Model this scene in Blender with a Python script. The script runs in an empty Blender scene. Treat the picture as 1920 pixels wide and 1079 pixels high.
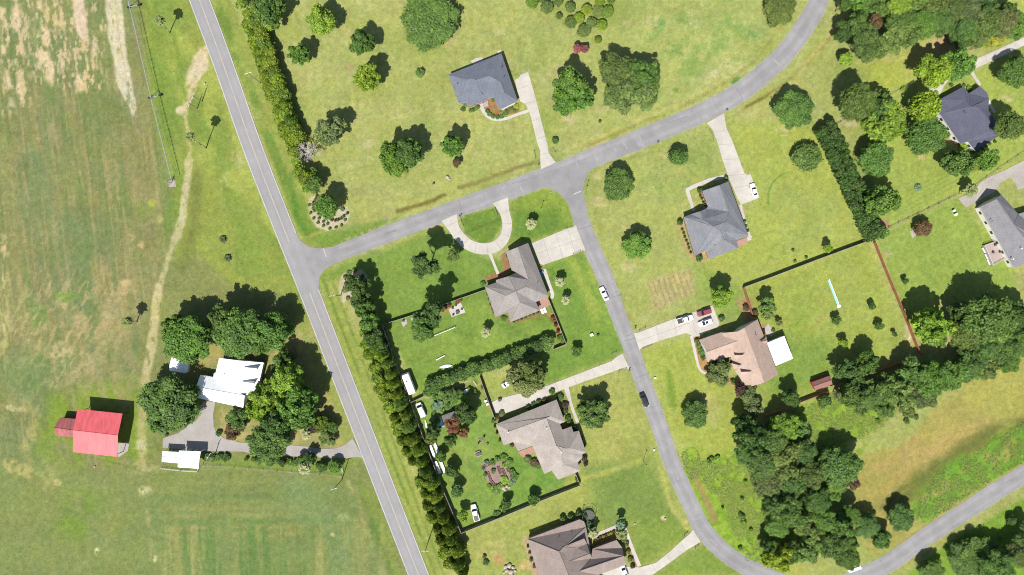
import bpy, bmesh, math, random
import numpy as np
from mathutils import Vector, Matrix, noise as mnoise
R = math.radians
random.seed(7); rng = np.random.default_rng(11)
S = 0.18          # metres per photo pixel at ground level
H = 230.0         # camera height
EL = 55.0         # sun elevation
AZ = (-0.31, -0.95)   # horizontal direction towards the sun
scene = bpy.context.scene

# ------------------------------------------------------------------ camera, sky, sun, exposure
cam_d = bpy.data.cameras.new('camera'); cam = bpy.data.objects.new('camera', cam_d)
scene.collection.objects.link(cam); scene.camera = cam
cam.location = (0, 0, H); cam.rotation_euler = (0, 0, 0)
cam_d.sensor_width = 36.0; cam_d.lens = 36.0 * H / (1920 * S); cam_d.clip_end = 6000
w = bpy.data.worlds.new('World'); scene.world = w; w.use_nodes = True
nt = w.node_tree; bg = nt.nodes['Background']
sky = nt.nodes.new('ShaderNodeTexSky'); sky.sky_type = 'NISHITA'; sky.sun_disc = False
sky.sun_elevation = R(EL); sky.sun_rotation = math.atan2(AZ[0], AZ[1])
nt.links.new(sky.outputs[0], bg.inputs[0]); bg.inputs[1].default_value = 0.078
sd = bpy.data.lights.new('sun', 'SUN'); sd.energy = 4.35; sd.angle = R(0.53); sd.color = (1.0, 0.955, 0.88)
sun = bpy.data.objects.new('sun', sd); scene.collection.objects.link(sun)
an = math.hypot(*AZ); ce = math.cos(R(EL))
sdir = Vector((AZ[0] / an * ce, AZ[1] / an * ce, math.sin(R(EL))))
sun.rotation_euler = sdir.to_track_quat('Z', 'Y').to_euler()
sun.location = (0, 0, 120)
scene.view_settings.view_transform = 'Standard'; scene.view_settings.look = 'None'
scene.view_settings.gamma = 1.0; scene.view_settings.exposure = 0.72
KK = 2.15
scene.cycles.filter_width = 1.05

# ------------------------------------------------------------------ helpers
def lin(c):
    c = c / 255.0
    return c / 12.92 if c <= 0.04045 else ((c + 0.055) / 1.055) ** 2.4
def D(r, g, b, f=1.0):
    """photo colour of a sunlit level surface -> its own base colour"""
    return tuple(min(0.85, lin(v) / KK * f) for v in (r, g, b))
def P(px, py, z=0.0):
    k = S * (1 - z / H)
    return Vector(((px - 960) * k, (539.5 - py) * k, z))
def link(o, parent=None):
    scene.collection.objects.link(o)
    if parent: o.parent = parent
    return o
def tag(o, label=None, cat=None, group=None, kind=None):
    if label: o['label'] = label
    if cat: o['category'] = cat
    if group: o['group'] = group
    if kind: o['kind'] = kind
    return o
def empty(name, loc=(0, 0, 0), rz=0.0, label=None, cat=None, group=None):
    o = bpy.data.objects.new(name, None); o.empty_display_size = 0.3
    o.location = loc; o.rotation_euler = (0, 0, rz); link(o)
    return tag(o, label, cat, group)
def copy_tree(o, parent=None):
    c = o.copy(); link(c, parent)
    for ch in o.children: copy_tree(ch, c)
    return c

class MB:
    def __init__(s): s.v = []; s.f = []; s.m = []
    def add(s, vs, fs, mi=0):
        n = len(s.v); s.v += [tuple(v) for v in vs]
        for f in fs: s.f.append([i + n for i in f]); s.m.append(mi)
    def box(s, x0, x1, y0, y1, z0, z1, mi=0, M=None, taper=1.0):
        cx, cy = (x0 + x1) / 2, (y0 + y1) / 2
        vs = [Vector((x, y, z0)) for x, y in ((x0, y0), (x1, y0), (x1, y1), (x0, y1))]
        vs += [Vector((cx + (x - cx) * taper, cy + (y - cy) * taper, z1)) for x, y in ((x0, y0), (x1, y0), (x1, y1), (x0, y1))]
        if M is not None: vs = [M @ v for v in vs]
        s.add(vs, [(3, 2, 1, 0), (4, 5, 6, 7), (0, 1, 5, 4), (1, 2, 6, 5), (2, 3, 7, 6), (3, 0, 4, 7)], mi)
    def tube(s, a, b, r0, r1=None, n=7, mi=0, cap=True):
        a = Vector(a); b = Vector(b); r1 = r0 if r1 is None else r1
        d = (b - a); q = d.to_track_quat('Z', 'Y') if d.length > 1e-6 else Matrix.Identity(3).to_quaternion()
        vs = []
        for c, r in ((a, r0), (b, r1)):
            for i in range(n):
                t = 2 * math.pi * i / n
                vs.append(c + q @ Vector((math.cos(t) * r, math.sin(t) * r, 0)))
        fs = [(i, (i + 1) % n, n + (i + 1) % n, n + i) for i in range(n)]
        if cap: fs += [tuple(range(n - 1, -1, -1)), tuple(range(n, 2 * n))]
        s.add(vs, fs, mi)
    def path(s, pts, rads, n=6, mi=0):
        for i in range(len(pts) - 1): s.tube(pts[i], pts[i + 1], rads[i], rads[i + 1], n, mi)
    def loft(s, rings, mi=0, cap=True):
        n = len(rings[0]); vs = [p for r in rings for p in r]; fs = []
        for k in range(len(rings) - 1):
            for i in range(n):
                j = (i + 1) % n; fs.append((k * n + i, k * n + j, (k + 1) * n + j, (k + 1) * n + i))
        if cap: fs += [tuple(range(n - 1, -1, -1)), tuple(range((len(rings) - 1) * n, len(rings) * n))]
        s.add(vs, fs, mi)
    def blob(s, c, rx, ry, rz, mi=0, seg=10, rings=6, jit=0.0):
        c = Vector(c); vs = [c + Vector((0, 0, -rz))]
        for k in range(1, rings):
            ph = -math.pi / 2 + math.pi * k / rings
            for i in range(seg):
                t = 2 * math.pi * i / seg; j = 1 + random.uniform(-jit, jit)
                vs.append(c + Vector((math.cos(t) * math.cos(ph) * rx * j, math.sin(t) * math.cos(ph) * ry * j, math.sin(ph) * rz * j)))
        vs.append(c + Vector((0, 0, rz))); L = len(vs) - 1; fs = []
        for i in range(seg): fs.append((0, 1 + (i + 1) % seg, 1 + i))
        for k in range(rings - 2):
            for i in range(seg):
                a = 1 + k * seg + i; b = 1 + k * seg + (i + 1) % seg; fs.append((a, b, b + seg, a + seg))
        o = 1 + (rings - 2) * seg
        for i in range(seg): fs.append((o + i, o + (i + 1) % seg, L))
        s.add(vs, fs, mi)
    def mesh(s, name, mats, smooth=False):
        me = bpy.data.meshes.new(name); me.from_pydata(s.v, [], s.f)
        for m in (mats if isinstance(mats, (list, tuple)) else [mats]): me.materials.append(m)
        me.polygons.foreach_set('material_index', s.m)
        if smooth: me.polygons.foreach_set('use_smooth', [True] * len(s.f))
        me.update(); return me
    def build(s, name, mats, parent=None, smooth=False, loc=None, rz=0, bevel=0):
        o = bpy.data.objects.new(name, s.mesh(name, mats, smooth)); link(o, parent)
        if loc is not None: o.location = loc
        o.rotation_euler = (0, 0, rz)
        if bevel:
            b = o.modifiers.new('bevel', 'BEVEL'); b.width = bevel; b.segments = 2; b.limit_method = 'ANGLE'
        return o

# ------------------------------------------------------------------ materials
def N(nt, t, **kw):
    n = nt.nodes.new(t)
    for k, v in kw.items(): setattr(n, k, v)
    return n
def newmat(name):
    m = bpy.data.materials.new(name); m.use_nodes = True
    b = m.node_tree.nodes['Principled BSDF']; return m, m.node_tree, b
def noise_fac(nt, scale, detail=3.0, rough=0.6, coord='Object', sc=(1, 1, 1)):
    tc = N(nt, 'ShaderNodeTexCoord'); mp = N(nt, 'ShaderNodeMapping'); mp.inputs['Scale'].default_value = sc
    no = N(nt, 'ShaderNodeTexNoise'); no.inputs['Scale'].default_value = scale
    no.inputs['Detail'].default_value = detail; no.inputs['Roughness'].default_value = rough
    nt.links.new(tc.outputs[coord], mp.inputs[0]); nt.links.new(mp.outputs[0], no.inputs['Vector']); return no.outputs['Fac']
def rng_map(nt, fac, a, b, f0=0.3, f1=0.7):
    mr = N(nt, 'ShaderNodeMapRange'); mr.inputs[1].default_value = f0; mr.inputs[2].default_value = f1
    mr.inputs[3].default_value = a; mr.inputs[4].default_value = b; nt.links.new(fac, mr.inputs[0]); return mr.outputs[0]
def mul(nt, a, b):
    m = N(nt, 'ShaderNodeMath', operation='MULTIPLY'); nt.links.new(a, m.inputs[0]); nt.links.new(b, m.inputs[1]); return m.outputs[0]
def scale_col(nt, col, fac):
    v = N(nt, 'ShaderNodeVectorMath', operation='SCALE')
    if isinstance(col, tuple): v.inputs[0].default_value = col[:3]
    else: nt.links.new(col, v.inputs[0])
    nt.links.new(fac, v.inputs['Scale']); return v.outputs[0]
def plain(name, col, rough=0.6, metal=0.0, var=0.12, scale=3.0, spec=0.4, sc=(1, 1, 1)):
    m, nt, b = newmat(name)
    f = rng_map(nt, noise_fac(nt, scale, 3, 0.6, 'Object', sc), 1 - var, 1 + var)
    nt.links.new(scale_col(nt, tuple(col), f), b.inputs['Base Color'])
    b.inputs['Roughness'].default_value = rough; b.inputs['Metallic'].default_value = metal
    b.inputs['Specular IOR Level'].default_value = spec
    return m
def speckle(name, col, var=0.25, s1=1.6, s2=0.25, var2=0.12, rough=0.9, s3=None, var3=0.0, sc=(1, 1, 1)):
    m, nt, b = newmat(name)
    f = rng_map(nt, noise_fac(nt, s1, 2, 0.7, 'Object', sc), 1 - var, 1 + var)
    f = mul(nt, f, rng_map(nt, noise_fac(nt, s2, 4, 0.6), 1 - var2, 1 + var2))
    if s3: f = mul(nt, f, rng_map(nt, noise_fac(nt, s3, 2, 0.5), 1 - var3, 1 + var3, 0.35, 0.65))
    nt.links.new(scale_col(nt, tuple(col), f), b.inputs['Base Color'])
    b.inputs['Roughness'].default_value = rough; b.inputs['Specular IOR Level'].default_value = 0.2
    bp = N(nt, 'ShaderNodeBump'); bp.inputs['Strength'].default_value = 0.35; bp.inputs['Distance'].default_value = 0.03
    nt.links.new(f, bp.inputs['Height']); nt.links.new(bp.outputs[0], b.inputs['Normal'])
    return m
def ribbed(name, col, angle, period=0.5, var=0.1, rough=0.45, streak=0.12, metal=0.0):
    """sheet-metal roof with raised seams running at a world angle"""
    m, nt, b = newmat(name)
    tc = N(nt, 'ShaderNodeTexCoord'); mp = N(nt, 'ShaderNodeMapping'); mp.inputs['Rotation'].default_value = (0, 0, -angle)
    nt.links.new(tc.outputs['Object'], mp.inputs[0])
    wv = N(nt, 'ShaderNodeTexWave', wave_type='BANDS', bands_direction='X', wave_profile='SAW')
    wv.inputs['Scale'].default_value = 0.314 / period; wv.inputs['Distortion'].default_value = 0
    nt.links.new(mp.outputs[0], wv.inputs['Vector'])
    rb = rng_map(nt, wv.outputs['Fac'], 1 + var, 1 - var, 0.80, 0.95)
    mp2 = N(nt, 'ShaderNodeMapping'); mp2.inputs['Rotation'].default_value = (0, 0, -angle); mp2.inputs['Scale'].default_value = (1.0, 0.12, 1)
    nt.links.new(tc.outputs['Object'], mp2.inputs[0])
    no = N(nt, 'ShaderNodeTexNoise'); no.inputs['Scale'].default_value = 1.0; no.inputs['Detail'].default_value = 4
    nt.links.new(mp2.outputs[0], no.inputs['Vector'])
    f = mul(nt, rb, rng_map(nt, no.outputs['Fac'], 1 - streak, 1 + streak))
    nt.links.new(scale_col(nt, tuple(col), f), b.inputs['Base Color'])
    b.inputs['Roughness'].default_value = rough; b.inputs['Metallic'].default_value = metal
    return m

def leaf_mat(name):
    m, nt, b = newmat(name)
    oi = N(nt, 'ShaderNodeObjectInfo'); at = N(nt, 'ShaderNodeAttribute'); at.attribute_name = 'tint'
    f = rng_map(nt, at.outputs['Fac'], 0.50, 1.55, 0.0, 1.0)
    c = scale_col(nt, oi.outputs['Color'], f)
    # brighter leaves are a little yellower
    mx = N(nt, 'ShaderNodeMix', data_type='RGBA', blend_type='MULTIPLY')
    mx.inputs[7].default_value = (1.18, 1.02, 0.70, 1)
    nt.links.new(rng_map(nt, at.outputs['Fac'], 0, 1, 0.4, 1.0), mx.inputs[0]); nt.links.new(c, mx.inputs[6])
    nt.links.new(mx.outputs[2], b.inputs['Base Color'])
    b.inputs['Roughness'].default_value = 0.6; b.inputs['Specular IOR Level'].default_value = 0.25
    tr = N(nt, 'ShaderNodeBsdfTranslucent'); nt.links.new(mx.outputs[2], tr.inputs[0])
    ms = N(nt, 'ShaderNodeMixShader'); ms.inputs[0].default_value = 0.28
    out = [n for n in nt.nodes if n.type == 'OUTPUT_MATERIAL'][0]
    nt.links.new(b.outputs[0], ms.inputs[1]); nt.links.new(tr.outputs[0], ms.inputs[2]); nt.links.new(ms.outputs[0], out.inputs[0])
    return m
LEAF = leaf_mat('leaves')
BARK = speckle('bark', (0.13, 0.10, 0.075), 0.3, 6, 1, 0.2)
BAREBARK = speckle('weathered_bark', (0.42, 0.38, 0.36), 0.2, 4, 1, 0.15)
PALMBARK = speckle('palm_bark', (0.30, 0.26, 0.20), 0.25, 5, 1, 0.15)
WHITE = plain('white_paint', (0.78, 0.78, 0.77), 0.5, 0, 0.05)
TRIM = plain('trim', (0.62, 0.61, 0.58), 0.6, 0, 0.06)
GLASS = plain('window_glass', (0.03, 0.04, 0.05), 0.08, 0, 0.1, spec=0.6)
CARGLASS = plain('tinted_glass', (0.015, 0.018, 0.022), 0.05, 0, 0.05, spec=0.6)
RUBBER = plain('rubber', (0.025, 0.025, 0.025), 0.8)
STEEL = plain('galvanised_steel', (0.55, 0.56, 0.57), 0.45, 0.6)
WOODGREY = speckle('weathered_wood', (0.27, 0.235, 0.20), 0.2, 3, 0.6, 0.15)
WOODRED = speckle('stained_wood', (0.27, 0.11, 0.065), 0.2, 3, 0.6, 0.15)
BRICKW = speckle('brick_wall', (0.30, 0.17, 0.12), 0.2, 4, 0.6, 0.1)
SIDING = speckle('siding', (0.62, 0.60, 0.56), 0.06, 3, 0.6, 0.05)
DARKM = plain('dark_metal', (0.05, 0.05, 0.05), 0.5)
CHROME = plain('chrome', (0.6, 0.6, 0.62), 0.25, 0.9)
LAMPG = plain('lamp_glass', (0.75, 0.75, 0.72), 0.15)
REDL = plain('red_lens', (0.4, 0.02, 0.02), 0.2)

# ------------------------------------------------------------------ smooth curves
def smooth(pts, step=6.0):
    p = [np.array(q, float) for q in pts]
    p = [2 * p[0] - p[1]] + p + [2 * p[-1] - p[-2]]; out = []
    for i in range(1, len(p) - 2):
        n = max(2, int(np.linalg.norm(p[i + 1] - p[i]) / step))
        for k in range(n):
            t = k / n
            out.append(0.5 * ((2 * p[i]) + (-p[i - 1] + p[i + 1]) * t + (2 * p[i - 1] - 5 * p[i] + 4 * p[i + 1] - p[i + 2]) * t * t
                              + (-p[i - 1] + 3 * p[i] - 3 * p[i + 1] + p[i + 2]) * t ** 3))
    out.append(p[-2]); return np.array(out)
def resample(pts, n):
    pts = np.array(pts, float); d = np.r_[0, np.cumsum(np.linalg.norm(np.diff(pts, axis=0), axis=1))]
    t = np.linspace(0, d[-1], n); return np.c_[np.interp(t, d, pts[:, 0]), np.interp(t, d, pts[:, 1])]
#MARK1
GF = 1.05; GSAT = 0.93
# ------------------------------------------------------------------ the ground: one sheet, its colours laid out where grass, bare soil and sand really lie, plus a painted cable shadow
STEP = 2.4
gx = np.arange(-230, 2150 + STEP, STEP); gy = np.arange(-230, 1310 + STEP, STEP)
far = np.array([60, 200, 700, 2500, 9000, 20000.0])
gx = np.r_[(-230 - far)[::-1], gx, gx[-1] + far]; gy = np.r_[(-230 - far)[::-1], gy, gy[-1] + far]
GX, GY = np.meshgrid(gx, gy)
def vnoise(x, y, seed):
    r = np.random.default_rng(seed); T = r.random((256, 256)).astype(np.float32)
    xi = np.floor(x).astype(int); yi = np.floor(y).astype(int); fx = x - xi; fy = y - yi
    fx = fx * fx * (3 - 2 * fx); fy = fy * fy * (3 - 2 * fy)
    a = T[yi & 255, xi & 255]; b = T[yi & 255, (xi + 1) & 255]; c = T[(yi + 1) & 255, xi & 255]; d = T[(yi + 1) & 255, (xi + 1) & 255]
    return (a * (1 - fx) + b * fx) * (1 - fy) + (c * (1 - fx) + d * fx) * fy
def fbm(px, py, size, seed, octv=4, ang=0.0, stretch=1.0):
    """noise in 0..1; size in photo pixels; stretched along ang (degrees from the +x axis, y down)"""
    a = R(ang); u = (px * math.cos(a) + py * math.sin(a)) / (size * stretch); v = (-px * math.sin(a) + py * math.cos(a)) / size
    s = 0; amp = 1; tot = 0
    for k in range(octv):
        s = s + amp * vnoise(u * 2 ** k + 17.3 * k, v * 2 ** k + 9.1 * k, seed + k); tot += amp; amp *= 0.55
    return s / tot
def sstep(a, b, x):
    t = np.clip((x - a) / (b - a), 0, 1); return t * t * (3 - 2 * t)
COL = np.zeros(GX.shape + (3,), np.float32)
def base(c): COL[:] = c
def mixc(mask, c, sl=None):
    C = COL if sl is None else COL[sl]
    m = mask[..., None]; C += (np.array(c, np.float32) - C) * m
def win(x0, y0, x1, y1, pad):
    i0, i1 = np.searchsorted(gx, [x0 - pad, x1 + pad]); j0, j1 = np.searchsorted(gy, [y0 - pad, y1 + pad])
    return (slice(max(j0, 0), j1 + 1), slice(max(i0, 0), i1 + 1))
def wob(X, Y, amt, seed, size=22):
    if amt <= 0: return X, Y
    return X + (fbm(X, Y, size, seed, 3) - 0.5) * 2 * amt, Y + (fbm(X, Y, size, seed + 50, 3) - 0.5) * 2 * amt
def segdist(X, Y, pts):
    d = np.full(X.shape, 1e9, np.float32)
    for (ax, ay), (bx, by) in zip(pts[:-1], pts[1:]):
        vx, vy = bx - ax, by - ay; L = max(vx * vx + vy * vy, 1e-6)
        t = np.clip(((X - ax) * vx + (Y - ay) * vy) / L, 0, 1)
        d = np.minimum(d, np.hypot(X - ax - t * vx, Y - ay - t * vy))
    return d
def inpoly(X, Y, pts):
    ins = np.zeros(X.shape, bool); n = len(pts)
    for i in range(n):
        x0, y0 = pts[i]; x1, y1 = pts[(i + 1) % n]
        if y0 == y1: continue
        c = ((y0 > Y) != (y1 > Y)) & (X < (x1 - x0) * (Y - y0) / (y1 - y0) + x0); ins ^= c
    return ins
SEED = [100]
def area(pts, c, soft=8, op=1.0, wobble=4, tex=None):
    """polygon patch with a soft, uneven rim; tex=(size,lo,hi,ang,stretch) breaks it up"""
    SEED[0] += 7; xs = [p[0] for p in pts]; ys = [p[1] for p in pts]
    sl = win(min(xs), min(ys), max(xs), max(ys), soft * 2 + wobble * 2); X0, Y0 = GX[sl], GY[sl]
    X, Y = wob(X0, Y0, wobble, SEED[0])
    d = segdist(X, Y, list(pts) + [pts[0]]); d = np.where(inpoly(X, Y, pts), d, -d)
    m = sstep(-soft, soft, d) * op
    if tex: m = m * sstep(tex[1], tex[2], fbm(X0, Y0, tex[0], SEED[0] + 3, 4, tex[3], tex[4]))
    mixc(m, c, sl)
def line(pts, c, width, soft=4, op=1.0, wobble=2, tex=None, cat=True):
    SEED[0] += 7; q = smooth(pts, 12) if cat else np.array(pts, float)
    sl = win(q[:, 0].min(), q[:, 1].min(), q[:, 0].max(), q[:, 1].max(), width + soft * 2 + wobble * 2); X0, Y0 = GX[sl], GY[sl]
    X, Y = wob(X0, Y0, wobble, SEED[0], 14); d = segdist(X, Y, q)
    m = (1 - sstep(width / 2 - soft / 2, width / 2 + soft / 2, d)) * op
    if tex: m = m * sstep(tex[1], tex[2], fbm(X0, Y0, tex[0], SEED[0] + 3, 4, tex[3], tex[4]))
    mixc(m, c, sl)
def spot(x, y, rx, ry, c, op=1.0, tex=True, ang=0):
    SEED[0] += 7; r = max(rx, ry); sl = win(x - r, y - r, x + r, y + r, r); X0, Y0 = GX[sl], GY[sl]
    X, Y = wob(X0, Y0, r * 0.25, SEED[0], max(8, r * 0.6)); a = R(ang)
    u = ((X - x) * math.cos(a) + (Y - y) * math.sin(a)) / rx; v = (-(X - x) * math.sin(a) + (Y - y) * math.cos(a)) / ry
    m = (1 - sstep(0.45, 1.15, np.hypot(u, v))) * op
    if tex: m = m * sstep(0.25, 0.6, fbm(X0, Y0, 7, SEED[0] + 3, 3))
    mixc(m, c, sl)

ROADX = lambda y: 374 + (y) * 0.381          # centre line of the main road
# base lawn
base((176, 179, 104))
mixc(sstep(0.35, 0.7, fbm(GX, GY, 120, 1)) * 0.55, (190, 187, 120))
mixc(sstep(0.50, 0.75, fbm(GX, GY, 90, 5)) * 0.55, (150, 168, 84))
mixc(sstep(0.55, 0.8, fbm(GX, GY, 30, 9)) * 0.45, (200, 196, 132))
# far field on the left of the main road
FIELD = [(-300, -300), (330, -300), (360, 0), (430, 170), (520, 400), (600, 600), (700, 850), (830, 1180), (860, 1400), (-300, 1400)]
area(FIELD, (148, 150, 92), 6, 1, 3)
LF = [(-300, -300), (235, -300), (245, 0), (280, 177), (322, 345), (320, 470), (262, 600), (258, 720), (262, 900), (300, 1400), (-300, 1400)]
area(LF, (153, 152, 98), 10, 1, 8)
area(LF, (162, 147, 104), 10, 0.7, 8, (16, 0.36, 0.68, 81, 9))
area(LF, (124, 145, 86), 10, 0.6, 8, (20, 0.46, 0.74, 80, 7))
area(LF, (125, 143, 98), 10, 0.65, 8, (60, 0.45, 0.68, 80, 2))
area(LF, (180, 162, 118), 10, 0.7, 8, (5, 0.52, 0.72, 82, 18))
area(LF, (118, 130, 80), 10, 0.40, 8, (4, 0.54, 0.74, 83, 20))
area([(0, 0), (240, 0), (275, 200), (200, 260), (0, 220)], (128, 142, 86), 30, 0.5, 10, (50, 0.4, 0.6, 80, 2))
# lower field
area([(-300, 850), (120, 860), (260, 880), (640, 890), (700, 960), (820, 1400), (-300, 1400)], (142, 153, 90), 26, 0.8, 10)
area([(250, 930), (640, 905), (690, 1000), (770, 1400), (290, 1400)], (138, 152, 92), 22, 0.7, 10)
for y, op, c in ((952, .6, (160, 156, 98)), (966, .5, (170, 164, 104)), (977, .45, (112, 138, 78)), (990, .6, (182, 164, 104)), (1002, .45, (176, 162, 100)), (930, .35, (112, 136, 84)), (905, .3, (168, 164, 104))):
    line([(300, y + 4), (400, y), (520, y), (640, y - 8)], c, 9, 8, op, 3, (10, .3, .6, 0, 6))
area([(300, 985), (740, 975), (790, 1400), (300, 1400)], (178, 170, 108), 16, 0.6, 8, (17, 0.45, 0.70, 88, 20))
area([(300, 985), (740, 975), (790, 1400), (300, 1400)], (104, 138, 74), 14, 0.6, 8, (15, 0.52, 0.66, 88, 20))
area([(520, 900), (680, 900), (740, 1079), (600, 1079)], (132, 154, 106), 30, 0.5, 12, (30, 0.35, 0.6, 70, 3))
area([(130, 930), (210, 930), (160, 1010), (90, 1000)], (128, 158, 62), 26, 0.7, 12, (25, 0.3, 0.6, 80, 2))
line([(655, 905), (672, 950), (690, 1000), (712, 1060), (730, 1120)], (190, 174, 118), 7, 8, 0.8, 4, (9, .35, .6, 70, 4))
line([(672, 900), (700, 985), (735, 1079)], (112, 136, 64), 9, 8, 0.5, 3)
# verge between field, pivot and road
area([(245, -300), (340, -300), (367, 0), (440, 190), (560, 500), (640, 700), (560, 560), (430, 530), (370, 470), (330, 500), (325, 345), (282, 177)], (160, 168, 82), 10, 1, 5)
area([(245, -300), (365, -300), (372, 0), (450, 210), (565, 510), (430, 530), (330, 500), (325, 345), (282, 177)], (132, 158, 72), 12, 0.5, 6, (46, 0.48, 0.66, 75, 3))
area([(262, 0), (300, 0), (340, 300), (345, 400), (300, 470), (318, 345), (282, 177)], (124, 152, 68), 16, 0.65, 8, (40, 0.3, 0.55, 80, 3))
area([(280, 0), (360, 0), (400, 120), (560, 480), (520, 500), (380, 320)], (186, 190, 96), 12, 0.75, 8, (34, 0.45, 0.62, 70, 2))
line([(368, 330), (362, 430), (340, 500)], (120, 122, 70), 22, 20, 0.5, 5)
area([(250, 700), (290, 840), (260, 870), (140, 870), (70, 850), (90, 740), (170, 720)], (142, 166, 62), 20, 0.9, 12, (30, 0.2, 0.5, 80, 2))
# bright sand strips and bare patches of the field
SAND = (226, 208, 184)
area([(191, -40), (225, -40), (238, 110), (260, 218), (248, 216), (232, 184), (217, 150), (205, 80)], (228, 210, 188), 3, .95, 3, (6, 0.16, 0.42, 82, 4))
line([(216, 0), (226, 90), (243, 180), (251, 212)], (150, 138, 104), 1.6, 2, 0.55, 1, (5, .3, .6, 80, 3))
area([(129, -40), (155, -40), (162, 45), (169, 82), (156, 78), (143, 60), (136, 20)], (234, 204, 178), 3, 1, 3, (7, 0.08, 0.3, 80, 3))
for q in ([(20, 20), (36, 10), (38, 50), (30, 60)], [(70, 2), (82, 0), (80, 18), (70, 14)], [(75, 32), (84, 40), (94, 75), (88, 90), (76, 80)],
          [(60, 100), (92, 96), (104, 130), (100, 160), (88, 150), (72, 125)], [(34, 130), (40, 130), (47, 180), (40, 200), (32, 165)], [(0, 88), (10, 90), (10, 104), (0, 104)],
          [(20, 180), (30, 200), (18, 200)], [(140, 92), (150, 90), (146, 104)], [(0, 15), (10, 16), (8, 34), (0, 34)], [(36, 60), (42, 70), (48, 110), (42, 120), (38, 90)],
          [(108, 110), (120, 118), (118, 140), (108, 130)], [(140, 140), (152, 140), (160, 170), (145, 175)], [(170, 78), (180, 80), (182, 130), (174, 120)], [(10, 128), (16, 132), (24, 165), (14, 168)]):
    area(q, (234, 202, 172), 5, 1, 5, (5, 0.26, 0.46, 82, 3))
area([(60, 60), (190, 60), (195, 175), (60, 175)], (226, 196, 160), 14, 0.9, 6, (5, 0.53, 0.64, 80, 3))
area([(0, 20), (60, 20), (60, 220), (0, 220)], (226, 196, 160), 14, 0.85, 6, (6, 0.54, 0.66, 82, 4))
area([(0, 0), (190, 0), (200, 60), (0, 60)], (226, 196, 160), 10, 0.85, 6, (5, 0.55, 0.66, 82, 4))
area([(60, 500), (260, 520), (240, 640), (120, 740), (0, 760), (0, 600)], (196, 176, 130), 24, 0.7, 10, (6, 0.53, 0.68, 120, 3))
# farm track
TR = (204, 190, 150)
area([(373, 92), (388, 85), (394, 128), (380, 140), (366, 158), (352, 160), (346, 165), (348, 140), (360, 118)], (232, 208, 178), 4, 1, 3, (8, 0.1, 0.35, 0, 1))
line([(362, 160), (352, 190), (340, 205)], (222, 198, 158), 13, 7, 0.95, 4, (7, .25, .5, 0, 1))
line([(338, 207), (346, 208)], (236, 212, 178), 16, 6, 1, 3)
line([(346, 212), (352, 240), (355, 280), (350, 345)], (208, 196, 138), 7, 5, 0.9, 2, (6, .22, .45, 85, 3))
line([(354, 300), (350, 340), (346, 380), (340, 420), (328, 450)], (212, 196, 156), 14, 6, 1.0, 3, (5, .22, .45, 85, 2))
line([(330, 440), (318, 480), (305, 520), (298, 545)], (204, 190, 138), 11, 7, 0.9, 3, (6, .22, .45, 80, 2))
line([(298, 540), (290, 590), (285, 640), (278, 680), (272, 716)], (212, 194, 150), 17, 7, 0.95, 3, (7, .2, .42, 82, 3))
line([(270, 715), (266, 790), (266, 860), (268, 880)], (196, 182, 130), 17, 11, 0.85, 4, (9, .25, .5, 85, 3))
spot(266, 838, 14, 16, (216, 204, 166)); spot(272, 922, 16, 12, (212, 204, 160)); spot(272, 880, 40, 14, (182, 174, 120), .7)
line([(275, 900), (276, 960), (284, 1010), (288, 1090)], (184, 172, 116), 9, 8, 0.7, 3, (8, .35, .6, 86, 4))
spot(181, 1034, 5, 8, (236, 216, 170)); spot(292, 1048, 4, 8, (238, 214, 170)); spot(108, 905, 9, 7, (222, 196, 140)); spot(625, 1003, 6, 5, (222, 208, 150)); spot(645, 970, 12, 9, (182, 190, 140), .8)
line([(240, 545), (205, 590), (185, 640), (160, 690), (100, 720)], (184, 168, 126), 22, 20, 0.7, 8, (12, .35, .6, 130, 3))
spot(112, 660, 30, 26, (200, 178, 134), 1, ang=20); spot(150, 610, 20, 26, (196, 172, 128), .9); spot(210, 560, 26, 14, (200, 172, 132), .9, ang=-50); spot(190, 620, 40, 12, (196, 170, 128), .9, ang=-45)
spot(230, 545, 30, 12, (196, 172, 130), .9, ang=-40)
line([(60, 760), (60, 850), (90, 900)], (192, 180, 116), 34, 26, 0.6, 8, (14, .35, .6, 80, 2)); spot(28, 767, 26, 8, (206, 192, 150)); spot(20, 872, 20, 16, (206, 188, 130)); spot(48, 885, 26, 16, (194, 182, 116))
spot(265, 462, 9, 12, (216, 184, 142)); spot(244, 445, 10, 8, (200, 170, 128)); spot(300, 412, 8, 8, (196, 182, 112), .8); spot(234, 530, 12, 8, (216, 188, 146)); spot(285, 380, 8, 9, (196, 200, 76), .9)
area([(0, 440), (18, 440), (16, 700), (0, 700)], (208, 196, 132), 8, 0.85, 5, (5, .45, .62, 85, 3)); spot(8, 470, 8, 12, (220, 194, 146))
area([(225, 540), (245, 600), (262, 760), (230, 800), (150, 740), (170, 660)], (176, 160, 112), 24, 0.65, 10, (14, .3, .6, 70, 2))
line([(170, 858), (230, 872), (290, 890), (350, 880)], (120, 140, 60), 3, 3, 0.6, 1)  # shadow of an overhead cable, painted into the turf colour; no cable is built
spot(70, 590, 20, 30, (116, 152, 76), .7); spot(120, 560, 10, 30, (112, 158, 56), .8, ang=80); spot(270, 395, 22, 26, (124, 155, 74), .6, True); spot(322, 330, 34, 30, (124, 156, 70), .6, True)
spot(40, 700, 60, 60, (120, 146, 90), .6, False)
for q in ((419, 340), (442, 295), (452, 300), (500, 590)): spot(q[0], q[1], 12, 18, (198, 190, 132), .7)
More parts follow.
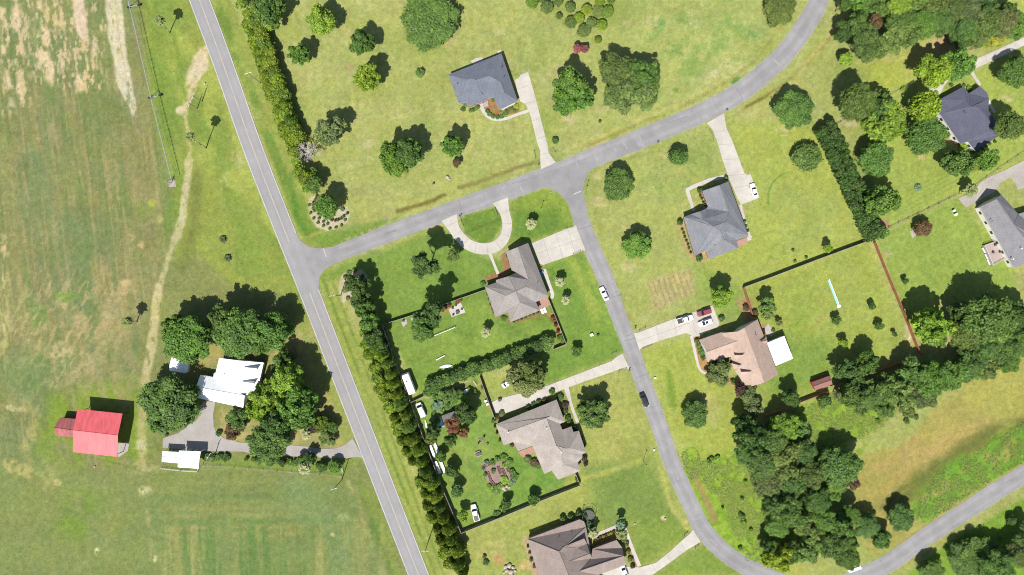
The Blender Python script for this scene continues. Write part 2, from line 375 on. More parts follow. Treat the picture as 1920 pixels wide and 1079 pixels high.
# between farmhouse trees
area([(560, 590), (600, 600), (680, 815), (640, 845), (560, 830), (480, 720), (520, 640)], (182, 172, 108), 10, 0.9, 6)
area([(350, 640), (420, 640), (420, 680), (350, 700)], (188, 170, 108), 12, .8, 5); area([(410, 770), (470, 760), (600, 800), (560, 840), (410, 830)], (196, 176, 120), 12, .8, 8)
spot(575, 800, 16, 14, (214, 196, 170)); spot(555, 650, 8, 26, (196, 150, 120), .7)
area([(400, 860), (660, 862), (650, 892), (400, 876)], (140, 160, 74), 8, .8, 4)
# verge right of the main road
def mainstrip(off0, off1, c, op, tex=None, y0=-40, y1=1120, soft=4):
    ys = [y0 + (y1 - y0) * k / 14 for k in range(15)]
    area([(ROADX(y) + off0, y) for y in ys] + [(ROADX(y) + off1, y) for y in ys[::-1]], c, soft, op, 2, tex)
mainstrip(18, 58, (160, 168, 82), 0.85)
for o, wd, c, op in ((30, 5, (104, 136, 54), .6), (40, 3, (186, 178, 116), .6), (46, 4, (112, 142, 60), .5), (52, 3, (196, 184, 122), .55), (24, 3, (180, 178, 104), .5)):
    line([(ROADX(y) + o + (2 if y > 500 else 0), y) for y in range(520, 1130, 40)], c, wd, 3, op, 1.5, (8, .25, .55, 69, 6))
mainstrip(58, 84, (190, 180, 116), 0.7, (14, .3, .55, 69, 4), 500, 1100)
mainstrip(22, 40, (108, 144, 60), 0.6, (12, .35, .55, 69, 4), -40, 440)
mainstrip(64, 80, (202, 192, 132), 0.6, (10, .3, .55, 69, 4), -40, 350)
mainstrip(-46, -20, (146, 164, 74), 0.5, (16, .3, .55, 69, 4), 480, 1110)
line([(555, 380), (580, 430), (620, 450), (700, 430), (740, 420)], (126, 156, 66), 26, 14, 0.8, 4)
line([(545, 330), (556, 400), (575, 440)], (96, 138, 54), 10, 10, 0.6, 3)
# lawn north of the side road
area([(510, 0), (990, 0), (990, 330), (740, 410), (640, 420), (600, 330)], (190, 186, 116), 30, 0.6, 16, (46, .45, .65, 20, 1.5))
area([(1020, 60), (1440, 0), (1460, 60), (1400, 130), (1250, 210), (1060, 240)], (184, 188, 112), 24, 0.7, 16)
area([(1180, 40), (1420, 20), (1440, 80), (1330, 140), (1220, 180)], (142, 170, 90), 24, 0.7, 16, (30, .5, .66, 0, 1))
for q in ((935, 62, 10), (960, 120, 12), (1230, 40, 16), (1375, 130, 18), (1335, 150, 14), (1300, 25, 10), (1155, 160, 9), (668, 195, 8)): spot(q[0], q[1], q[2] * 1.6, q[2], (206, 196, 140), .8)
for q in ((655, 127, 8, (200, 160, 120)), (650, 60, 14, (192, 178, 120)), (580, 140, 16, (206, 190, 140)), (1040, 130, 14, (210, 192, 150)), (1065, 225, 12, (212, 194, 160)), (1130, 200, 14, (206, 190, 136)), (725, 410, 10, (200, 184, 140)), (1090, 620, 6, (190, 180, 120)), (840, 75, 20, (196, 180, 124)), (985, 135, 10, (206, 190, 140)), (740, 215, 14, (210, 200, 140)), (690, 300, 10, (206, 196, 130)), (705, 370, 8, (196, 180, 110)), (1342, 138, 9, (216, 206, 170)), (1300, 45, 9, (212, 200, 160)), (1175, 45, 9, (206, 192, 150))): spot(q[0], q[1], q[2] * 1.2, q[2], q[3], .8)
spot(1385, 150, 22, 8, (92, 140, 62), .8, ang=-25); spot(1410, 60, 26, 20, (126, 168, 100), .8); spot(1240, 45, 10, 14, (116, 160, 84), .7); spot(1270, 170, 10, 6, (104, 150, 70), .7); spot(1020, 120, 4, 5, (110, 150, 60), .7)
# roadside ditches
DT = (128, 112, 58)
line([(745, 397), (790, 384), (835, 366)], DT, 7, 6, .85, 2); line([(860, 352), (900, 340), (970, 315), (1010, 302)], (142, 124, 70), 7, 7, .7, 2)
line([(560, 450), (650, 420), (740, 398)], (190, 176, 104), 5, 5, .6, 2)
line([(1100, 275), (1200, 232), (1300, 190), (1400, 125), (1450, 70), (1490, 10)], (168, 152, 84), 6, 6, .6, 2, (16, .3, .5, 0, 1))
line([(1060, 285), (1150, 245), (1260, 200), (1350, 150)], (206, 192, 120), 8, 7, .6, 3, (16, .3, .5, 0, 1))
line([(718, 480), (760, 468), (800, 450), (830, 440)], (106, 128, 58), 8, 6, .8, 2); line([(720, 466), (800, 436), (828, 424)], (186, 186, 92), 6, 5, .7, 2)
spot(705, 480, 16, 12, (142, 160, 100), .8); line([(1580, 30), (1540, 90), (1480, 150), (1380, 215)], (160, 140, 76), 5, 6, .7, 3); line([(1590, 10), (1560, 60), (1500, 135)], (206, 190, 116), 8, 8, .6, 3)
line([(1380, 222), (1450, 190), (1500, 150)], (200, 188, 118), 20, 14, .5, 4, (14, .3, .6, 0, 1)); line([(1400, 200), (1440, 180)], (116, 110, 50), 5, 5, .7, 2); line([(1120, 310), (1230, 285), (1310, 255)], (152, 144, 66), 4, 5, .6, 2)
line([(1110, 330), (1125, 440), (1150, 540), (1190, 610)], (166, 150, 78), 8, 8, .5, 3, (12, .3, .6, 70, 3)); line([(1135, 400), (1160, 480), (1190, 560)], (204, 188, 128), 5, 5, .6, 3, (12, .3, .6, 70, 3))
# central gardens: watered, richer green
area([(598, 520), (640, 494), (720, 470), (830, 432), (900, 480), (1010, 500), (1040, 560), (1060, 640), (1000, 660), (860, 705), (790, 745), (770, 700), (715, 605), (690, 520)], (138, 163, 76), 10, 1, 4)
area([(700, 480), (900, 480), (1000, 520), (1060, 640), (870, 705), (780, 740), (715, 605)], (120, 150, 66), 16, .55, 8, (30, .45, .65, 20, 2))
area([(720, 600), (900, 560), (1050, 620), (870, 690), (790, 740)], (150, 172, 78), 16, .7, 8, (34, .5, .66, 20, 2))
area([(862, 405), (935, 385), (942, 420), (920, 455), (900, 457), (875, 440)], (124, 152, 66), 3, 1, 0); line([(872, 436), (905, 424), (935, 412)], (104, 128, 56), 6, 6, .6, 1)
area([(955, 373), (1017, 352), (1052, 367), (1068, 390), (1078, 424), (1000, 452), (950, 460), (960, 430)], (150, 168, 74), 6, 1, 2); area([(965, 400), (1040, 390), (1060, 425), (990, 450), (960, 445)], (118, 152, 68), 10, .85, 4)
area([(1020, 498), (1097, 470), (1115, 520), (1185, 640), (1172, 662), (1075, 700), (1020, 725), (1005, 660), (1062, 645), (1040, 560)], (132, 162, 72), 8, 1, 4)
area([(1060, 480), (1110, 480), (1180, 640), (1160, 655), (1110, 600)], (176, 184, 84), 14, .8, 8, (24, .35, .6, 70, 3))
area([(905, 705), (1000, 720), (945, 745), (925, 752)], (172, 176, 94), 8, .9, 3)
area([(771, 755), (900, 706), (945, 800), (1030, 880), (1085, 908), (865, 996), (800, 850)], (140, 166, 80), 8, 1, 4); area([(820, 830), (930, 820), (960, 930), (870, 980), (830, 920)], (164, 176, 90), 20, .6, 10, (30, .4, .6, 0, 1)); area([(915, 800), (1000, 870), (1060, 900), (960, 940)], (108, 152, 58), 20, .6, 8, (30, .4, .6, 0, 1))
area([(1020, 745), (1180, 692), (1260, 870), (1300, 990), (1240, 1060), (1180, 1079), (880, 1079), (868, 1000), (1088, 910)], (172, 176, 94), 8, .9, 4)
area([(1075, 700), (1180, 695), (1240, 850), (1120, 900), (1100, 800)], (190, 186, 106), 20, .6, 10, (34, .35, .6, 70, 2))
area([(1100, 880), (1215, 860), (1280, 980), (1180, 985), (1120, 990)], (128, 152, 78), 18, .8, 8); area([(1172, 990), (1260, 960), (1300, 1000), (1200, 1062)], (136, 158, 72), 14, .8, 6); area([(1220, 1079), (1320, 1020), (1400, 1079)], (136, 162, 66), 14, .8, 6)
line([(1060, 905), (1140, 885), (1200, 865)], (192, 190, 100), 10, 8, .7, 3); line([(1238, 880), (1260, 950), (1290, 990)], (198, 190, 110), 10, 8, .7, 3)
spot(925, 1030, 40, 20, (196, 184, 116), .9, ang=-15); spot(936, 1050, 12, 12, (214, 160, 110), 1); spot(985, 1060, 16, 14, (218, 184, 136), 1); spot(1244, 971, 7, 5, (226, 200, 160), 1, False); spot(1286, 978, 6, 6, (222, 176, 140), 1)
# right hand lawns
area([(1110, 330), (1330, 240), (1380, 300), (1280, 400), (1300, 490), (1190, 610), (1140, 500)], (178, 182, 104), 14, .8, 8); area([(1180, 330), (1330, 260), (1345, 330), (1250, 380)], (150, 170, 96), 20, .6, 8, (26, .35, .6, 70, 2))
area([(1210, 530), (1292, 503), (1308, 548), (1225, 582)], (200, 180, 130), 4, 1, 2)
for k in range(9): line([(1215 + k * 9.5, 532 - k * 3), (1230 + k * 9.5, 575 - k * 3)], (160, 152, 96), 2.4, 2, .85, 1)
area([(1300, 480), (1400, 540), (1410, 590), (1350, 590), (1310, 560)], (146, 170, 78), 14, .8, 6)
area([(1395, 540), (1625, 453), (1700, 640), (1560, 725), (1440, 770), (1430, 640)], (172, 180, 88), 8, .95, 4); area([(1440, 630), (1560, 640), (1560, 700), (1440, 765)], (132, 160, 74), 22, .8, 10); area([(1420, 560), (1520, 520), (1540, 620), (1440, 660)], (150, 170, 76), 22, .6, 10, (30, .4, .6, 0, 1))
for k in range(14): line([(1470 + k * 16, 650 - k * 1), (1490 + k * 16, 700 - k * 6)], (150, 166, 78), 3, 4, .3, 1)
area([(1370, 225), (1540, 240), (1640, 450), (1400, 540), (1310, 490), (1420, 380), (1380, 290)], (180, 186, 92), 12, .9, 6); area([(1440, 330), (1560, 330), (1600, 440), (1480, 480)], (168, 178, 104), 26, .6, 10, (34, .35, .6, 0, 1))
line([(1478, 323), (1455, 335), (1442, 360), (1441, 385)], (116, 150, 62), 2.5, 3, .8, 1)
line([(1445, 470), (1455, 458), (1468, 462), (1470, 476), (1458, 486), (1444, 482)], (128, 156, 74), 2.5, 3, .6, 1)
area([(1645, 460), (1665, 432), (1800, 365), (1900, 510), (1920, 600), (1840, 560), (1740, 600), (1700, 620)], (160, 178, 84), 10, .9, 5)
for k in range(18): line([(1660 + k * 13, 470 - k * 4), (1690 + k * 13, 560 - k * 4)], (140, 166, 72), 3.2, 4, .35, 1)
area([(1600, 180), (1700, 180), (1920, 100), (1950, 290), (1665, 428), (1640, 380)], (172, 184, 90), 10, .9, 6)
for k in range(5): line([(1665, 412 - k * 9), (1790, 350 - k * 9), (1830, 330 - k * 9)], (142, 168, 66), 2.6, 3, .5, 1)
spot(1728, 295, 9, 8, (220, 178, 140), .9); spot(1751, 300, 6, 5, (190, 180, 130), .9); spot(1890, 185, 14, 8, (214, 196, 150), .9); spot(1665, 478, 8, 8, (206, 180, 150), .9); spot(1590, 225, 20, 12, (204, 178, 140), .9); spot(1600, 235, 20, 6, (216, 196, 160), .8)
spot(1715, 432, 0.1, 0.1, (0, 0, 0), 0)
area([(1600, 60), (1640, 100), (1700, 105), (1790, 60), (1780, 95), (1700, 140), (1620, 115)], (200, 176, 124), 14, .9, 8); area([(1620, 115), (1720, 105), (1700, 165), (1640, 190), (1630, 140)], (186, 192, 86), 18, .9, 8); area([(1760, 55), (1790, 55), (1780, 90), (1740, 90)], (206, 170, 130), 8, .9, 5)
area([(1880, 0), (1950, 0), (1950, 20), (1885, 22)], (192, 196, 100), 6, .9, 3)
line([(1530, 545), (1580, 577)], (0, 0, 0), 0.1, 1, 0); line([(1533, 602), (1582, 578)], (192, 166, 106), 4, 3, .9, 1, cat=False)
line([(1700, 610), (1705, 640)], (214, 190, 150), 8, 6, .8, 3); line([(1770, 570), (1785, 630), (1775, 660)], (206, 180, 130), 16, 10, .9, 4); spot(1702, 632, 8, 6, (226, 214, 190), .9)
# lawn right of the lower street
area([(1200, 660), (1290, 632), (1330, 700), (1395, 745), (1400, 850), (1290, 870), (1250, 780)], (178, 184, 88), 8, .95, 4); spot(1330, 765, 26, 40, (202, 192, 124), .7, False); line([(1255, 700), (1262, 760)], (96, 138, 44), 12, 10, .6, 4)
# overgrown strip and meadow
area([(1278, 845), (1306, 838), (1312, 868), (1400, 850), (1450, 780), (1560, 740), (1700, 720), (1650, 800), (1560, 850), (1560, 960), (1480, 1079), (1400, 1060), (1330, 1000), (1290, 920)], (160, 186, 68), 5, 1, 4)
area([(1278, 845), (1306, 838), (1400, 850), (1450, 780), (1560, 740), (1700, 720), (1650, 800), (1480, 1079), (1400, 1060), (1330, 1000), (1290, 920)], (126, 166, 48), 5, .6, 4, (9, .45, .62, 0, 1))
line([(1300, 885), (1320, 930), (1340, 975)], (172, 150, 96), 14, 8, .85, 4)
line([(1270, 850), (1310, 960), (1370, 1040), (1450, 1085)], (164, 178, 78), 9, 8, .7, 3)
area([(1600, 860), (1700, 830), (1800, 720), (1920, 660), (1960, 650), (1960, 840), (1920, 860), (1740, 980), (1690, 1020), (1640, 1040), (1600, 980)], (182, 168, 94), 12, 1, 8)
area([(1630, 870), (1720, 820), (1850, 780), (1860, 800), (1740, 890), (1640, 960)], (196, 168, 104), 16, .85, 8, (22, .3, .6, 150, 2)); area([(1640, 950), (1740, 870), (1850, 800), (1950, 770), (1950, 800), (1830, 850), (1730, 930), (1660, 960)], (110, 118, 58), 12, .8, 6, (26, .25, .5, 150, 3))
area([(1700, 960), (1760, 880), (1880, 810), (1940, 790), (1940, 860), (1830, 925), (1740, 985)], (122, 170, 54), 10, .9, 5, (12, .25, .5, 150, 2)); area([(1780, 740), (1900, 680), (1940, 670), (1940, 770), (1860, 790)], (186, 180, 96), 16, .7, 8)
line([(1940, 858), (1830, 925), (1730, 990), (1680, 1030)], (178, 162, 96), 7, 6, .8, 3); line([(1940, 912), (1840, 972), (1760, 1022), (1700, 1060)], (184, 172, 106), 6, 5, .7, 3)
area([(1700, 1079), (1760, 1030), (1950, 915), (1950, 1150), (1640, 1150)], (136, 170, 62), 6, .95, 3); area([(1480, 1062), (1500, 1055), (1520, 1079), (1470, 1079)], (190, 184, 100), 6, .9, 3)
# mulch and planting beds (bark, gravel)
MU = (218, 198, 178); MR = (182, 128, 98)
area([(579, 372), (590, 366), (604, 368), (600, 385), (618, 408), (640, 386), (652, 390), (656, 402), (650, 418), (632, 430), (612, 434), (592, 424), (578, 402)], MU, 1.5, .95, 2)
area([(640, 516), (656, 505), (680, 504), (690, 520), (672, 540), (645, 570), (636, 545)], MU, 2, .95, 3)
area([(914, 187), (926, 182), (936, 206), (945, 212), (928, 220), (916, 218), (908, 200)], MR, 1.5, .95, 2); area([(940, 208), (972, 196), (975, 210), (945, 218)], (150, 110, 80), 2, .9, 2)
area([(909, 520), (930, 512), (945, 508), (942, 500), (940, 478), (950, 472), (960, 500), (945, 520), (910, 530)], MR, 2, .95, 2); area([(912, 552), (925, 592), (945, 600), (960, 608), (1030, 588), (1033, 584), (958, 600), (930, 590)], MR, 2, .8, 2)
line([(1028, 590), (1042, 600), (1050, 640)], (196, 138, 104), 7, 3, .9, 2)
area([(1268, 420), (1280, 420), (1292, 460), (1306, 480), (1302, 492), (1290, 478)], (204, 160, 124), 2, .9, 2); area([(1308, 360), (1318, 358), (1330, 385), (1320, 390)], (204, 160, 124), 2, .9, 2); area([(1305, 478), (1330, 470), (1330, 488), (1308, 496)], (206, 170, 136), 2, .8, 2)
area([(1298, 630), (1312, 626), (1330, 690), (1400, 720), (1396, 734), (1330, 704), (1310, 690)], (208, 150, 112), 2, .95, 2); area([(1380, 560), (1410, 560), (1412, 600), (1440, 610), (1445, 640), (1400, 610)], (196, 150, 116), 4, .8, 3)
area([(886, 170), (892, 165), (892, 170)], MU, 1, .5, 0)
area([(1112, 1004), (1155, 990), (1175, 990), (1195, 1060), (1185, 1065), (1172, 1020), (1120, 1018)], (206, 160, 106), 2, .95, 2); line([(984, 1010), (992, 1040), (1004, 1080)], (206, 170, 150), 9, 4, .9, 3)
area([(840, 690 + 20), (880, 720), (900, 712), (910, 740), (890, 760)], (170, 160, 100), 5, .6, 4); line([(800, 745), (840, 730), (880, 715)], (206, 186, 140), 5, 4, .7, 3); line([(905, 715), (912, 745), (920, 770)], (190, 140, 100), 6, 4, .8, 3)
line([(716, 612), (724, 640), (732, 660)], (150, 120, 90), 5, 3, .8, 2); area([(826, 580), (840, 572), (842, 584), (830, 588)], (196, 140, 100), 2, .9, 2)
area([(1788, 160), (1795, 158), (1800, 170), (1780, 180)], (214, 176, 136), 3, .8, 2); area([(1770, 250), (1782, 252), (1800, 270), (1790, 276), (1776, 262)], (216, 160, 120), 3, .9, 2); spot(1845, 345, 0.1, 0.1, (0, 0, 0), 0)
area([(1650, 410), (1664, 415), (1672, 428), (1655, 432)], (190, 140, 120), 3, .8, 2); area([(1810, 310), (1850, 300), (1840, 318), (1815, 322)], (160, 120, 70), 3, .8, 2)
area([(1060, 738), (1062, 752), (1066, 780), (1084, 800), (1076, 808), (1058, 770)], (160, 130, 100), 3, .7, 2)
# worn turf round the trees
for q in ((1128, 378, 14), (1250, 290, 10), (1180, 430, 14), (1180, 500, 14), (1000, 415, 0.1), (800, 70, 0.1), (690, 270, 14), (1465, 245, 12), (705, 60, 8), (1120, 330, 10)): spot(q[0], q[1], q[2] * 1.4, q[2], (208, 194, 142), .8)
for pts_, wd_ in (([(655, 467), (730, 438), (830, 401), (960, 355), (1060, 318), (1120, 293), (1210, 257), (1310, 215), (1385, 175), (1443, 128), (1474, 98), (1509, 50), (1536, 0), (1570, -100)], 41), ([(1092, 420), (1112, 470), (1134, 520), (1159, 590), (1178, 640), (1205, 715), (1240, 810), (1256, 859), (1277, 909), (1301, 959), (1319, 994), (1358, 1036), (1405, 1066), (1480, 1098)], 34), ([(1580, 1095), (1640, 1070), (1675, 1051), (1740, 1005), (1830, 946), (1920, 889), (2000, 840), (2150, 750)], 38)):
    line(pts_, (196, 186, 142), wd_, 4, .7, 2, (7, .35, .6, 0, 1))
for k in range(26): line([(520 + k * 18, 20), (560 + k * 18, 330)], (160, 176, 88), 6, 6, .28, 2)
for k in range(16): line([(1120 + k * 13, 330 + k * 3), (1200 + k * 13, 560 + k * 2)], (196, 192, 120), 4, 5, .22, 2)
for k in range(14): line([(1230 + k * 12, 660), (1290 + k * 10, 850)], (160, 176, 80), 4, 5, .25, 2)
for k in range(16): line([(740 + k * 4, 610 + k * 8), (1050 - k * 8, 530 + k * 9)], (150, 172, 84), 3.5, 4, .3, 1.5)
# grain
n1 = fbm(GX, GY, 5, 61, 2) - 0.5; n2 = fbm(GX, GY, 40, 71, 3) - 0.5
COL *= (1 + 0.16 * n1 + 0.10 * n2)[..., None]
COL[..., 0] *= 1 + 0.06 * (fbm(GX, GY, 18, 81, 3) - 0.5); COL[..., 2] *= 1 + 0.16 * (fbm(GX, GY, 22, 91, 3) - 0.5)
inside = ((GX > -240) & (GX < 2160) & (GY > -240) & (GY < 1320))
COL[~inside] = (165, 172, 95)
_m = COL.mean(-1, keepdims=True); COL = _m + (COL - _m) * GSAT; COL *= np.array([.99, 1.02, .95], np.float32)
C01 = np.clip(COL / 255.0, 0, 1); LINC = np.where(C01 <= 0.04045, C01 / 12.92, ((C01 + 0.055) / 1.055) ** 2.4) / KK * GF
nx_, ny_ = len(gx), len(gy)
verts = np.zeros((ny_, nx_, 3), np.float32); verts[..., 0] = (GX - 960) * S; verts[..., 1] = (539.5 - GY) * S
idx = np.arange(nx_ * ny_).reshape(ny_, nx_)
q = np.stack([idx[1:, :-1], idx[1:, 1:], idx[:-1, 1:], idx[:-1, :-1]], -1).reshape(-1, 4)
def np_mesh(name, v, q, mats, attr=None, attr_name='tint', smooth_=False, mi=None):
    me = bpy.data.meshes.new(name); v = np.asarray(v, np.float32); q = np.asarray(q, np.int32); k = q.shape[1]
    me.vertices.add(len(v)); me.vertices.foreach_set('co', v.ravel()); me.loops.add(q.size); me.loops.foreach_set('vertex_index', q.ravel())
    me.polygons.add(len(q)); me.polygons.foreach_set('loop_start', np.arange(0, q.size, k, dtype=np.int32))
    me.polygons.foreach_set('loop_total', np.full(len(q), k, np.int32))
    if mi is not None: me.polygons.foreach_set('material_index', np.asarray(mi, np.int32))
    if smooth_: me.polygons.foreach_set('use_smooth', np.ones(len(q), bool))
    for m in mats: me.materials.append(m)
    if attr is not None:
        if attr.ndim == 1: a = me.attributes.new(attr_name, 'FLOAT', 'POINT'); a.data.foreach_set('value', attr.astype(np.float32))
        else:
            a = me.attributes.new(attr_name, 'FLOAT_COLOR', 'POINT')
            a.data.foreach_set('color', np.c_[attr, np.ones(len(attr))].astype(np.float32).ravel())
    me.update(calc_edges=True); me.validate(); return me
gm, gnt, gb = newmat('turf')
at = N(gnt, 'ShaderNodeAttribute'); at.attribute_name = 'Col'
f = rng_map(gnt, noise_fac(gnt, 1.9, 3, 0.75), 0.80, 1.20)
f = mul(gnt, f, rng_map(gnt, noise_fac(gnt, 0.55, 3, 0.7), 0.88, 1.12))
f = mul(gnt, f, rng_map(gnt, noise_fac(gnt, 7.0, 2, 0.6), 0.85, 1.15))
f = mul(gnt, f, rng_map(gnt, noise_fac(gnt, 0.9, 5, 0.8), 0.80, 1.03, 0.34, 0.46))
gnt.links.new(scale_col(gnt, at.outputs['Color'], f), gb.inputs['Base Color'])
gb.inputs['Roughness'].default_value = 0.95; gb.inputs['Specular IOR Level'].default_value = 0.1
bp = N(gnt, 'ShaderNodeBump'); bp.inputs['Strength'].default_value = 0.6; bp.inputs['Distance'].default_value = 0.06
gnt.links.new(noise_fac(gnt, 3.0, 4, 0.75), bp.inputs['Height']); gnt.links.new(bp.outputs[0], gb.inputs['Normal'])
ground = link(bpy.data.objects.new('ground', np_mesh('ground', verts.reshape(-1, 3), q, [gm], LINC.reshape(-1, 3), 'Col')))
tag(ground, kind='structure')
del verts, q, COL, C01, LINC

# ------------------------------------------------------------------ roads, drives and paths
def strip_mesh(name, pts, widths, z, mat, rag=False, across=(-1, -.75, -.5, -.25, 0, .25, .5, .75, 1), drop=0.0):
    n = len(pts); t = np.gradient(pts, axis=0); t /= np.linalg.norm(t, axis=1)[:, None]; nr = np.c_[-t[:, 1], t[:, 0]]
    w_ = np.interp(np.linspace(0, 1, n), np.linspace(0, 1, len(widths)), widths) / 2
    A = np.array(across); AA = np.tile(A, (n, 1)).astype(float)
    if rag: AA[:, 0] += (vnoise(np.arange(n) * .8, np.full(n, 3.3), 40) - .5) * .10; AA[:, -1] += (vnoise(np.arange(n) * .8 + 70, np.full(n, 8.1), 41) - .5) * .10
    X = pts[:, None, :] + nr[:, None, :] * (w_[:, None, None] * AA[:, :, None])
    v = np.zeros((n, len(A), 3)); v[..., 0] = (X[..., 0] - 960) * S; v[..., 1] = (539.5 - X[..., 1]) * S; v[..., 2] = z
    i = np.arange(n * len(A)).reshape(n, len(A)); q = np.stack([i[:-1, :-1], i[:-1, 1:], i[1:, 1:], i[1:, :-1]], -1).reshape(-1, 4)
    u = np.tile(A, (n, 1))
    v = v.reshape(-1, 3)
    if np.cross(v[q[0, 1]] - v[q[0, 0]], v[q[0, 2]] - v[q[0, 1]])[2] < 0: q = q[:, ::-1]
    return link(bpy.data.objects.new(name, np_mesh(name, v, q, [mat], u.reshape(-1), 'u')))
def road_mat(name, col, track, patch, edge=0.0):
    m, nt, b = newmat(name)
    at = N(nt, 'ShaderNodeAttribute'); at.attribute_name = 'u'
    ab = N(nt, 'ShaderNodeMath', operation='ABSOLUTE'); nt.links.new(at.outputs['Fac'], ab.inputs[0])
    su = N(nt, 'ShaderNodeMath', operation='SUBTRACT'); nt.links.new(ab.outputs[0], su.inputs[0]); su.inputs[1].default_value = 0.5
    a2 = N(nt, 'ShaderNodeMath', operation='ABSOLUTE'); nt.links.new(su.outputs[0], a2.inputs[0])
    f = rng_map(nt, a2.outputs[0], 1 + track, 1 - track * 0.3, 0.02, 0.35)
    f = mul(nt, f, rng_map(nt, ab.outputs[0], 1.0, 1 + edge, 0.8, 1.0))
    f = mul(nt, f, rng_map(nt, noise_fac(nt, 0.22, 4, 0.6), 1 - patch, 1 + patch, 0.35, 0.65))
    f = mul(nt, f, rng_map(nt, noise_fac(nt, 0.05, 3, 0.6), 1 - patch * .7, 1 + patch * .7, 0.35, 0.65))
    f = mul(nt, f, rng_map(nt, noise_fac(nt, 3.5, 3, 0.8), 0.90, 1.10))
    nt.links.new(scale_col(nt, col, f), b.inputs['Base Color']); b.inputs['Roughness'].default_value = 0.85; b.inputs['Specular IOR Level'].default_value = 0.3
    bp = N(nt, 'ShaderNodeBump'); bp.inputs['Strength'].default_value = 0.3; bp.inputs['Distance'].default_value = 0.02
    nt.links.new(noise_fac(nt, 8, 3, 0.7), bp.inputs['Height']); nt.links.new(bp.outputs[0], b.inputs['Normal'])
    return m
ASPH = road_mat('asphalt', D(184, 182, 182), 0.05, 0.05)
ASPH2 = road_mat('worn_asphalt', D(180, 178, 178), 0.10, 0.10, 0.10)
CONC = speckle('concrete', D(236, 229, 217), 0.06, 2.5, 0.45, 0.09, 0.85, 0.12, 0.07)
CONC2 = speckle('stained_concrete', D(212, 203, 194), 0.08, 1.5, 0.3, 0.10, 0.85, 0.1, 0.08)
LINEW = speckle('road_paint', D(232, 230, 228), 0.08, 3, 0.3, 0.15)
LINEY = speckle('faded_yellow_paint', D(222, 208, 198), 0.06, 3, 0.3, 0.12)
MAIN = smooth([(374 - 46, -120), (374, 0), (421, 127), (471, 270), (523, 405), (577, 540), (629, 675), (681, 810), (733, 945), (785, 1079), (831, 1200)], 10)
SIDE = smooth([(592, 492), (655, 467), (730, 438), (830, 401), (960, 355), (1060, 318), (1120, 293), (1210, 257), (1310, 215), (1385, 175), (1443, 128), (1474, 98), (1509, 50), (1536, 0), (1570, -100)], 8)
ST3 = smooth([(1076, 335), (1080, 370), (1092, 420), (1112, 470), (1134, 520), (1159, 590), (1178, 640), (1205, 715), (1240, 810), (1256, 859), (1277, 909), (1301, 959), (1319, 994), (1358, 1036), (1405, 1066), (1480, 1098)], 8)
ST4 = smooth([(1440, 1092), (1520, 1106), (1580, 1095), (1640, 1070), (1675, 1051), (1740, 1005), (1830, 946), (1920, 889), (2000, 840), (2150, 750)], 8)
tag(strip_mesh('main_road', MAIN, [37.5], 0.10, ASPH), kind='structure')
tag(strip_mesh('side_street', SIDE, [30, 31, 34, 37, 36, 37, 37, 36], 0.04, ASPH2, True), kind='structure')
tag(strip_mesh('residential_street', ST3, [30, 31, 29, 30, 31, 32, 33], 0.06, ASPH2, True), kind='structure')
tag(strip_mesh('lower_road', ST4, [31, 34, 33, 32], 0.05, ASPH2, True), kind='structure')
def poly_mb(pts, z, mi=0, mb=None):
    mb = mb or MB(); vs = [P(x, y, 0) + Vector((0, 0, z)) for x, y in pts]
    ar = sum(vs[i].x * vs[(i + 1) % len(vs)].y - vs[(i + 1) % len(vs)].x * vs[i].y for i in range(len(vs)))
    if ar < 0: vs = vs[::-1]
    mb.add(vs, [tuple(range(len(vs)))], mi); return mb
mb = MB(); poly_mb([(545, 420), (557, 441), (567, 455), (580, 463), (600, 466), (630, 462), (642, 470), (642, 490), (624, 497), (608, 507), (600, 518), (598, 537), (595, 552), (570, 510)], 0.075, 0, mb)
poly_mb([(940, 366), (960, 370), (985, 357), (1017, 351), (1035, 355), (1052, 366), (1065, 382), (1076, 418), (1107, 422), (1097, 385), (1092, 365), (1095, 342), (1103, 325), (1120, 311), (1150, 299), (1200, 281), (1190, 262), (1060, 312), (950, 345)], 0.07, 0, mb)
jn = mb.build('road_junction', ASPH2); tag(jn, kind='structure')
def offset_line(pts, off):
    t = np.gradient(pts, axis=0); t /= np.linalg.norm(t, axis=1)[:, None]; return pts + np.c_[-t[:, 1], t[:, 0]] * off
mb = MB()
def line_mb(mb, pts, w_, z, mi=0):
    t = np.gradient(pts, axis=0); t /= np.linalg.norm(t, axis=1)[:, None]; nr = np.c_[-t[:, 1], t[:, 0]] * w_ / 2
    for k in range(len(pts) - 1):
        q = [pts[k] - nr[k], pts[k] + nr[k], pts[k + 1] + nr[k + 1], pts[k + 1] - nr[k + 1]]
        poly_mb([tuple(c) for c in q], z, mi, mb)
y = MAIN[:, 1]
line_mb(mb, offset_line(MAIN, 17.6), 1.5, 0.115)
for a, b in ((-200, 452), (540, 1300)):
    sel = (y > a) & (y < b); line_mb(mb, offset_line(MAIN, -17.6)[sel], 1.5, 0.115)
for a, b in ((-200, 458), (546, 1300)):
    sel = (y > a) & (y < b); line_mb(mb, offset_line(MAIN, 0)[sel], 2.0, 0.115, 1)
line_mb(mb, np.array([(606.5, 467.0), (612, 482.0)]), 1.4, 0.09); line_mb(mb, np.array([(1075, 365.0), (1089, 359.0)]), 1.4, 0.09)
PATCH = speckle('asphalt_patch', D(192, 190, 190), .08, 2, .4, .12); PATCHD = speckle('tar_patch', D(164, 163, 165), .08, 2, .4, .1)
pm = MB()
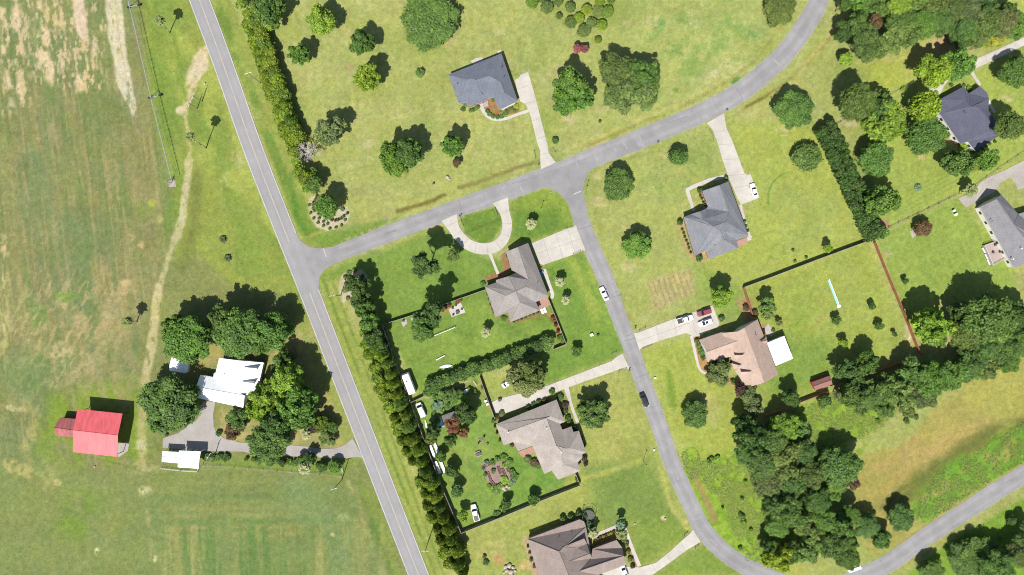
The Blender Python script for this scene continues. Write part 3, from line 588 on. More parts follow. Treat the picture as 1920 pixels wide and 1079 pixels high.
for a_, b_, w2, mi in (((1078, 300), (1084, 318), 2.2, 0), ((1113, 284), (1121, 305), 6, 0), ((1150, 276), (1156, 286), 4, 0), ((1196, 252), (1206, 276), 5, 0), ((1168, 268), (1176, 280), 3, 0), ((975, 350), (981, 362), 4, 0), ((860, 376), (864, 398), 1.5, 1), ((1086, 430), (1112, 422), 1.2, 1), ((1120, 505), (1124, 518), 5, 0), ((1140, 560), (1168, 552), 1.2, 1), ((1170, 640), (1192, 634), 1.4, 1), ((1380, 165), (1392, 186), 1.5, 1), ((1450, 112), (1462, 124), 3, 0), ((1100, 470), (1104, 480), 3, 0), ((720, 440), (742, 432), 3, 1), ((960, 345), (1010, 330), 1.3, 1), ((1250, 232), (1290, 218), 1.2, 1), ((1215, 720), (1222, 740), 2, 0), ((1265, 880), (1272, 900), 2.5, 0), ((1330, 1010), (1345, 1024), 2.5, 0)): line_mb(pm, np.array([a_, ((a_[0] + b_[0]) / 2 + 1, (a_[1] + b_[1]) / 2), b_], float), w2, 0.082, mi)
rc = random.Random(12)
for C_, hw in ((SIDE, 15), (ST3, 12), (ST4, 13)):
    for k in range(26):
        i = rc.randrange(6, len(C_) - 6); t_ = C_[i + 1] - C_[i]; t_ = t_ / np.linalg.norm(t_); n_ = np.array([-t_[1], t_[0]]); o_ = rc.uniform(-hw, hw)
        if rc.random() < .5: pts = [C_[i] + n_ * (o_ + rc.uniform(-1, 1)) + t_ * u for u in np.arange(0, rc.uniform(8, 26), 3)]
        else: pts = [C_[i] + n_ * (-hw + u) + t_ * rc.uniform(-1, 1) for u in np.arange(0, hw + o_ + 3, 3)]
        if len(pts) > 2: line_mb(pm, np.array(pts), .45, 0.0815, 1)
tag(pm.build('road_patch', [PATCH, PATCHD]), kind='structure')
tag(mb.build('road_marking', [LINEW, LINEY]), kind='structure')

def drive(name, pts, mat=CONC, z=0.11, joints=None, seams=None):
    """concrete slab laid on the turf, with real sides; seams = list of ((x,y),(x,y)) sawn joints"""
    mb = MB(); vs = [P(x, y, 0) for x, y in pts]
    ar = sum(vs[i].x * vs[(i + 1) % len(vs)].y - vs[(i + 1) % len(vs)].x * vs[i].y for i in range(len(vs)))
    if ar < 0: vs = vs[::-1]
    n = len(vs); top = [v + Vector((0, 0, z)) for v in vs]; bot = [v - Vector((0, 0, 0.05)) for v in vs]
    mb.add(top + bot, [tuple(range(n))] + [(i, n + i, n + (i + 1) % n, (i + 1) % n) for i in range(n)])
    for a, b in (seams or []):
        line_mb(mb, np.array([a, b], float), 0.6, z + 0.006, 1)
    return tag(mb.build(name, [mat, JOINT]), kind='structure')
def ribbon(name, pts, wpx, mat=CONC, z=0.105, cat=True):
    q = smooth(pts, 4) if cat else np.array(pts, float); n = len(q)
    t = np.gradient(q, axis=0); t /= np.linalg.norm(t, axis=1)[:, None]; nr = np.c_[-t[:, 1], t[:, 0]]
    w_ = np.interp(np.linspace(0, 1, n), np.linspace(0, 1, len(wpx)), wpx)[:, None] / 2
    L = [tuple(c) for c in q + nr * w_]; Rr = [tuple(c) for c in (q - nr * w_)[::-1]]
    mb = MB()
    for k in range(n - 1):
        poly_mb([L[k], L[k + 1], Rr[n - 2 - k], Rr[n - 1 - k]], z, 0, mb)
    loop = L + Rr; vs = [P(x, y, 0) for x, y in loop]; m = len(vs)
    mb.add([v + Vector((0, 0, z)) for v in vs] + [v - Vector((0, 0, .05)) for v in vs], [(i, m + i, m + (i + 1) % m, (i + 1) % m) for i in range(m)])
    if wpx[0] > 12:
        for k in range(3, n - 1, 5): line_mb(mb, np.array([L[k], Rr[n - 1 - k]]), .6, z + .006, 1)
    return tag(mb.build(name, [mat, JOINT]), kind='structure')
JOINT = plain('sawn_joint', D(190, 182, 170), 0.9)
drive('driveway', [(965, 150), (972, 147), (977, 140), (990, 135), (1001, 172), (1012, 215), (1019, 243), (1026, 270), (1029, 288), (1042, 305), (1014, 318), (1013, 300), (1013, 283), (1007, 268), (996, 222), (990, 205), (985, 196), (975, 190), (972, 180)],
      seams=[((997, 158), (970, 168)), ((1005, 190), (980, 196)), ((1014, 222), (996, 228)), ((1022, 256), (1004, 262)), ((1028, 287), (1013, 290))])
ribbon('footpath', [(900, 192), (905, 206), (915, 219), (930, 224.5), (948, 223), (970, 215), (991, 208)], [8, 6, 5, 6])
drive('driveway', [(1325, 231), (1357, 213), (1362, 240), (1375, 270), (1386, 300), (1395, 324), (1400, 328), (1407, 327), (1424, 371), (1390, 384), (1382, 372), (1365, 330), (1353, 295), (1346, 270), (1336, 243)],
      seams=[((1340, 250), (1364, 243)), ((1347, 272), (1375, 270)), ((1356, 300), (1386, 298)), ((1366, 330), (1398, 327)), ((1378, 352), (1415, 346))])
ribbon('footpath', [(1368, 329), (1330, 338), (1300, 350), (1287, 357)], [7, 7], cat=False); ribbon('footpath', [(1288, 356), (1293, 372), (1301, 396)], [7, 6], z=0.1, cat=False)
ribbon('footpath', [(1388, 384), (1395, 410), (1404, 440), (1409, 446)], [5, 5]); ribbon('footpath', [(1408, 446), (1396, 450)], [8, 8], z=0.1, cat=False)
ribbon('circular_driveway', [(842, 408), (851, 428), (863, 445), (880, 460), (905, 467), (930, 462), (946, 445), (951, 420), (946, 398), (938, 376)], [32, 20, 20, 21, 21, 21, 19, 18, 18, 30], z=0.095)
ribbon('footpath', [(918, 474), (925, 492), (934, 514)], [7, 4.5, 6])
drive('driveway', [(996, 457), (1060, 430), (1076, 426), (1080, 422), (1082, 430), (1098, 470), (1092, 470), (1080, 476), (1019, 497), (1012, 495)],
      seams=[((1018, 448), (1033, 492)), ((1042, 438), (1056, 484)), ((1064, 429), (1079, 476)), ((1006, 476), (1090, 448))])
ribbon('footpath', [(1020, 505), (1028, 530), (1036, 552), (1034, 560)], [7, 7, 6])
drive('driveway', [(1188, 624), (1196, 624), (1207, 620), (1250, 603), (1336, 573), (1349, 607), (1345, 614), (1310, 630), (1300, 632), (1292, 627), (1285, 625), (1240, 638), (1210, 649), (1204, 651), (1199, 657)],
      seams=[((1230, 612), (1237, 640)), ((1262, 600), (1270, 631)), ((1294, 588), (1306, 628)), ((1196, 640), (1292, 606))])
ribbon('footpath', [(1296, 630), (1303, 660), (1310, 688), (1318, 698), (1332, 704)], [6, 5, 5])
drive('driveway', [(1167, 663), (1172, 674), (1181, 692), (1165, 691), (1155, 695), (1072, 724), (1028, 741), (1015, 752), (950, 774), (930, 782), (921, 755), (935, 748), (985, 735), (1022, 725), (1085, 701), (1147, 677), (1155, 670)],
      seams=[((1040, 718), (1048, 733)), ((1075, 705), (1081, 720)), ((1110, 692), (1116, 707)), ((1146, 678), (1152, 695))])
ribbon('footpath', [(1061, 726), (1066, 742), (1074, 768), (1083, 792)], [10, 5, 6])
drive('driveway', [(1299, 993), (1314, 1016), (1285, 1033), (1260, 1052), (1235, 1070), (1200, 1095), (1150, 1100), (1127, 1085), (1126, 1074), (1160, 1060), (1170, 1062), (1200, 1064), (1230, 1055), (1255, 1035), (1280, 1012), (1294, 1000)],
      seams=[((1276, 1016), (1284, 1033)), ((1250, 1040), (1258, 1053)), ((1222, 1058), (1231, 1072))])
ribbon('footpath', [(1171, 990), (1180, 1015), (1190, 1040), (1199, 1062)], [7, 7], cat=False); ribbon('footpath', [(1112, 1005), (1135, 996), (1158, 987)], [6, 7], z=0.1, cat=False)
ribbon('driveway', [(1990, 45), (1920, 78), (1880, 97), (1845, 113), (1808, 130), (1790, 142)], [14, 14, 15, 18]); ribbon('footpath', [(1819, 130), (1828, 146), (1838, 160)], [6, 5]); drive('parking_pad', [(1738, 168), (1756, 164), (1770, 152), (1778, 150), (1770, 162), (1762, 178), (1752, 188), (1736, 178)])
drive('driveway', [(1960, 280), (1920, 301), (1880, 321), (1852, 333), (1838, 342), (1830, 352), (1797, 373), (1810, 389), (1830, 380), (1862, 362), (1872, 350), (1872, 345), (1893, 333), (1903, 342), (1908, 357), (1960, 335)], CONC2)
ribbon('footpath', [(1853, 188), (1858, 200), (1865, 212)], [5, 5])
FARM = speckle('old_grey_asphalt', D(202, 196, 190), 0.06, 2, 0.3, 0.10, 0.85, 0.08, 0.09)
drive('farm_driveway', [(661, 822), (682, 860), (671, 857), (650, 859), (600, 858), (529, 855), (480, 852), (455, 847), (400, 846), (385, 846), (305, 840), (306, 822), (335, 812), (350, 800), (372, 785), (376, 760), (384, 752), (404, 754), (400, 775), (401, 800), (406, 812), (420, 822), (450, 830), (530, 836), (545, 835), (580, 838), (600, 842), (628, 841), (648, 834)], FARM, 0.085)
drive('patio', [(841, 580), (864, 568), (873, 586), (847, 595)]); drive('patio', [(770, 597), (782, 590), (785, 602), (775, 608)], CONC2, 0.1); drive('patio', [(752, 604), (762, 598), (764, 606), (756, 614)], CONC2, 0.1)
BRICKP = speckle('brick_paving', D(216, 170, 152), 0.12, 3, 0.5, 0.08)
drive('patio', [(1381, 452), (1400, 445), (1402, 456), (1384, 464)], BRICKP, 0.25); drive('patio', [(1375, 390), (1384, 384), (1390, 400), (1383, 402)], BRICKP, 0.12)
drive('patio', [(1006, 562), (1026, 554), (1032, 572), (1012, 584)], BRICKP, 0.15); drive('patio', [(970, 848), (1002, 836), (1006, 846), (982, 858)], BRICKP, 0.12); drive('patio', [(1430, 622), (1440, 606), (1452, 624), (1446, 632)], CONC2, 0.1)
drive('patio', [(882, 115), (894, 109), (905, 108), (906, 114), (888, 122)]); drive('patio', [(932, 97), (939, 94), (941, 99), (934, 102)]); drive('patio', [(901, 190), (914, 184), (916, 200), (908, 201)], CONC2, 0.12)
drive('patio', [(1318, 384), (1332, 380), (1337, 392), (1322, 396)], CONC2, 0.1); drive('patio', [(838, 805), (856, 800), (858, 808), (842, 815)], CONC2, 0.1)
drive('barn_pad', [(216, 833), (243, 828), (240, 846), (222, 858)], CONC2, 0.08); drive('patio', [(1774, 248), (1780, 246), (1790, 262), (1780, 262)], CONC2, 0.1)
drive('pivot_pad', [(316, 339), (329, 338), (330, 350), (317, 351)], CONC2, 0.1)
drive('parking_pad', [(1706, 434), (1715, 431), (1719, 440), (1710, 447)], CONC2, 0.1)
#MARK2
# ------------------------------------------------------------------ houses
def shingle(name, col):
    m, nt, b = newmat(name)
    f = rng_map(nt, noise_fac(nt, 2.6, 2, 0.8), 0.82, 1.18)
    f = mul(nt, f, rng_map(nt, noise_fac(nt, 0.3, 4, 0.6), 0.90, 1.10))
    f = mul(nt, f, rng_map(nt, noise_fac(nt, 1.0, 3, 0.6, sc=(1, 0.15, 1)), 0.95, 1.05))
    col = tuple(c * 1.16 for c in col)
    nt.links.new(scale_col(nt, col, f), b.inputs['Base Color']); b.inputs['Roughness'].default_value = 0.9
    b.inputs['Specular IOR Level'].default_value = 0.2; return m
def build_roofs(blocks, ox, oy, k):
    """blocks: list of (points, faces, eave, pitch). points name -> (crop x, crop y[, height])"""
    roof, wall = MB(), MB(); edges = []; caps = MB()
    for V, F, eave, pitch in blocks:
        px = {n: (ox + p[0] / k, oy + p[1] / k) for n, p in V.items()}
        cnt = {}
        def orient(f):
            a = 0
            for i in range(len(f)):
                x0, y0 = px[f[i]]; x1, y1 = px[f[(i + 1) % len(f)]]; a += x0 * -y1 + x1 * y0
            return f if a > 0 else f[::-1]
        F = [orient(list(f)) for f in F]
        for f in F:
            for i in range(len(f)):
                e = (f[i], f[(i + 1) % len(f)]); cnt[e] = cnt.get(e, 0) + 1
        bd = {a: b for (a, b) in cnt if (b, a) not in cnt}
        st = next(iter(bd)); loop = [st]
        while bd[loop[-1]] != st and len(loop) < 60: loop.append(bd[loop[-1]])
        if len(loop) != len(bd): print('ROOF LOOP PROBLEM', ox, oy, loop, bd)
        segs = [(px[a], px[b]) for a, b in bd.items() if not (len(V[a]) > 2 and V[a][2] > eave + .3) and not (len(V[b]) > 2 and V[b][2] > eave + .3)]
        pos = {}
        for n, p in V.items():
            if len(p) > 2: z = p[2]
            elif n in bd: z = eave
            else:
                d = min(float(segdist(np.array([px[n][0]]), np.array([px[n][1]]), s)[0]) for s in segs) * S; z = eave + pitch * d
            pos[n] = P(px[n][0], px[n][1], z)
        names = list(V); ix = {n: i for i, n in enumerate(names)}; m = len(names)
        vs = [pos[n] for n in names] + [pos[n] - Vector((0, 0, .2)) for n in names]
        bmf = []
        import mathutils
        for f in F:
            tri = mathutils.geometry.tessellate_polygon([[Vector((pos[n].x, pos[n].y, 0)) for n in f]])
            for t in tri:
                q = [f[i] for i in t]; a = (pos[q[1]] - pos[q[0]]).cross(pos[q[2]] - pos[q[0]]).z
                if a < 0: q = q[::-1]
                if abs(a) > 1e-5: bmf.append([ix[n] for n in q])
        roof.add(vs, bmf, 0); roof.add(vs, [[i + m for i in t[::-1]] for t in bmf], 1)
        for (a, b) in cnt:
            if (b, a) in cnt and a < b and (pos[a].z > eave + .4 or pos[b].z > eave + .4):
                fa = [f for f in F if any((f[i], f[(i + 1) % len(f)]) == (a, b) for i in range(len(f)))][0]; ca = sum((pos[n] for n in fa), Vector()) / len(fa); fb = [f for f in F if any((f[i], f[(i + 1) % len(f)]) == (b, a) for i in range(len(f)))][0]; cb = sum((pos[n] for n in fb), Vector()) / len(fb)
                if (pos[a].z + pos[b].z) / 2 > (ca.z + cb.z) / 2 + .15: caps.tube(pos[a] + Vector((0, 0, .0)), pos[b] + Vector((0, 0, .0)), .11, n=5)
        L = len(loop)
        roof.add([pos[n] for n in loop] + [pos[n] - Vector((0, 0, .2)) for n in loop], [(i, L + i, L + (i + 1) % L, (i + 1) % L) for i in range(L)], 1)
        # walls, set in under the eaves
        ins = []
        for i in range(L):
            a, b, c = pos[loop[i - 1]], pos[loop[i]], pos[loop[(i + 1) % L]]
            d0 = (b - a).to_2d(); d1 = (c - b).to_2d()
            if d0.length < 1e-4 or d1.length < 1e-4: ins.append(b.copy()); continue
            n0 = Vector((-d0.y, d0.x)).normalized(); n1 = Vector((-d1.y, d1.x)).normalized(); bi = (n0 + n1)
            if bi.length < .2: bi = n0
            bi = bi.normalized(); s = 0.4 / max(0.45, bi.dot(n0)); ins.append(Vector((b.x + bi.x * s, b.y + bi.y * s, b.z)))
        wv = [Vector((v.x, v.y, v.z - .19)) for v in ins] + [Vector((v.x, v.y, 0)) for v in ins]
        wall.add(wv, [(i, L + i, L + (i + 1) % L, (i + 1) % L) for i in range(L)], 0)
        for i in range(L): edges.append((ins[i], ins[(i + 1) % L]))
    return roof, wall, edges, caps
WINDOWM = None
def opening(parent, name, p, ang, wd, z0, z1, leaf):
    """framed window/door set 4 cm proud of the wall; ang = direction of the wall"""
    f = MB(); f.box(-wd / 2 - .08, wd / 2 + .08, -0.05, .035, z0 - .08, z1 + .08)
    o = f.build(name, TRIM, parent, loc=(p[0], p[1], 0), rz=ang)
    g = MB(); g.box(-wd / 2, wd / 2, -.075, -.052, z0, z1)
    if wd > 2: 
        for kx in range(4):
            h = (z1 - z0) / 4; g.box(-wd / 2 + .05, wd / 2 - .05, -.085, -.076, z0 + kx * h + .04, z0 + (kx + 1) * h - .04)
    elif name == 'window': g.box(-.025, .025, -.082, -.076, z0, z1); g.box(-wd / 2, wd / 2, -.082, -.076, (z0 + z1) / 2 - .02, (z0 + z1) / 2 + .02)
    g.build('pane' if name == 'window' else 'door_panel', leaf, o); return o
def house(name, label, cat, blocks, ox, oy, k, roofcol, wallmat, vents=(), doors=(), garages=(), roofmat=None, minwin=2.6, nwin=14):
    roof, wall, edges, caps = build_roofs(blocks, ox, oy, k)
    c = Vector((0, 0, 0)); 
    for e in edges: c += e[0]
    c /= len(edges); c.z = 0
    root = empty(name, c, 0, label, cat)
    for mb_ in (roof, wall, caps): mb_.v = [(v[0] - c.x, v[1] - c.y, v[2]) for v in mb_.v]
    wo = wall.build('wall', wallmat, root); ro = roof.build('roof', [roofmat or shingle('shingles_' + name, roofcol), TRIM], root)
    if caps.v: caps.build('ridge_cap', ro.data.materials[0], ro)
    def near(q):
        q = P(ox + q[0] / k, oy + q[1] / k, 0); return min(edges, key=lambda e: ((e[0] + e[1]) / 2 - q).to_2d().length)
    used = []
    for q in doors:
        e = near(q); used.append(e); m = (e[0] + e[1]) / 2 - c; d = e[1] - e[0]; opening(root, 'door', m, math.atan2(d.y, d.x), 1.0, 0.1, 2.15, plain('door_paint', (0.25, 0.08, 0.05), .5))
    for q in garages:
        e = near(q); used.append(e); m = (e[0] + e[1]) / 2 - c; d = e[1] - e[0]; opening(root, 'garage_door', m, math.atan2(d.y, d.x), 4.8, 0.06, 2.25, WHITE)
    cnt = 0
    for e in sorted(edges, key=lambda e: -(e[1] - e[0]).to_2d().length):
        d = (e[1] - e[0]).to_2d(); L = d.length
        if e in used or L < minwin or cnt >= nwin: continue
        n = max(1, int(L / 3.4))
        for i in range(n):
            if cnt >= nwin: break
            t = (i + .5) / n; zt = (e[0].z + (e[1].z - e[0].z) * t)
            if zt < 2.3: continue
            m = e[0].lerp(e[1], t) - c; opening(root, 'window', m, math.atan2(d.y, d.x), 1.05, 0.95, 2.05, GLASS); cnt += 1
    for v in vents:
        vz = v[2]; p = P(ox + v[0] / k, oy + v[1] / k, vz) - c; m = MB()
        kind = v[3] if len(v) > 3 else 'vent'
        if kind == 'chimney': m.box(p.x - .55, p.x + .55, p.y - .45, p.y + .45, vz - 2.0, vz + .9); m.box(p.x - .62, p.x + .62, p.y - .52, p.y + .52, vz + .9, vz + 1.05, 1); m.tube((p.x, p.y, vz + 1.05), (p.x, p.y, vz + 1.4), .16, mi=1); m.build('chimney', [BRICKW, TRIM], ro)
        else: m.tube(p + Vector((0, 0, -.6)), p + Vector((0, 0, .22)), .09 if kind == 'vent' else .12, n=8); m.tube(p + Vector((0, 0, .22)), p + Vector((0, 0, .28)), .17 if kind == 'vent' else .19, n=8); m.build('vent_pipe', DARKM if kind == 'vent' else WHITE, ro)
    return root
# A: slate roofed house at the top
house('hip_roofed_house', 'slate blue hip roofed house at the top with a curved front path', 'house', [
    (dict(NW=(138, 408), NE=(812, 138), SE=(1018, 742), S=(785, 856), I1=(712, 690), I2=(645, 712), P1=(625, 728), P2=(540, 765), W3=(380, 805), W2=(352, 760), SW=(270, 770),
          R1=(365, 470), R2=(430, 455), R3=(495, 475), C=(655, 420), Q1=(800, 500), Q2=(850, 635), V1=(535, 612)),
     [('NW', 'NE', 'C', 'R3', 'R2', 'R1'), ('NE', 'SE', 'Q2', 'Q1', 'C'), ('SE', 'S', 'Q2'), ('S', 'I1', 'Q1', 'Q2'), ('I1', 'I2', 'V1', 'R3', 'C', 'Q1'), ('V1', 'I2', 'P1', 'P2', 'W3', 'R2', 'R3'), ('NW', 'R1', 'SW'), ('R1', 'R2', 'W3', 'W2', 'SW')], 3.0, 0.55),
    (dict(a=(535, 608, 5.3), b=(648, 700, 3.05), c=(636, 716, 3.05), d=(548, 660, 3.5)), [('a', 'b', 'c', 'd')], 3.0, 0.5)],
    820, 80, 6.745, D(132, 137, 150), BRICKW, vents=((255, 517, 4.2), (842, 437, 5.0), (812, 316, 5.0)), doors=((575, 750),), garages=((985, 650),))
# B: grey hip roofed house, right of the middle
house('hip_roofed_house', 'mid grey hip roofed house with a white sedan on its square driveway', 'house', [
    (dict(NW=(325, 275), G=(505, 213, 5.6), N=(600, 173), E=(815, 748), PE=(690, 800), SE=(703, 885), S2=(400, 1002), NN=(370, 925), NM=(345, 915), SW=(245, 968), W=(125, 552), I=(385, 440),
          R=(603, 497), C=(575, 605), M=(440, 655), T=(515, 705), U=(540, 785), GW=(200, 522), GA=(300, 492, 4.6), GB=(365, 462), GR=(330, 580)),
     [('NW', 'G', 'R', 'I'), ('G', 'N', 'E', 'C', 'R'), ('I', 'R', 'C', 'M', 'GR', 'GB'), ('GA', 'GB', 'GR'), ('GW', 'GA', 'GR'), ('W', 'GW', 'GR', 'M'), ('W', 'M', 'SW'),
      ('SW', 'M', 'C', 'T', 'NN', 'NM'), ('C', 'E', 'PE', 'T'), ('T', 'U', 'S2', 'NN'), ('U', 'SE', 'S2'), ('T', 'PE', 'SE', 'U')], 3.0, 0.62)],
    1260, 310, 5.678, D(148, 150, 156), BRICKW, vents=((455, 850, 4.6), (542, 742, 5.8, 'w')), doors=((230, 480),), garages=((700, 420),))
# C: brown-grey house beside the circular drive
house('gabled_house', 'grey brown gabled house below the circular driveway', 'house', [
    (dict(NW=(352, 195), G=(483, 143, 5.8), NE=(600, 95), E=(832, 692), PE=(690, 760), SE=(730, 855), S=(400, 987), Sn=(375, 875), SW=(235, 930), W=(115, 585), K0=(240, 540), KW=(240, 512), KA=(380, 470, 4.8), J=(468, 428), I=(415, 402),
          R=(606, 510), C=(575, 590), M=(462, 640), Q=(350, 690), T=(512, 766)),
     [('NW', 'G', 'R', 'J', 'I'), ('G', 'NE', 'E', 'C', 'R'), ('KA', 'J', 'R', 'C', 'M'), ('KW', 'KA', 'M', 'K0'), ('W', 'K0', 'M', 'Q'), ('W', 'Q', 'SW'), ('SW', 'Q', 'M', 'T', 'Sn'), ('M', 'PE', 'SE', 'T'), ('M', 'C', 'E', 'PE'), ('T', 'SE', 'S'), ('T', 'S', 'Sn')], 3.0, 0.6)],
    890, 440, 5.994, D(172, 165, 160), BRICKW, vents=((522, 712, 5.0), (708, 540, 4.6)), doors=((260, 480),), garages=((680, 300),))
# D: taupe house
house('cross_gabled_house', 'sprawling light taupe cross gabled house behind the vegetable garden', 'house', [
    (dict(W=(160, 410), N=(775, 160), E1=(860, 385), E2=(808, 405), E3=(835, 465), E4=(925, 432), E5=(945, 488), E6=(1000, 475), E7=(1072, 690), E7b=(1035, 714), E8=(1035, 748), E8b=(990, 795), E9=(1017, 880), S=(790, 970), S2=(725, 880), S3=(650, 912), I=(530, 625), I2=(385, 682), I3=(335, 590), SW=(240, 622),
          A=(300, 480), B=(672, 347), Bq=(712, 328), D1=(772, 628), F=(862, 655), H=(900, 652), G2=(830, 685), K=(828, 750), K2=(852, 820)),
     [('W', 'N', 'Bq', 'B', 'A'), ('N', 'E1', 'Bq'), ('B', 'Bq', 'E1', 'E2'), ('B', 'E2', 'E3', 'E4', 'F', 'D1'), ('F', 'E4', 'E5', 'E6', 'H'), ('H', 'E6', 'E7', 'E7b'), ('F', 'H', 'E7b', 'E8', 'G2', 'D1'), ('G2', 'E8', 'E8b', 'K'), ('K', 'E8b', 'E9', 'K2'), ('K2', 'E9', 'S'),
      ('W', 'A', 'SW'), ('A', 'B', 'I', 'I2', 'I3', 'SW'), ('B', 'D1', 'G2', 'K', 'K2', 'S', 'S2', 'S3', 'I')], 3.0, 0.5)],
    900, 720, 5.395, D(192, 181, 172), BRICKW, vents=((285, 492, 5.2, 'w'), (673, 450, 5.6, 'w'), (823, 690, 6.2, 'w')), doors=((850, 430),), garages=((350, 330),))
# E: brown house cut by the bottom edge
house('hip_and_gable_house', 'brown shingled house with a long garage wing cut by the bottom edge', 'house', [
    (dict(W=(145, 470), N=(895, 188), N2=(960, 215), N3=(990, 295), F=(1075, 745), SE=(1250, 1200), SS=(450, 1480), R1=(600, 650), R2=(735, 985)),
     [('W', 'N', 'N2', 'N3', 'R1'), ('N3', 'F', 'SE', 'R2', 'R1'), ('W', 'R1', 'R2', 'SS'), ('SS', 'R2', 'SE')], 3.0, 0.55),
    (dict(a=(650, 590, 6.6), b=(962, 462, 5.4), c=(1002, 540, 3.6), d=(1045, 680, 5.4), e=(745, 795, 6.6), f=(900, 803, 4.2), g=(1076, 742, 3.2), h=(855, 597, 4.8)),
     [('a', 'b', 'c', 'h'), ('h', 'c', 'd', 'e', 'a'), ('e', 'd', 'g', 'f')], 3.2, 0.5),
    (dict(a=(735, 985, 6.0), b=(1535, 712, 5.2), c=(1430, 484, 3.0), c2=(1512, 598, 3.0), d=(1082, 612, 3.0), e=(1060, 760, 3.6), f=(1570, 840, 3.0), g=(880, 1090, 3.0)), [('a', 'e', 'd', 'c', 'c2', 'b'), ('a', 'b', 'f', 'g')], 3.0, 0.5)],
    970, 950, 7.68, D(172, 156, 148), BRICKW, vents=((595, 450, 4.2), (780, 378, 3.9)), doors=((1030, 600),), garages=((1250, 960),))
# F: tan house with the white annex
house('tan_roofed_house', 'tan and pink shingled house with two dormers and a white annex roof', 'house', [
    (dict(r1=(635, 330, 7.4), n=(782, 234, 3.6), nm=(560, 372, 5.0), r2=(860, 946, 7.4), E=(1015, 858, 3.6), e2=(640, 1008, 3.2), e1=(458, 612, 3.2), e0=(385, 388, 3.6)),
     [('r1', 'n', 'E', 'r2'), ('r1', 'r2', 'e2', 'e1', 'e0', 'nm')], 3.2, 0.6),
    (dict(g1=(130, 465), g2=(400, 372), gr2=(690, 430, 5.0), gr1=(210, 602, 5.0), g4=(620, 620), g5=(220, 716)), [('g1', 'g2', 'gr2', 'gr1'), ('gr1', 'gr2', 'g4', 'g5')], 3.0, 0.5),
    (dict(a=(520, 640, 5.4), b=(640, 636, 6.6), c=(585, 625, 5.0), d=(540, 678, 4.7)), [('a', 'c', 'b'), ('a', 'b', 'd')], 4.7, 0.5),
    (dict(a=(592, 828, 5.4), b=(715, 824, 6.6), c=(650, 812, 5.0), d=(612, 866, 4.7)), [('a', 'c', 'b'), ('a', 'b', 'd')], 4.7, 0.5),
    (dict(a=(488, 730, 4.4), b=(605, 762, 5.6), c=(500, 725, 3.4), d=(520, 795, 3.4)), [('c', 'b', 'a'), ('a', 'b', 'd')], 3.4, 0.5),
    (dict(a=(810, 492, 6.0), b=(890, 470, 5.0), c=(885, 430, 4.2), d=(895, 505, 4.2)), [('a', 'c', 'b'), ('a', 'b', 'd')], 4.2, 0.5)],
    1290, 560, 5.995, D(214, 187, 170), SIDING, vents=((762, 405, 6.0),), doors=((480, 760),), garages=((250, 420),))
# G: dark slate house at right
house('slate_roofed_house', 'dark slate roofed house beside a bright yellow green tree at the right', 'house', [
    (dict(NW=(150, 315), N1=(455, 150), I=(518, 240), N2=(655, 150), N2b=(745, 225), E0=(770, 300), Eb=(765, 450), E1=(845, 575), E=(940, 655), E2=(915, 765), S=(600, 972), S2=(505, 850), S3=(405, 872), W=(150, 500),
          A=(480, 325), V=(530, 405), G2=(625, 412), F=(635, 370), C=(655, 432), Dd=(850, 690)),
     [('NW', 'N1', 'A', 'W'), ('N1', 'I', 'V', 'A'), ('I', 'N2', 'N2b', 'E0', 'F', 'G2', 'V'), ('F', 'E0', 'Eb', 'C', 'G2'), ('C', 'Eb', 'E1', 'Dd'), ('E1', 'E', 'E2', 'Dd'), ('W', 'A', 'V', 'G2', 'C', 'Dd', 'E2', 'S', 'S2', 'S3')], 3.0, 0.45)],
    1740, 140, 6.745, D(108, 110, 128), SIDING, vents=((475, 478, 5.2),), doors=((420, 800),), garages=((300, 220),))
# H: grey house cut by the right edge
house('long_roofed_house', 'light grey roofed house with white side wall and deck cut by the right edge', 'house', [
    (dict(NW=(292, 405), G=(455, 328, 7.0), NE=(500, 283), E1=(665, 470), X=(900, 400), Y=(1150, 900), S=(622, 992), R2=(620, 572, 7.0), Rb=(790, 800, 7.0), SE=(1000, 850, 3.2)),
     [('NW', 'G', 'R2', 'Rb', 'S'), ('G', 'NE', 'E1', 'R2'), ('R2', 'E1', 'X', 'Y', 'SE', 'Rb'), ('Rb', 'SE', 'S')], 3.2, 0.5)],
    1780, 310, 5.136, D(154, 152, 157), SIDING, vents=((410, 537, 5.0), (695, 805, 6.6, 'w'), (612, 905, 5.0, 'w')), doors=((560, 860),), nwin=8)
# I: farmhouse with white metal roof
WM = ribbed('white_metal_roof', (0.74, 0.75, 0.76), R(-14), 0.6, 0.10, 0.5, 0.06)
fh = house('farmhouse', 'farmhouse with a dazzling white metal roof among large trees', 'house', [
    (dict(A=(456, 582, 5.4), W1=(510, 426), W2=(692, 458), B=(1070, 690, 5.4), S=(1052, 842), SW=(450, 714)), [('A', 'W1', 'W2', 'B'), ('A', 'B', 'S', 'SW')], 3.0, 0.5),
    (dict(N=(750, 214), Nr=(990, 245, 6.2), NE=(1312, 272), SE=(1215, 698), Sr=(900, 640, 6.2), SW=(690, 560), W=(703, 400), W0=(682, 404), W1=(676, 452)),
     [('N', 'Nr', 'Sr', 'SW', 'W1', 'W0', 'W'), ('Nr', 'NE', 'SE', 'Sr')], 3.0, 0.5),
    (dict(a=(1060, 332, 5.7), b=(1230, 350, 5.4), c=(1232, 318, 4.2), d=(1195, 410, 4.2)), [('a', 'c', 'b'), ('a', 'b', 'd')], 4.2, 0.5),
    (dict(a=(1030, 517, 5.7), b=(1190, 535, 5.4), c=(1192, 502, 4.2), d=(1155, 595, 4.2)), [('a', 'c', 'b'), ('a', 'b', 'd')], 4.2, 0.5)],
    300, 640, 6.745, None, SIDING, vents=((820, 407, 5.2),), doors=((1260, 480),), garages=((600, 760),), roofmat=WM)
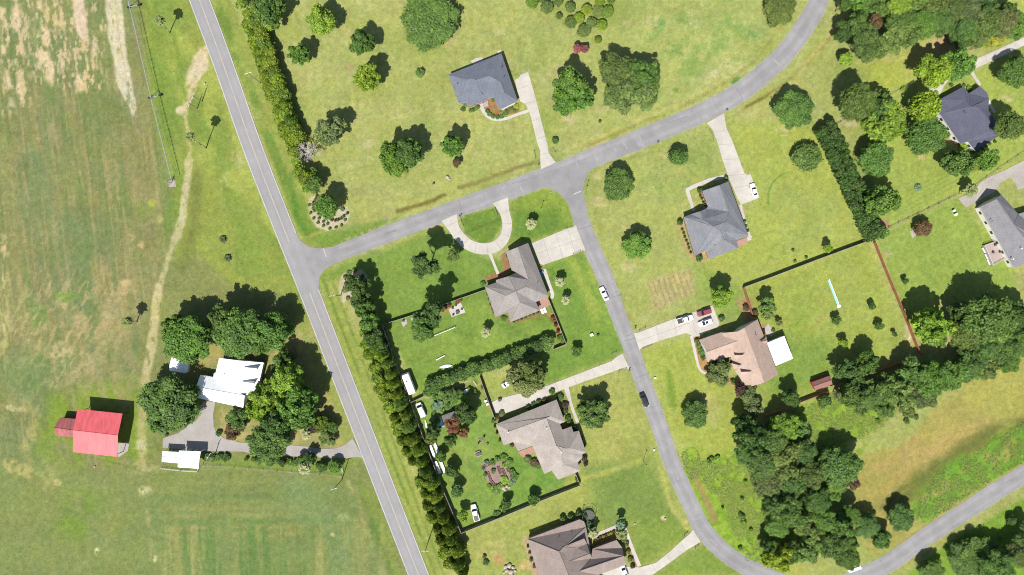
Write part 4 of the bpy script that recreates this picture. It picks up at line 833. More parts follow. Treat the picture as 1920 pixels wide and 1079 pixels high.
# sheds, barn, carport, annex
def gable_building(name, label, cat, corners, r0, r1, eave, ridge, roofmat, wallmat, open_posts=False, door=True, ox=0, oy=0, k=1.0):
    """corners: four eave corners going round; r0 the ridge end between corners 0-3, r1 between 1-2"""
    px = [(ox + c[0] / k, oy + c[1] / k) for c in corners]; a = (ox + r0[0] / k, oy + r0[1] / k); b = (ox + r1[0] / k, oy + r1[1] / k)
    c4 = [P(*p, eave) for p in px]; ra = P(*a, ridge); rb = P(*b, ridge)
    c = sum(c4, Vector()) / 4; c.z = 0; root = empty(name, c, 0, label, cat); c4 = [v - c for v in c4]; ra -= c; rb -= c
    m = MB(); th = Vector((0, 0, .12)); vs = [c4[0], c4[1], c4[2], c4[3], ra, rb]; vs = vs + [v - th for v in vs]
    fs = [(0, 4, 5, 1), (3, 2, 5, 4), (6, 7, 11, 10), (9, 10, 11, 8), (0, 1, 7, 6), (2, 3, 9, 8), (4, 0, 6, 10), (3, 4, 10, 9), (1, 5, 11, 7), (5, 2, 8, 11)]
    if (c4[1] - c4[0]).cross(c4[2] - c4[1]).z > 0: fs = [f[::-1] for f in fs]
    m.add(vs, fs); ro = m.build('roof', roofmat, root)
    m = MB(); m.tube(ra + Vector((0, 0, .02)), rb + Vector((0, 0, .02)), .09, n=6); m.build('ridge_cap', roofmat, ro)
    if open_posts:
        for t in (0.04, 0.35, 0.65, 0.96):
            for q0, q1 in ((c4[0], c4[1]), (c4[3], c4[2])):
                q = q0.lerp(q1, t); m = MB(); m.box(q.x * .97 - .08, q.x * .97 + .08, q.y * .93 - .08, q.y * .93 + .08, 0, eave - .1); m.build('post', wallmat, root)
    else:
        f = 0.93; w = [Vector((v.x * f, v.y * f, eave - .12)) for v in c4]; ga = Vector((ra.x * f, ra.y * f, ridge - .16)); gb = Vector((rb.x * f, rb.y * f, ridge - .16)); m = MB()
        z0 = lambda v: Vector((v.x, v.y, 0)); m.add([w[0], w[1], w[2], w[3], z0(w[0]), z0(w[1]), z0(w[2]), z0(w[3]), ga, gb], [(0, 4, 5, 1), (1, 5, 6, 2, 9), (2, 6, 7, 3), (3, 7, 4, 0, 8)])
        m.build('wall', wallmat, root)
        if door:
            mid = (w[3] + w[2]) / 2; d = w[2] - w[3]
            if (w[1] - w[0]).cross(w[2] - w[1]).z > 0: d = d
            opening(root, 'door', mid, math.atan2(d.y, d.x) + (0 if (w[1] - w[0]).cross(w[2] - w[1]).z < 0 else math.pi) + (math.pi if (w[1] - w[0]).cross(w[2] - w[1]).z < 0 else math.pi) * 0, 1.2, .05, 2.0, WHITE)
    return root
REDR = ribbed('red_metal_roof', tuple(c * 1.04 for c in D(250, 112, 118)), R(-6), 0.6, 0.14, 0.5, 0.2); REDO = ribbed('rusty_metal_roof', D(184, 100, 100), R(-6), 0.45, 0.12, 0.7, 0.35)
REDW = speckle('red_barn_boards', (0.26, 0.05, 0.05), .2, 2, .5, .15)
DARKW = speckle('dark_timber', (.08, .06, .05), .2, 3)
gable_building('barn', 'pole barn with a bright red metal roof on the left field', 'barn', [(372, 250), (942, 310), (876, 856), (315, 796)], (320, 520), (884, 585), 5.0, 6.8, REDR, DARKW, True, ox=90, oy=730, k=6.745)
gable_building('lean_to_shed', 'weathered dull red metal lean-to shed attached left of the red roofed barn', 'shed', [(150, 362), (352, 378), (318, 606), (95, 592)], (78, 486), (332, 525), 2.8, 3.8, REDO, REDW, ox=90, oy=730, k=6.745, door=False)
WM2 = ribbed('white_sheet_roof', (0.72, 0.73, 0.75), R(80), 0.6, 0.10, 0.5, 0.08)
gable_building('metal_shed', 'small white metal shed between trees left of the white roofed farmhouse', 'shed', [(146, 206), (352, 250), (330, 406), (120, 374)], (122, 290), (352, 330), 2.5, 3.2, WM2, WHITE, ox=300, oy=640, k=6.745)
gable_building('carport', 'lower left half of a white metal carport beside the farm driveway', 'carport', [(130, 597), (410, 612), (386, 800), (120, 776)], (122, 690), (400, 712), 3.0, 3.5, WM2, WHITE, True, ox=290, oy=780, k=8.99)
gable_building('carport', 'taller right half of a white metal carport beside the farm driveway', 'carport', [(410, 586), (778, 602), (742, 892), (388, 868)], (398, 726), (752, 748), 3.8, 4.4, WM2, WHITE, True, ox=290, oy=780, k=8.99)
gable_building('garden_shed', 'grey roofed garden shed under a red leaved tree in the fenced yard', 'shed', [(590, 610), (752, 550), (800, 660), (640, 730)], (612, 672), (776, 604), 2.5, 3.4, shingle('grey_shingles', D(168, 160, 154)), SIDING, ox=740, oy=690, k=6.745)
gable_building('garden_shed', 'small red shed with a brown shingle roof against the right hand fence', 'shed', [(1522, 717), (1555, 705), (1561, 721), (1530, 732)], (1525, 725), (1559, 713), 2.4, 3.3, shingle('tan_shingles', D(176, 128, 120)), speckle('red_siding', D(206, 70, 60), .1))
gable_building('utility_shed', 'small white roofed box shed beside the lower road', 'shed', [(1590, 1066), (1612, 1057), (1616, 1067), (1593, 1075)], (1591, 1070), (1614, 1062), 2.0, 2.5, WHITE, WHITE, door=False)
# white annex with flat roof
an_ = [P(1290 + x / 5.995, 560 + y / 5.995, 3.2) for x, y in ((884, 500), (1082, 420), (1182, 676), (982, 756))]
c = sum(an_, Vector()) / 4; c.z = 0; root = empty('sunroom', c, 0, 'flat white roofed sunroom attached to the tan roofed house', 'sunroom')
m = MB(); vs = [v - c for v in an_]; vs[0].z += .35; vs[3].z += .35; m.add([v for v in vs] + [v - Vector((0, 0, .2)) for v in vs], [(3, 2, 1, 0), (4, 5, 6, 7), (0, 1, 5, 4), (1, 2, 6, 5), (2, 3, 7, 6), (3, 0, 4, 7)]); m.build('roof', WHITE, root)
m = MB(); wv = [Vector((v.x * .94, v.y * .94, v.z - .2)) for v in vs]; m.add(wv + [Vector((v.x, v.y, 0)) for v in wv], [(0, 4, 5, 1), (1, 5, 6, 2), (2, 6, 7, 3), (3, 7, 4, 0)]); m.build('wall', SIDING, root)
for i in (1, 2):
    a, b = wv[i], wv[(i + 1) % 4]; d = b - a
    for t in (.2, .5, .8): opening(root, 'window', a.lerp(b, t), math.atan2(d.y, d.x) + math.pi, 1.3, .8, 2.2, GLASS)

# ------------------------------------------------------------------ fences
def fence(pts, label, mat, h=1.85, zoff=0.0):
    q = [P(x, y, 0) for x, y in pts]; c = q[0].copy(); root = empty('wooden_fence', c, 0, label, 'fence')
    for a, b in zip(q[:-1], q[1:]):
        d = (b - a); L = d.length; ang = math.atan2(d.y, d.x); M = Matrix.Translation(a - c) @ Matrix.Rotation(ang, 4, 'Z'); m = MB(); n = max(1, int(L / 0.15)); w_ = L / n
        for i in range(n):
            hh = h + random.uniform(-.02, .02); m.box(i * w_ + .004, (i + 1) * w_ - .004, -.012, .012, .05, hh, M=M)
        for z in (.35, 1.0, 1.6): m.box(0, L, .014, .06, z, z + .09, M=M)
        m.build('board_panel', mat, root); k = max(1, round(L / 5.0)); cap = MB(); cap.box(0, L, -.07, .07, h + .02, h + .06, M=M); cap.build('cap_rail', mat, root)
    return root
F = fence
def posts(root, pts, mat, h, gap=5.0):
    c = root.location
    for a, b in zip(pts[:-1], pts[1:]):
        A, B = P(*a), P(*b); n = max(1, int((B - A).length / gap))
        for i in range(n):
            q = A.lerp(B, i / n) - c; m = MB(); m.box(q.x - .07, q.x + .07, q.y - .07, q.y + .07, 0, h); m.build('post', mat, root)
for pts, lab, mat in (
    ([(909, 544), (858, 562), (800, 583), (718, 609)], 'grey board fence along the upper side of the camper garden', WOODGREY),
    ([(718, 609), (734, 655), (752, 705), (771, 753)], 'grey board fence behind the camper trailer, facing the roadside tree row', WOODGREY),
    ([(771, 754), (800, 740), (812, 736)], 'short grey fence stub between the camper trailer and the white van', WOODGREY),
    ([(771, 755), (800, 833), (833, 920), (865, 996)], 'long grey board fence between the roadside tree row and the vegetable garden yard', WOODGREY),
    ([(865, 997), (940, 967), (1010, 938), (1087, 908)], 'grey board fence along the bottom of the vegetable garden yard', WOODGREY),
    ([(1087, 908), (1079, 888)], 'short grey fence return at the lower corner of the taupe house', WOODGREY),
    ([(900, 706), (914, 746), (928, 784)], 'grey board fence left of the taupe house parking pad', WOODGREY),
    ([(1028, 562), (1044, 602), (1061, 645)], 'grey board fence right of the grey brown house garden', WOODGREY),
    ([(1061, 645), (1037, 655)], 'short grey fence end beside the clipped hedge', WOODGREY),
    ([(1408, 590), (1400, 565), (1392, 540)], 'reddish fence running up from the tan roofed house', WOODRED),
    ([(1392, 539), (1441, 521), (1530, 487), (1628, 451)], 'dark board fence on the upper side of the blue slide yard', WOODGREY),
    ([(1637, 455), (1655, 500), (1673, 543), (1700, 608), (1722, 665)], 'reddish brown board fence on the right of the blue slide yard', WOODRED),
    ([(1690, 676), (1620, 703), (1562, 722)], 'reddish fence right of the small red shed under the trees', WOODRED),
    ([(1550, 733), (1500, 752), (1432, 778)], 'brown fence left of the small red shed', WOODRED)):
    fo = fence(pts, lab, mat); posts(fo, pts, mat, 1.95)
def rail_fence(pts, label, mat, h=1.2, gap=2.6, name='rail_fence', wire=False):
    q = [P(x, y, 0) for x, y in pts]; c = q[0].copy(); root = empty(name, c, 0, label, 'fence'); rails = MB(); ps = MB(); cnt = 0
    for a, b in zip(q[:-1], q[1:]):
        L = (b - a).length; n = max(1, int(L / gap))
        for z in ((.5, 1.05) if not wire else (.3, .7, 1.1)): rails.tube(a - c + Vector((0, 0, z)), b - c + Vector((0, 0, z)), .045 if not wire else .02, n=4)
        for i in range(n + 1):
            p = a.lerp(b, i / n) - c; ps = MB(); ps.box(p.x - .06, p.x + .06, p.y - .06, p.y + .06, 0, h); ps.build('post', mat, root)
    rails.build('rail', mat, root); return root
rail_fence([(1665, 428), (1720, 402), (1798, 364)], 'dark rail fence between lawns left of the fan palm', WOODGREY, 1.5, 3.5)
rail_fence([(1826, 350), (1870, 318), (1925, 281)], 'dark rail fence beyond the fan palm towards the right edge', WOODGREY, 1.5, 3.5)
rail_fence([(1560, 238), (1590, 222), (1612, 212)], 'weathered rail fence at the top of the clipped green hedge', WOODGREY)
rail_fence([(1668, 180), (1690, 167), (1712, 154)], 'weathered rail fence left of the yellow green tree pair', WOODGREY)
rail_fence([(1803, 101), (1820, 94), (1834, 86)], 'short rail fence above the upper right driveway', WOODGREY)
rail_fence([(384, 873), (440, 876), (520, 883), (600, 889), (640, 893)], 'pale wire fence below the farm driveway shrubs', STEEL, 1.2, 4.0, 'wire_fence', True)
rail_fence([(304, 878), (340, 882), (372, 884), (373, 872)], 'white rail fence below the carport', WHITE, 1.2, 3, 'rail_fence')
rail_fence([(311, 640), (311, 672)], 'short grey fence left of the small white metal shed', STEEL, 1.3, 2.5, 'wire_fence', True)
rail_fence([(617, 866), (641, 869), (643, 886)], 'white rail gate fence at the farm driveway mouth', WHITE, 1.2, 2.5)
for x0, y0, x1, y1, lab in ((861, 406, 868, 425, 'leaning wooden rails inside the left leg of the circular driveway'), (928, 392, 932, 404, 'wooden rails inside the right leg of the circular driveway'), (1330, 245, 1337, 263, 'wooden entrance rails left of the square driveway'), (1001, 285, 1004, 300, 'wooden entrance rails left of the narrow driveway at the top'), (1036, 280, 1041, 288, 'wooden entrance rails right of the narrow driveway at the top'),
                            (1060, 430, 1072, 426, 'wooden rails above the wide driveway mouth'), (1074, 478, 1088, 472, 'wooden rails below the wide driveway mouth'), (1147, 664, 1155, 661, 'wooden rails above the left hand driveway mouth'), (1198, 621, 1210, 615, 'wooden rails above the right hand driveway mouth'), (1205, 655, 1222, 648, 'wooden rails below the right hand driveway mouth'), (1160, 697, 1174, 692, 'wooden rails below the left hand driveway mouth'), (1283, 1004, 1289, 998, 'dark wooden rails at the bottom driveway mouth'), (1303, 1028, 1309, 1022, 'wooden rails below the bottom driveway mouth')):
    rail_fence([(x0, y0), (x1, y1)], lab, WOODGREY, 1.1, 1.8)
#MARK3
# ------------------------------------------------------------------ vegetation prototypes (unit crowns; copies share these meshes)
ICO = {}
def ico(sub):
    if sub not in ICO:
        bm = bmesh.new(); bmesh.ops.create_icosphere(bm, subdivisions=sub, radius=1); bm.verts.ensure_lookup_table()
        ICO[sub] = (np.array([v.co[:] for v in bm.verts]), np.array([[v.index for v in f.verts] for f in bm.faces])); bm.free()
    return ICO[sub]
def leaves(centers, normals, size, r, tint, up=0.35, elong=1.5, jit=.75):
    n = len(centers); nm = normals + r.normal(0, jit, (n, 3)); nm[:, 2] += up; nm /= np.linalg.norm(nm, axis=1)[:, None]
    t = np.cross(nm, r.normal(0, 1, (n, 3))); t /= np.linalg.norm(t, axis=1)[:, None]; b = np.cross(nm, t)
    s = (size * r.uniform(0.5, 1.5, n))[:, None]
    v = np.stack([centers - t * s * elong * .5, centers + b * s * .45, centers + t * s * elong * .5, centers - b * s * .45], 1).reshape(-1, 3)
    return v, np.arange(4 * n).reshape(n, 4), np.repeat(tint, 4)
def crown_mesh(name, seed, lobes, nleaf, size, aspect=0.85, spread=.58, lr=(.30, .46), core=.62, fill=.80, sparse=0.0, low=-.45):
    r = np.random.default_rng(seed); C = [np.array([0, 0, 0.0])]; Rr = [core]
    for i in range(lobes):
        for _ in range(30):
            d = r.normal(0, 1, 3); d /= np.linalg.norm(d)
            if d[2] > low: break
        C.append(d * spread * r.uniform(.72, 1.22)); Rr.append(r.uniform(*lr))
    C = np.array(C); Rr = np.array(Rr); lt = r.uniform(0, 1, len(C))
    wgt = Rr ** 2 / (Rr ** 2).sum(); P_, Nn, T = [], [], []
    for c, rad, w_, t in zip(C, Rr, wgt, lt):
        n = int(nleaf * w_ * 1.6); d = r.normal(0, 1, (n, 3)); d /= np.linalg.norm(d, axis=1)[:, None]; d[:, 2] = np.where(d[:, 2] < -.3, -d[:, 2], d[:, 2])
        p = c + d * (rad * (.80 + .46 * r.random(n) ** 1.7))[:, None] + r.normal(0, .018, (n, 3))
        keep = np.ones(n, bool)
        for c2, r2 in zip(C, Rr):
            if c2 is not c: keep &= ~(np.linalg.norm(p - c2, axis=1) < r2 * .86)
        P_.append(p[keep]); Nn.append(d[keep]); T.append(np.clip(.36 * t + .64 * r.uniform(0, 1, keep.sum()), 0, 1))
    p = np.vstack(P_); nn = np.vstack(Nn); t = np.concatenate(T)
    if sparse: k = r.random(len(p)) > sparse; p, nn, t = p[k], nn[k], t[k]
    v, q, tt = leaves(p, nn, size, r, t)
    iv, it = ico(2)
    tq = []; tv = []; tb = len(v); tn = []
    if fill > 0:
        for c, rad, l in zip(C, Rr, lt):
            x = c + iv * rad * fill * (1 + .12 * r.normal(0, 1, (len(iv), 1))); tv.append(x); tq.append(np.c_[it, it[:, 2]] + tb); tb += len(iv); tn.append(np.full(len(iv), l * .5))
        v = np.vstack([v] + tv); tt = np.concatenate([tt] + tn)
    v[:, 2] *= aspect
    ex = np.percentile(np.hypot(v[:, 0], v[:, 1]), 97); v[:, :2] /= ex
    me = bpy.data.meshes.new(name)
    tri = (np.vstack(tq)[:, :3] if tq else np.zeros((0, 3), int))
    me.vertices.add(len(v)); me.vertices.foreach_set('co', v.astype(np.float32).ravel())
    li = np.r_[q.ravel(), tri.ravel()].astype(np.int32); me.loops.add(len(li)); me.loops.foreach_set('vertex_index', li)
    tot = np.r_[np.full(len(q), 4), np.full(len(tri), 3)].astype(np.int32); st = np.r_[0, np.cumsum(tot)[:-1]].astype(np.int32)
    me.polygons.add(len(tot)); me.polygons.foreach_set('loop_start', st); me.polygons.foreach_set('loop_total', tot)
    me.materials.append(LEAF); a = me.attributes.new('tint', 'FLOAT', 'POINT'); a.data.foreach_set('value', tt.astype(np.float32))
    me.update(calc_edges=True); return me
def cone_mesh(name, seed, nleaf, size, power=.62, wob=.10):
    """upright conifer, z from -1 to 1"""
    r = np.random.default_rng(seed); h = 1 - r.random(nleaf) ** 1.25; th = r.uniform(0, 2 * math.pi, nleaf); k = r.integers(3, 6)
    rad = (1 - h) ** power * (1 + wob * np.sin(th * k + h * 9 + seed)) * r.uniform(.86, 1.06, nleaf); rad = np.minimum(rad, (h + .12) * 3)
    p = np.c_[np.cos(th) * rad, np.sin(th) * rad, h * 2 - 1]; nn = np.c_[np.cos(th), np.sin(th), np.full(nleaf, .45)]
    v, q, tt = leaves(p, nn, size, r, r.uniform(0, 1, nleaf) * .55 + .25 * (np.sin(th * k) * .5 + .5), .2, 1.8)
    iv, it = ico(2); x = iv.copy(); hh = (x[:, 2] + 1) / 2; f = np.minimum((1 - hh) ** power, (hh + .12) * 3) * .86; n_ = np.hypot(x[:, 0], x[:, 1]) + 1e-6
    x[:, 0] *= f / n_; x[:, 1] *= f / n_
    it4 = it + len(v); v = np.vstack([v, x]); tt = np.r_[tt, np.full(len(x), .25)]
    me = bpy.data.meshes.new(name); me.vertices.add(len(v)); me.vertices.foreach_set('co', v.astype(np.float32).ravel())
    li = np.r_[q.ravel(), it4.ravel()].astype(np.int32); me.loops.add(len(li)); me.loops.foreach_set('vertex_index', li)
    tot = np.r_[np.full(len(q), 4), np.full(len(it4), 3)].astype(np.int32); st = np.r_[0, np.cumsum(tot)[:-1]].astype(np.int32)
    me.polygons.add(len(tot)); me.polygons.foreach_set('loop_start', st); me.polygons.foreach_set('loop_total', tot)
    me.materials.append(LEAF); a = me.attributes.new('tint', 'FLOAT', 'POINT'); a.data.foreach_set('value', tt.astype(np.float32)); me.update(calc_edges=True); return me
def trunk_mesh(name, seed, limbs=6):
    rs = random.Random(seed); m = MB(); p = Vector((0, 0, 0)); pts = [p.copy()]; 
    for i in range(5): p = p + Vector((rs.uniform(-.02, .02), rs.uniform(-.02, .02), .2)); pts.append(p.copy())
    m.path(pts, [.085, .06, .052, .045, .035, .02], 7)
    for i in range(limbs):
        a = i * 2.4 + rs.uniform(-.4, .4); z = rs.uniform(.45, .85); b = Vector((0, 0, z)); e = b + Vector((math.cos(a) * .5, math.sin(a) * .5, rs.uniform(.15, .4))); mm = b.lerp(e, .5) + Vector((0, 0, -.04))
        m.path([b, mm, e], [.03, .022, .008], 5)
    return m.mesh(name, BARK, True)
TRK = [trunk_mesh('trunk', s) for s in (1, 2, 3)]
PR = {
    'oak': [crown_mesh('oak_crown', s, 50, 10500, .062, .80, .70, (.11, .23), .68, fill=.76) for s in (1, 2, 3)],
    'broad': [crown_mesh('broad_crown', s, 34, 7600, .080, .95, .66, (.13, .28), .56, fill=.74) for s in (4, 5, 6, 7)],
    'holly': [crown_mesh('dense_crown', s, 30, 4200, .10, .95, .62, (.20, .27), .74, low=-.2) for s in (8, 9)],
    'loose': [crown_mesh('loose_crown', s, 20, 2600, .11, .75, .66, (.14, .26), .42, fill=.55, sparse=.1) for s in (10, 11, 12)],
    'small': [crown_mesh('small_crown', s, 11, 1300, .19, .95, .52, (.28, .44), .58) for s in (13, 14, 15)],
    'shrub': [crown_mesh('shrub', s, 8, 520, .30, .8, .45, (.32, .5), .66, low=-.1) for s in (16, 17, 18)],
    'spiky': [crown_mesh('spiky_crown', s, 46, 6800, .095, 1.0, .76, (.07, .19), .58, fill=.62) for s in (41, 42, 43)],
    'dome': [cone_mesh('dome_crown', s, 3600, .105, .37, .16) for s in (31, 32, 33, 34)],
    'cone': [cone_mesh('cone_crown', s, 2600, .13) for s in (19, 20, 21)],
}
def palm_crown(seed, n=64):
    rs = random.Random(seed); m = MB()
    for i in range(n):
        a = i * 2.399 + rs.uniform(-.2, .2); el = rs.uniform(-.35, 1.1); L = rs.uniform(.85, 1.05); d = Vector((math.cos(a) * math.cos(el), math.sin(a) * math.cos(el), math.sin(el))); sd = Vector((-math.sin(a), math.cos(a), 0)); pts = []
        for k in range(5):
            t = k / 4; pts.append(d * L * t + Vector((0, 0, -.45 * t * t * L)))
        ws = [.03, .12, .20, .19, .02]
        for k in range(4):
            for s_ in (-1, 1):
                o0 = sd * ws[k] * s_; o1 = sd * ws[k + 1] * s_; dr0 = Vector((0, 0, -ws[k] * .5)); dr1 = Vector((0, 0, -ws[k + 1] * .5))
                q = [pts[k], pts[k] + o0 + dr0, pts[k + 1] + o1 + dr1, pts[k + 1]]
                m.add(q if s_ < 0 else q[::-1], [(0, 1, 2, 3)])
    me = m.mesh('palm_crown', LEAF); at = me.attributes.new('tint', 'FLOAT', 'POINT'); at.data.foreach_set('value', np.random.default_rng(seed).uniform(.1, .9, len(me.vertices)).astype(np.float32)); return me
PALMS = [palm_crown(1), palm_crown(2)]
m = MB(); m.path([Vector((0, 0, 0)), Vector((.01, 0, .3)), Vector((-.01, .01, .7)), Vector((0, 0, 1))], [.020, .016, .015, .016], 8); PTRK = m.mesh('palm_trunk', PALMBARK, True)

# crown colours (base colours of foliage)
G = dict(dark=(.048, .092, .030), mid=(.066, .122, .036), green=(.078, .150, .036), bright=(.125, .205, .036), yellow=(.125, .195, .028), lime=(.185, .265, .03), olive=(.080, .120, .040), grey=(.095, .125, .055),
         row=(.112, .165, .022), rowd=(.080, .130, .026), blue=(.09, .15, .09), purple=(.075, .045, .05), brown=(.11, .08, .055), red=(.17, .080, .050), pink=(.24, .085, .09), pale=(.30, .33, .17), palm=(.13, .16, .07), gold=(.25, .28, .05))
G = {k: tuple(min(.6, c * (1.48 if k not in ('lime', 'gold', 'pale', 'pink', 'red', 'purple', 'brown') else 1.1) * (.78 if i == 2 and k not in ('pink', 'blue', 'pale') else 1)) for i, c in enumerate(v)) for k, v in G.items()}
CW = dict(dark='dark green', mid='mid green', green='fresh green', bright='bright green', yellow='yellow green', lime='bright yellow green', olive='olive green', grey='greyish green', row='yellow green', rowd='deep green', blue='blue green', purple='purple leaved', brown='brownish', red='red leaved', pink='pink flowered', pale='pale', palm='yellowish', gold='golden')
LM = [('the red barn', 180, 812), ('the white roofed farmhouse', 430, 715), ('the white carport', 340, 860), ('the topmost house', 905, 153), ('the circular driveway', 905, 430), ('the grey brown house', 970, 530), ('the light taupe house', 1015, 820),
      ('the bottom edge house', 1080, 1030), ('the square driveway house', 1340, 415), ('the tan roofed house', 1385, 650), ('the dark slate house', 1820, 220), ('the right edge house', 1880, 420),
      ('the lower road', 1740, 1005), ('the small red shed', 1542, 720), ('the side street junction', 1075, 330), ('the main road junction', 590, 485), ('the blue slide', 1562, 550), ('the round mulch bed', 615, 400), ('the upper right clearing', 1740, 95),
      ('the vegetable garden', 930, 885), ('the curving street end', 1536, 20), ('the brown meadow', 1760, 850), ('the camper trailer', 768, 718), ('the garden shed', 845, 795), ('the patio with chairs', 856, 582), ('the bottom driveway', 1260, 1040)]
PEND = []
def autolabel(o, px, py, desc):
    best = min(LM, key=lambda l: math.hypot(l[1] - px, l[2] - py)); dx, dy = px - best[1], py - best[2]; a = math.degrees(math.atan2(-dy, dx)) % 360
    dr = ['right of', 'above right of', 'above', 'above left of', 'left of', 'below left of', 'below', 'below right of'][int((a + 22.5) // 45) % 8]
    PEND.append((o, desc, dr, best[0], math.hypot(dx, dy)))
ON = 'first second third fourth fifth sixth seventh eighth ninth tenth eleventh twelfth thirteenth fourteenth fifteenth sixteenth seventeenth eighteenth nineteenth'.split()
TENS = {20: 'twentieth', 30: 'thirtieth', 40: 'fortieth', 50: 'fiftieth'}
def ordn(i):
    if i < 20: return ON[i - 1]
    return TENS[i] if i in TENS else {2: 'twenty', 3: 'thirty', 4: 'forty', 5: 'fifty'}[i // 10] + '-' + ON[i % 10 - 1]
ORD = ['closest'] + [ordn(i) + ' closest' for i in range(2, 58)]
def flush_labels():
    d = {}
    for o, desc, dr, lm, dist in PEND: d.setdefault((desc, dr, lm), []).append((dist, o))
    for (desc, dr, lm), L in d.items():
        L.sort(key=lambda t: t[0])
        for i, (dist, o) in enumerate(L): o['label'] = f'{desc} {dr} {lm}' if len(L) == 1 else f'{ORD[i]} {desc} {dr} {lm}'
TN = [0]
def tree(px, py, r, kind='broad', col='mid', zc=None, group=None, label=None, var=.12, rz=None, noun=None):
    """px, py: crown centre in the photo, r: crown radius in photo pixels, zc: height of the crown's centre (m)"""
    TN[0] += 1; rm = r * S
    zc = zc if zc is not None else {'oak': 1.15 * rm + 1.5, 'broad': 1.3 * rm + 1.8, 'holly': 1.0 * rm + .6, 'loose': 1.2 * rm + 2.5, 'small': 1.1 * rm + 1.0, 'cone': 2.0 * rm, 'dome': 2.0 * rm}[kind]
    rz = rz or (zc * .98 if kind in ('cone', 'dome') else min(zc * .86, rm * 1.05 if kind != 'broad' else rm * 1.2))
    rm = rm * (1 - zc / H)
    p = P(px, py, zc); sz = 'small' if r < 14 else 'medium sized' if r < 26 else 'large' if r < 42 else 'huge'
    noun = noun or {'oak': 'spreading tree', 'broad': 'tree', 'holly': 'dense round tree', 'loose': 'loose crowned tree', 'small': 'tree', 'cone': 'conifer', 'dome': 'evergreen'}[kind]
    o = empty({'cone': 'conifer_tree', 'dome': 'evergreen_tree'}.get(kind, 'broadleaf_tree'), (p.x, p.y, 0), 0, label, 'tree', group)
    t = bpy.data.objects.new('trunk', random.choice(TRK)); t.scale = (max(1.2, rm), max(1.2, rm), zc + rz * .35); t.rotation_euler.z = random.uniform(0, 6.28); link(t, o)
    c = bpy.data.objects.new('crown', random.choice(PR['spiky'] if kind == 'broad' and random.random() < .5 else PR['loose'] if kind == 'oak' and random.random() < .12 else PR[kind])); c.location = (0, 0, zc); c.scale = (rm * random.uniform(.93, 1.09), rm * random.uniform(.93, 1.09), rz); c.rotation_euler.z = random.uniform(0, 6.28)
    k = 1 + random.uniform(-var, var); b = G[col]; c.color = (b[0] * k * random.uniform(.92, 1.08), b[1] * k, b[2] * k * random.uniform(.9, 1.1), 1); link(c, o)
    if not label: autolabel(o, px, py, f'{sz} {CW[col]} {noun}')
    return o
def shrub(px, py, r, col='mid', h=None, group=None, label=None, kind='shrub', name='shrub', noun='shrub'):
    rm = r * S; h = h or rm * 1.0; p = P(px, py, h * .6)
    o = bpy.data.objects.new(name, random.choice(PR[kind])); o.location = (p.x, p.y, h * .55); o.scale = (rm, rm, h * .75); o.rotation_euler.z = random.uniform(0, 6.28); k = random.uniform(.88, 1.12); b = G[col]; o.color = (b[0] * k, b[1] * k, b[2] * k, 1)
    link(o); tag(o, label, 'shrub', group)
    if not label: autolabel(o, px, py, f"{'tiny' if r < 6 else 'small' if r < 10 else 'big'} {CW[col]} {noun}")
    return o
def palm(px, py, r, z, col='palm', label=None, base=None):
    rm = r * S * (1 - z / H); p = P(px, py, z); b = P(*base) if base else Vector((p.x, p.y, 0))
    o = empty('palm_tree', b, 0, label, 'palm tree'); t = bpy.data.objects.new('trunk', PTRK); d = Vector((p.x, p.y, z)) - b; t.scale = (10, 10, d.length); t.rotation_euler = d.to_track_quat('Z', 'Y').to_euler(); link(t, o)
    c = bpy.data.objects.new('crown', random.choice(PALMS)); c.location = d; c.scale = (rm, rm, rm * .9); c.rotation_euler.z = random.uniform(0, 6); c.color = G[col] + (1,); link(c, o)
    if not label: autolabel(o, px, py, 'pale fronded palm' if col == 'pale' else 'yellowish fan palm')
    return o
# --- roadside conifer row, upper stretch
up = resample([(476, 44), (485, 68), (497, 104), (508, 135), (520, 172), (532, 205), (542, 235), (552, 262)], 15)
for i, (x, y) in enumerate(up):
    tree(x + 4 + random.uniform(-2, 2), y - 3, 16 * random.uniform(.88, 1.12), random.choice(['dome', 'small', 'holly']), 'row' if i % 3 else 'rowd', 3.2, 'row of dense evergreen trees along the upper main road', f'{ordn(i + 1)} dark evergreen from the top on the inner side of the upper roadside row', rz=3.0)
    tree(x - 6 + random.uniform(-2, 2), y + 7, 15.5 * random.uniform(.85, 1.12), random.choice(['dome', 'small']), 'row', 2.8, 'row of dense evergreen trees along the upper main road', f'{ordn(i + 1)} yellow green evergreen from the top, road side of the upper roadside row', rz=2.6)
for x, y, r, c in ((556, 303, 11, 'yellow'), (564, 322, 13, 'row'), (573, 335, 14, 'row'), (586, 326, 12, 'green'), (590, 345, 17, 'mid'), (578, 350, 12, 'yellow'), (552, 284, 12, 'row')):
    tree(x, y, r, 'small', c, 4.5 if r > 12 else 3.5, 'tangled evergreens at the lower end of the upper row', noun='row end tree')
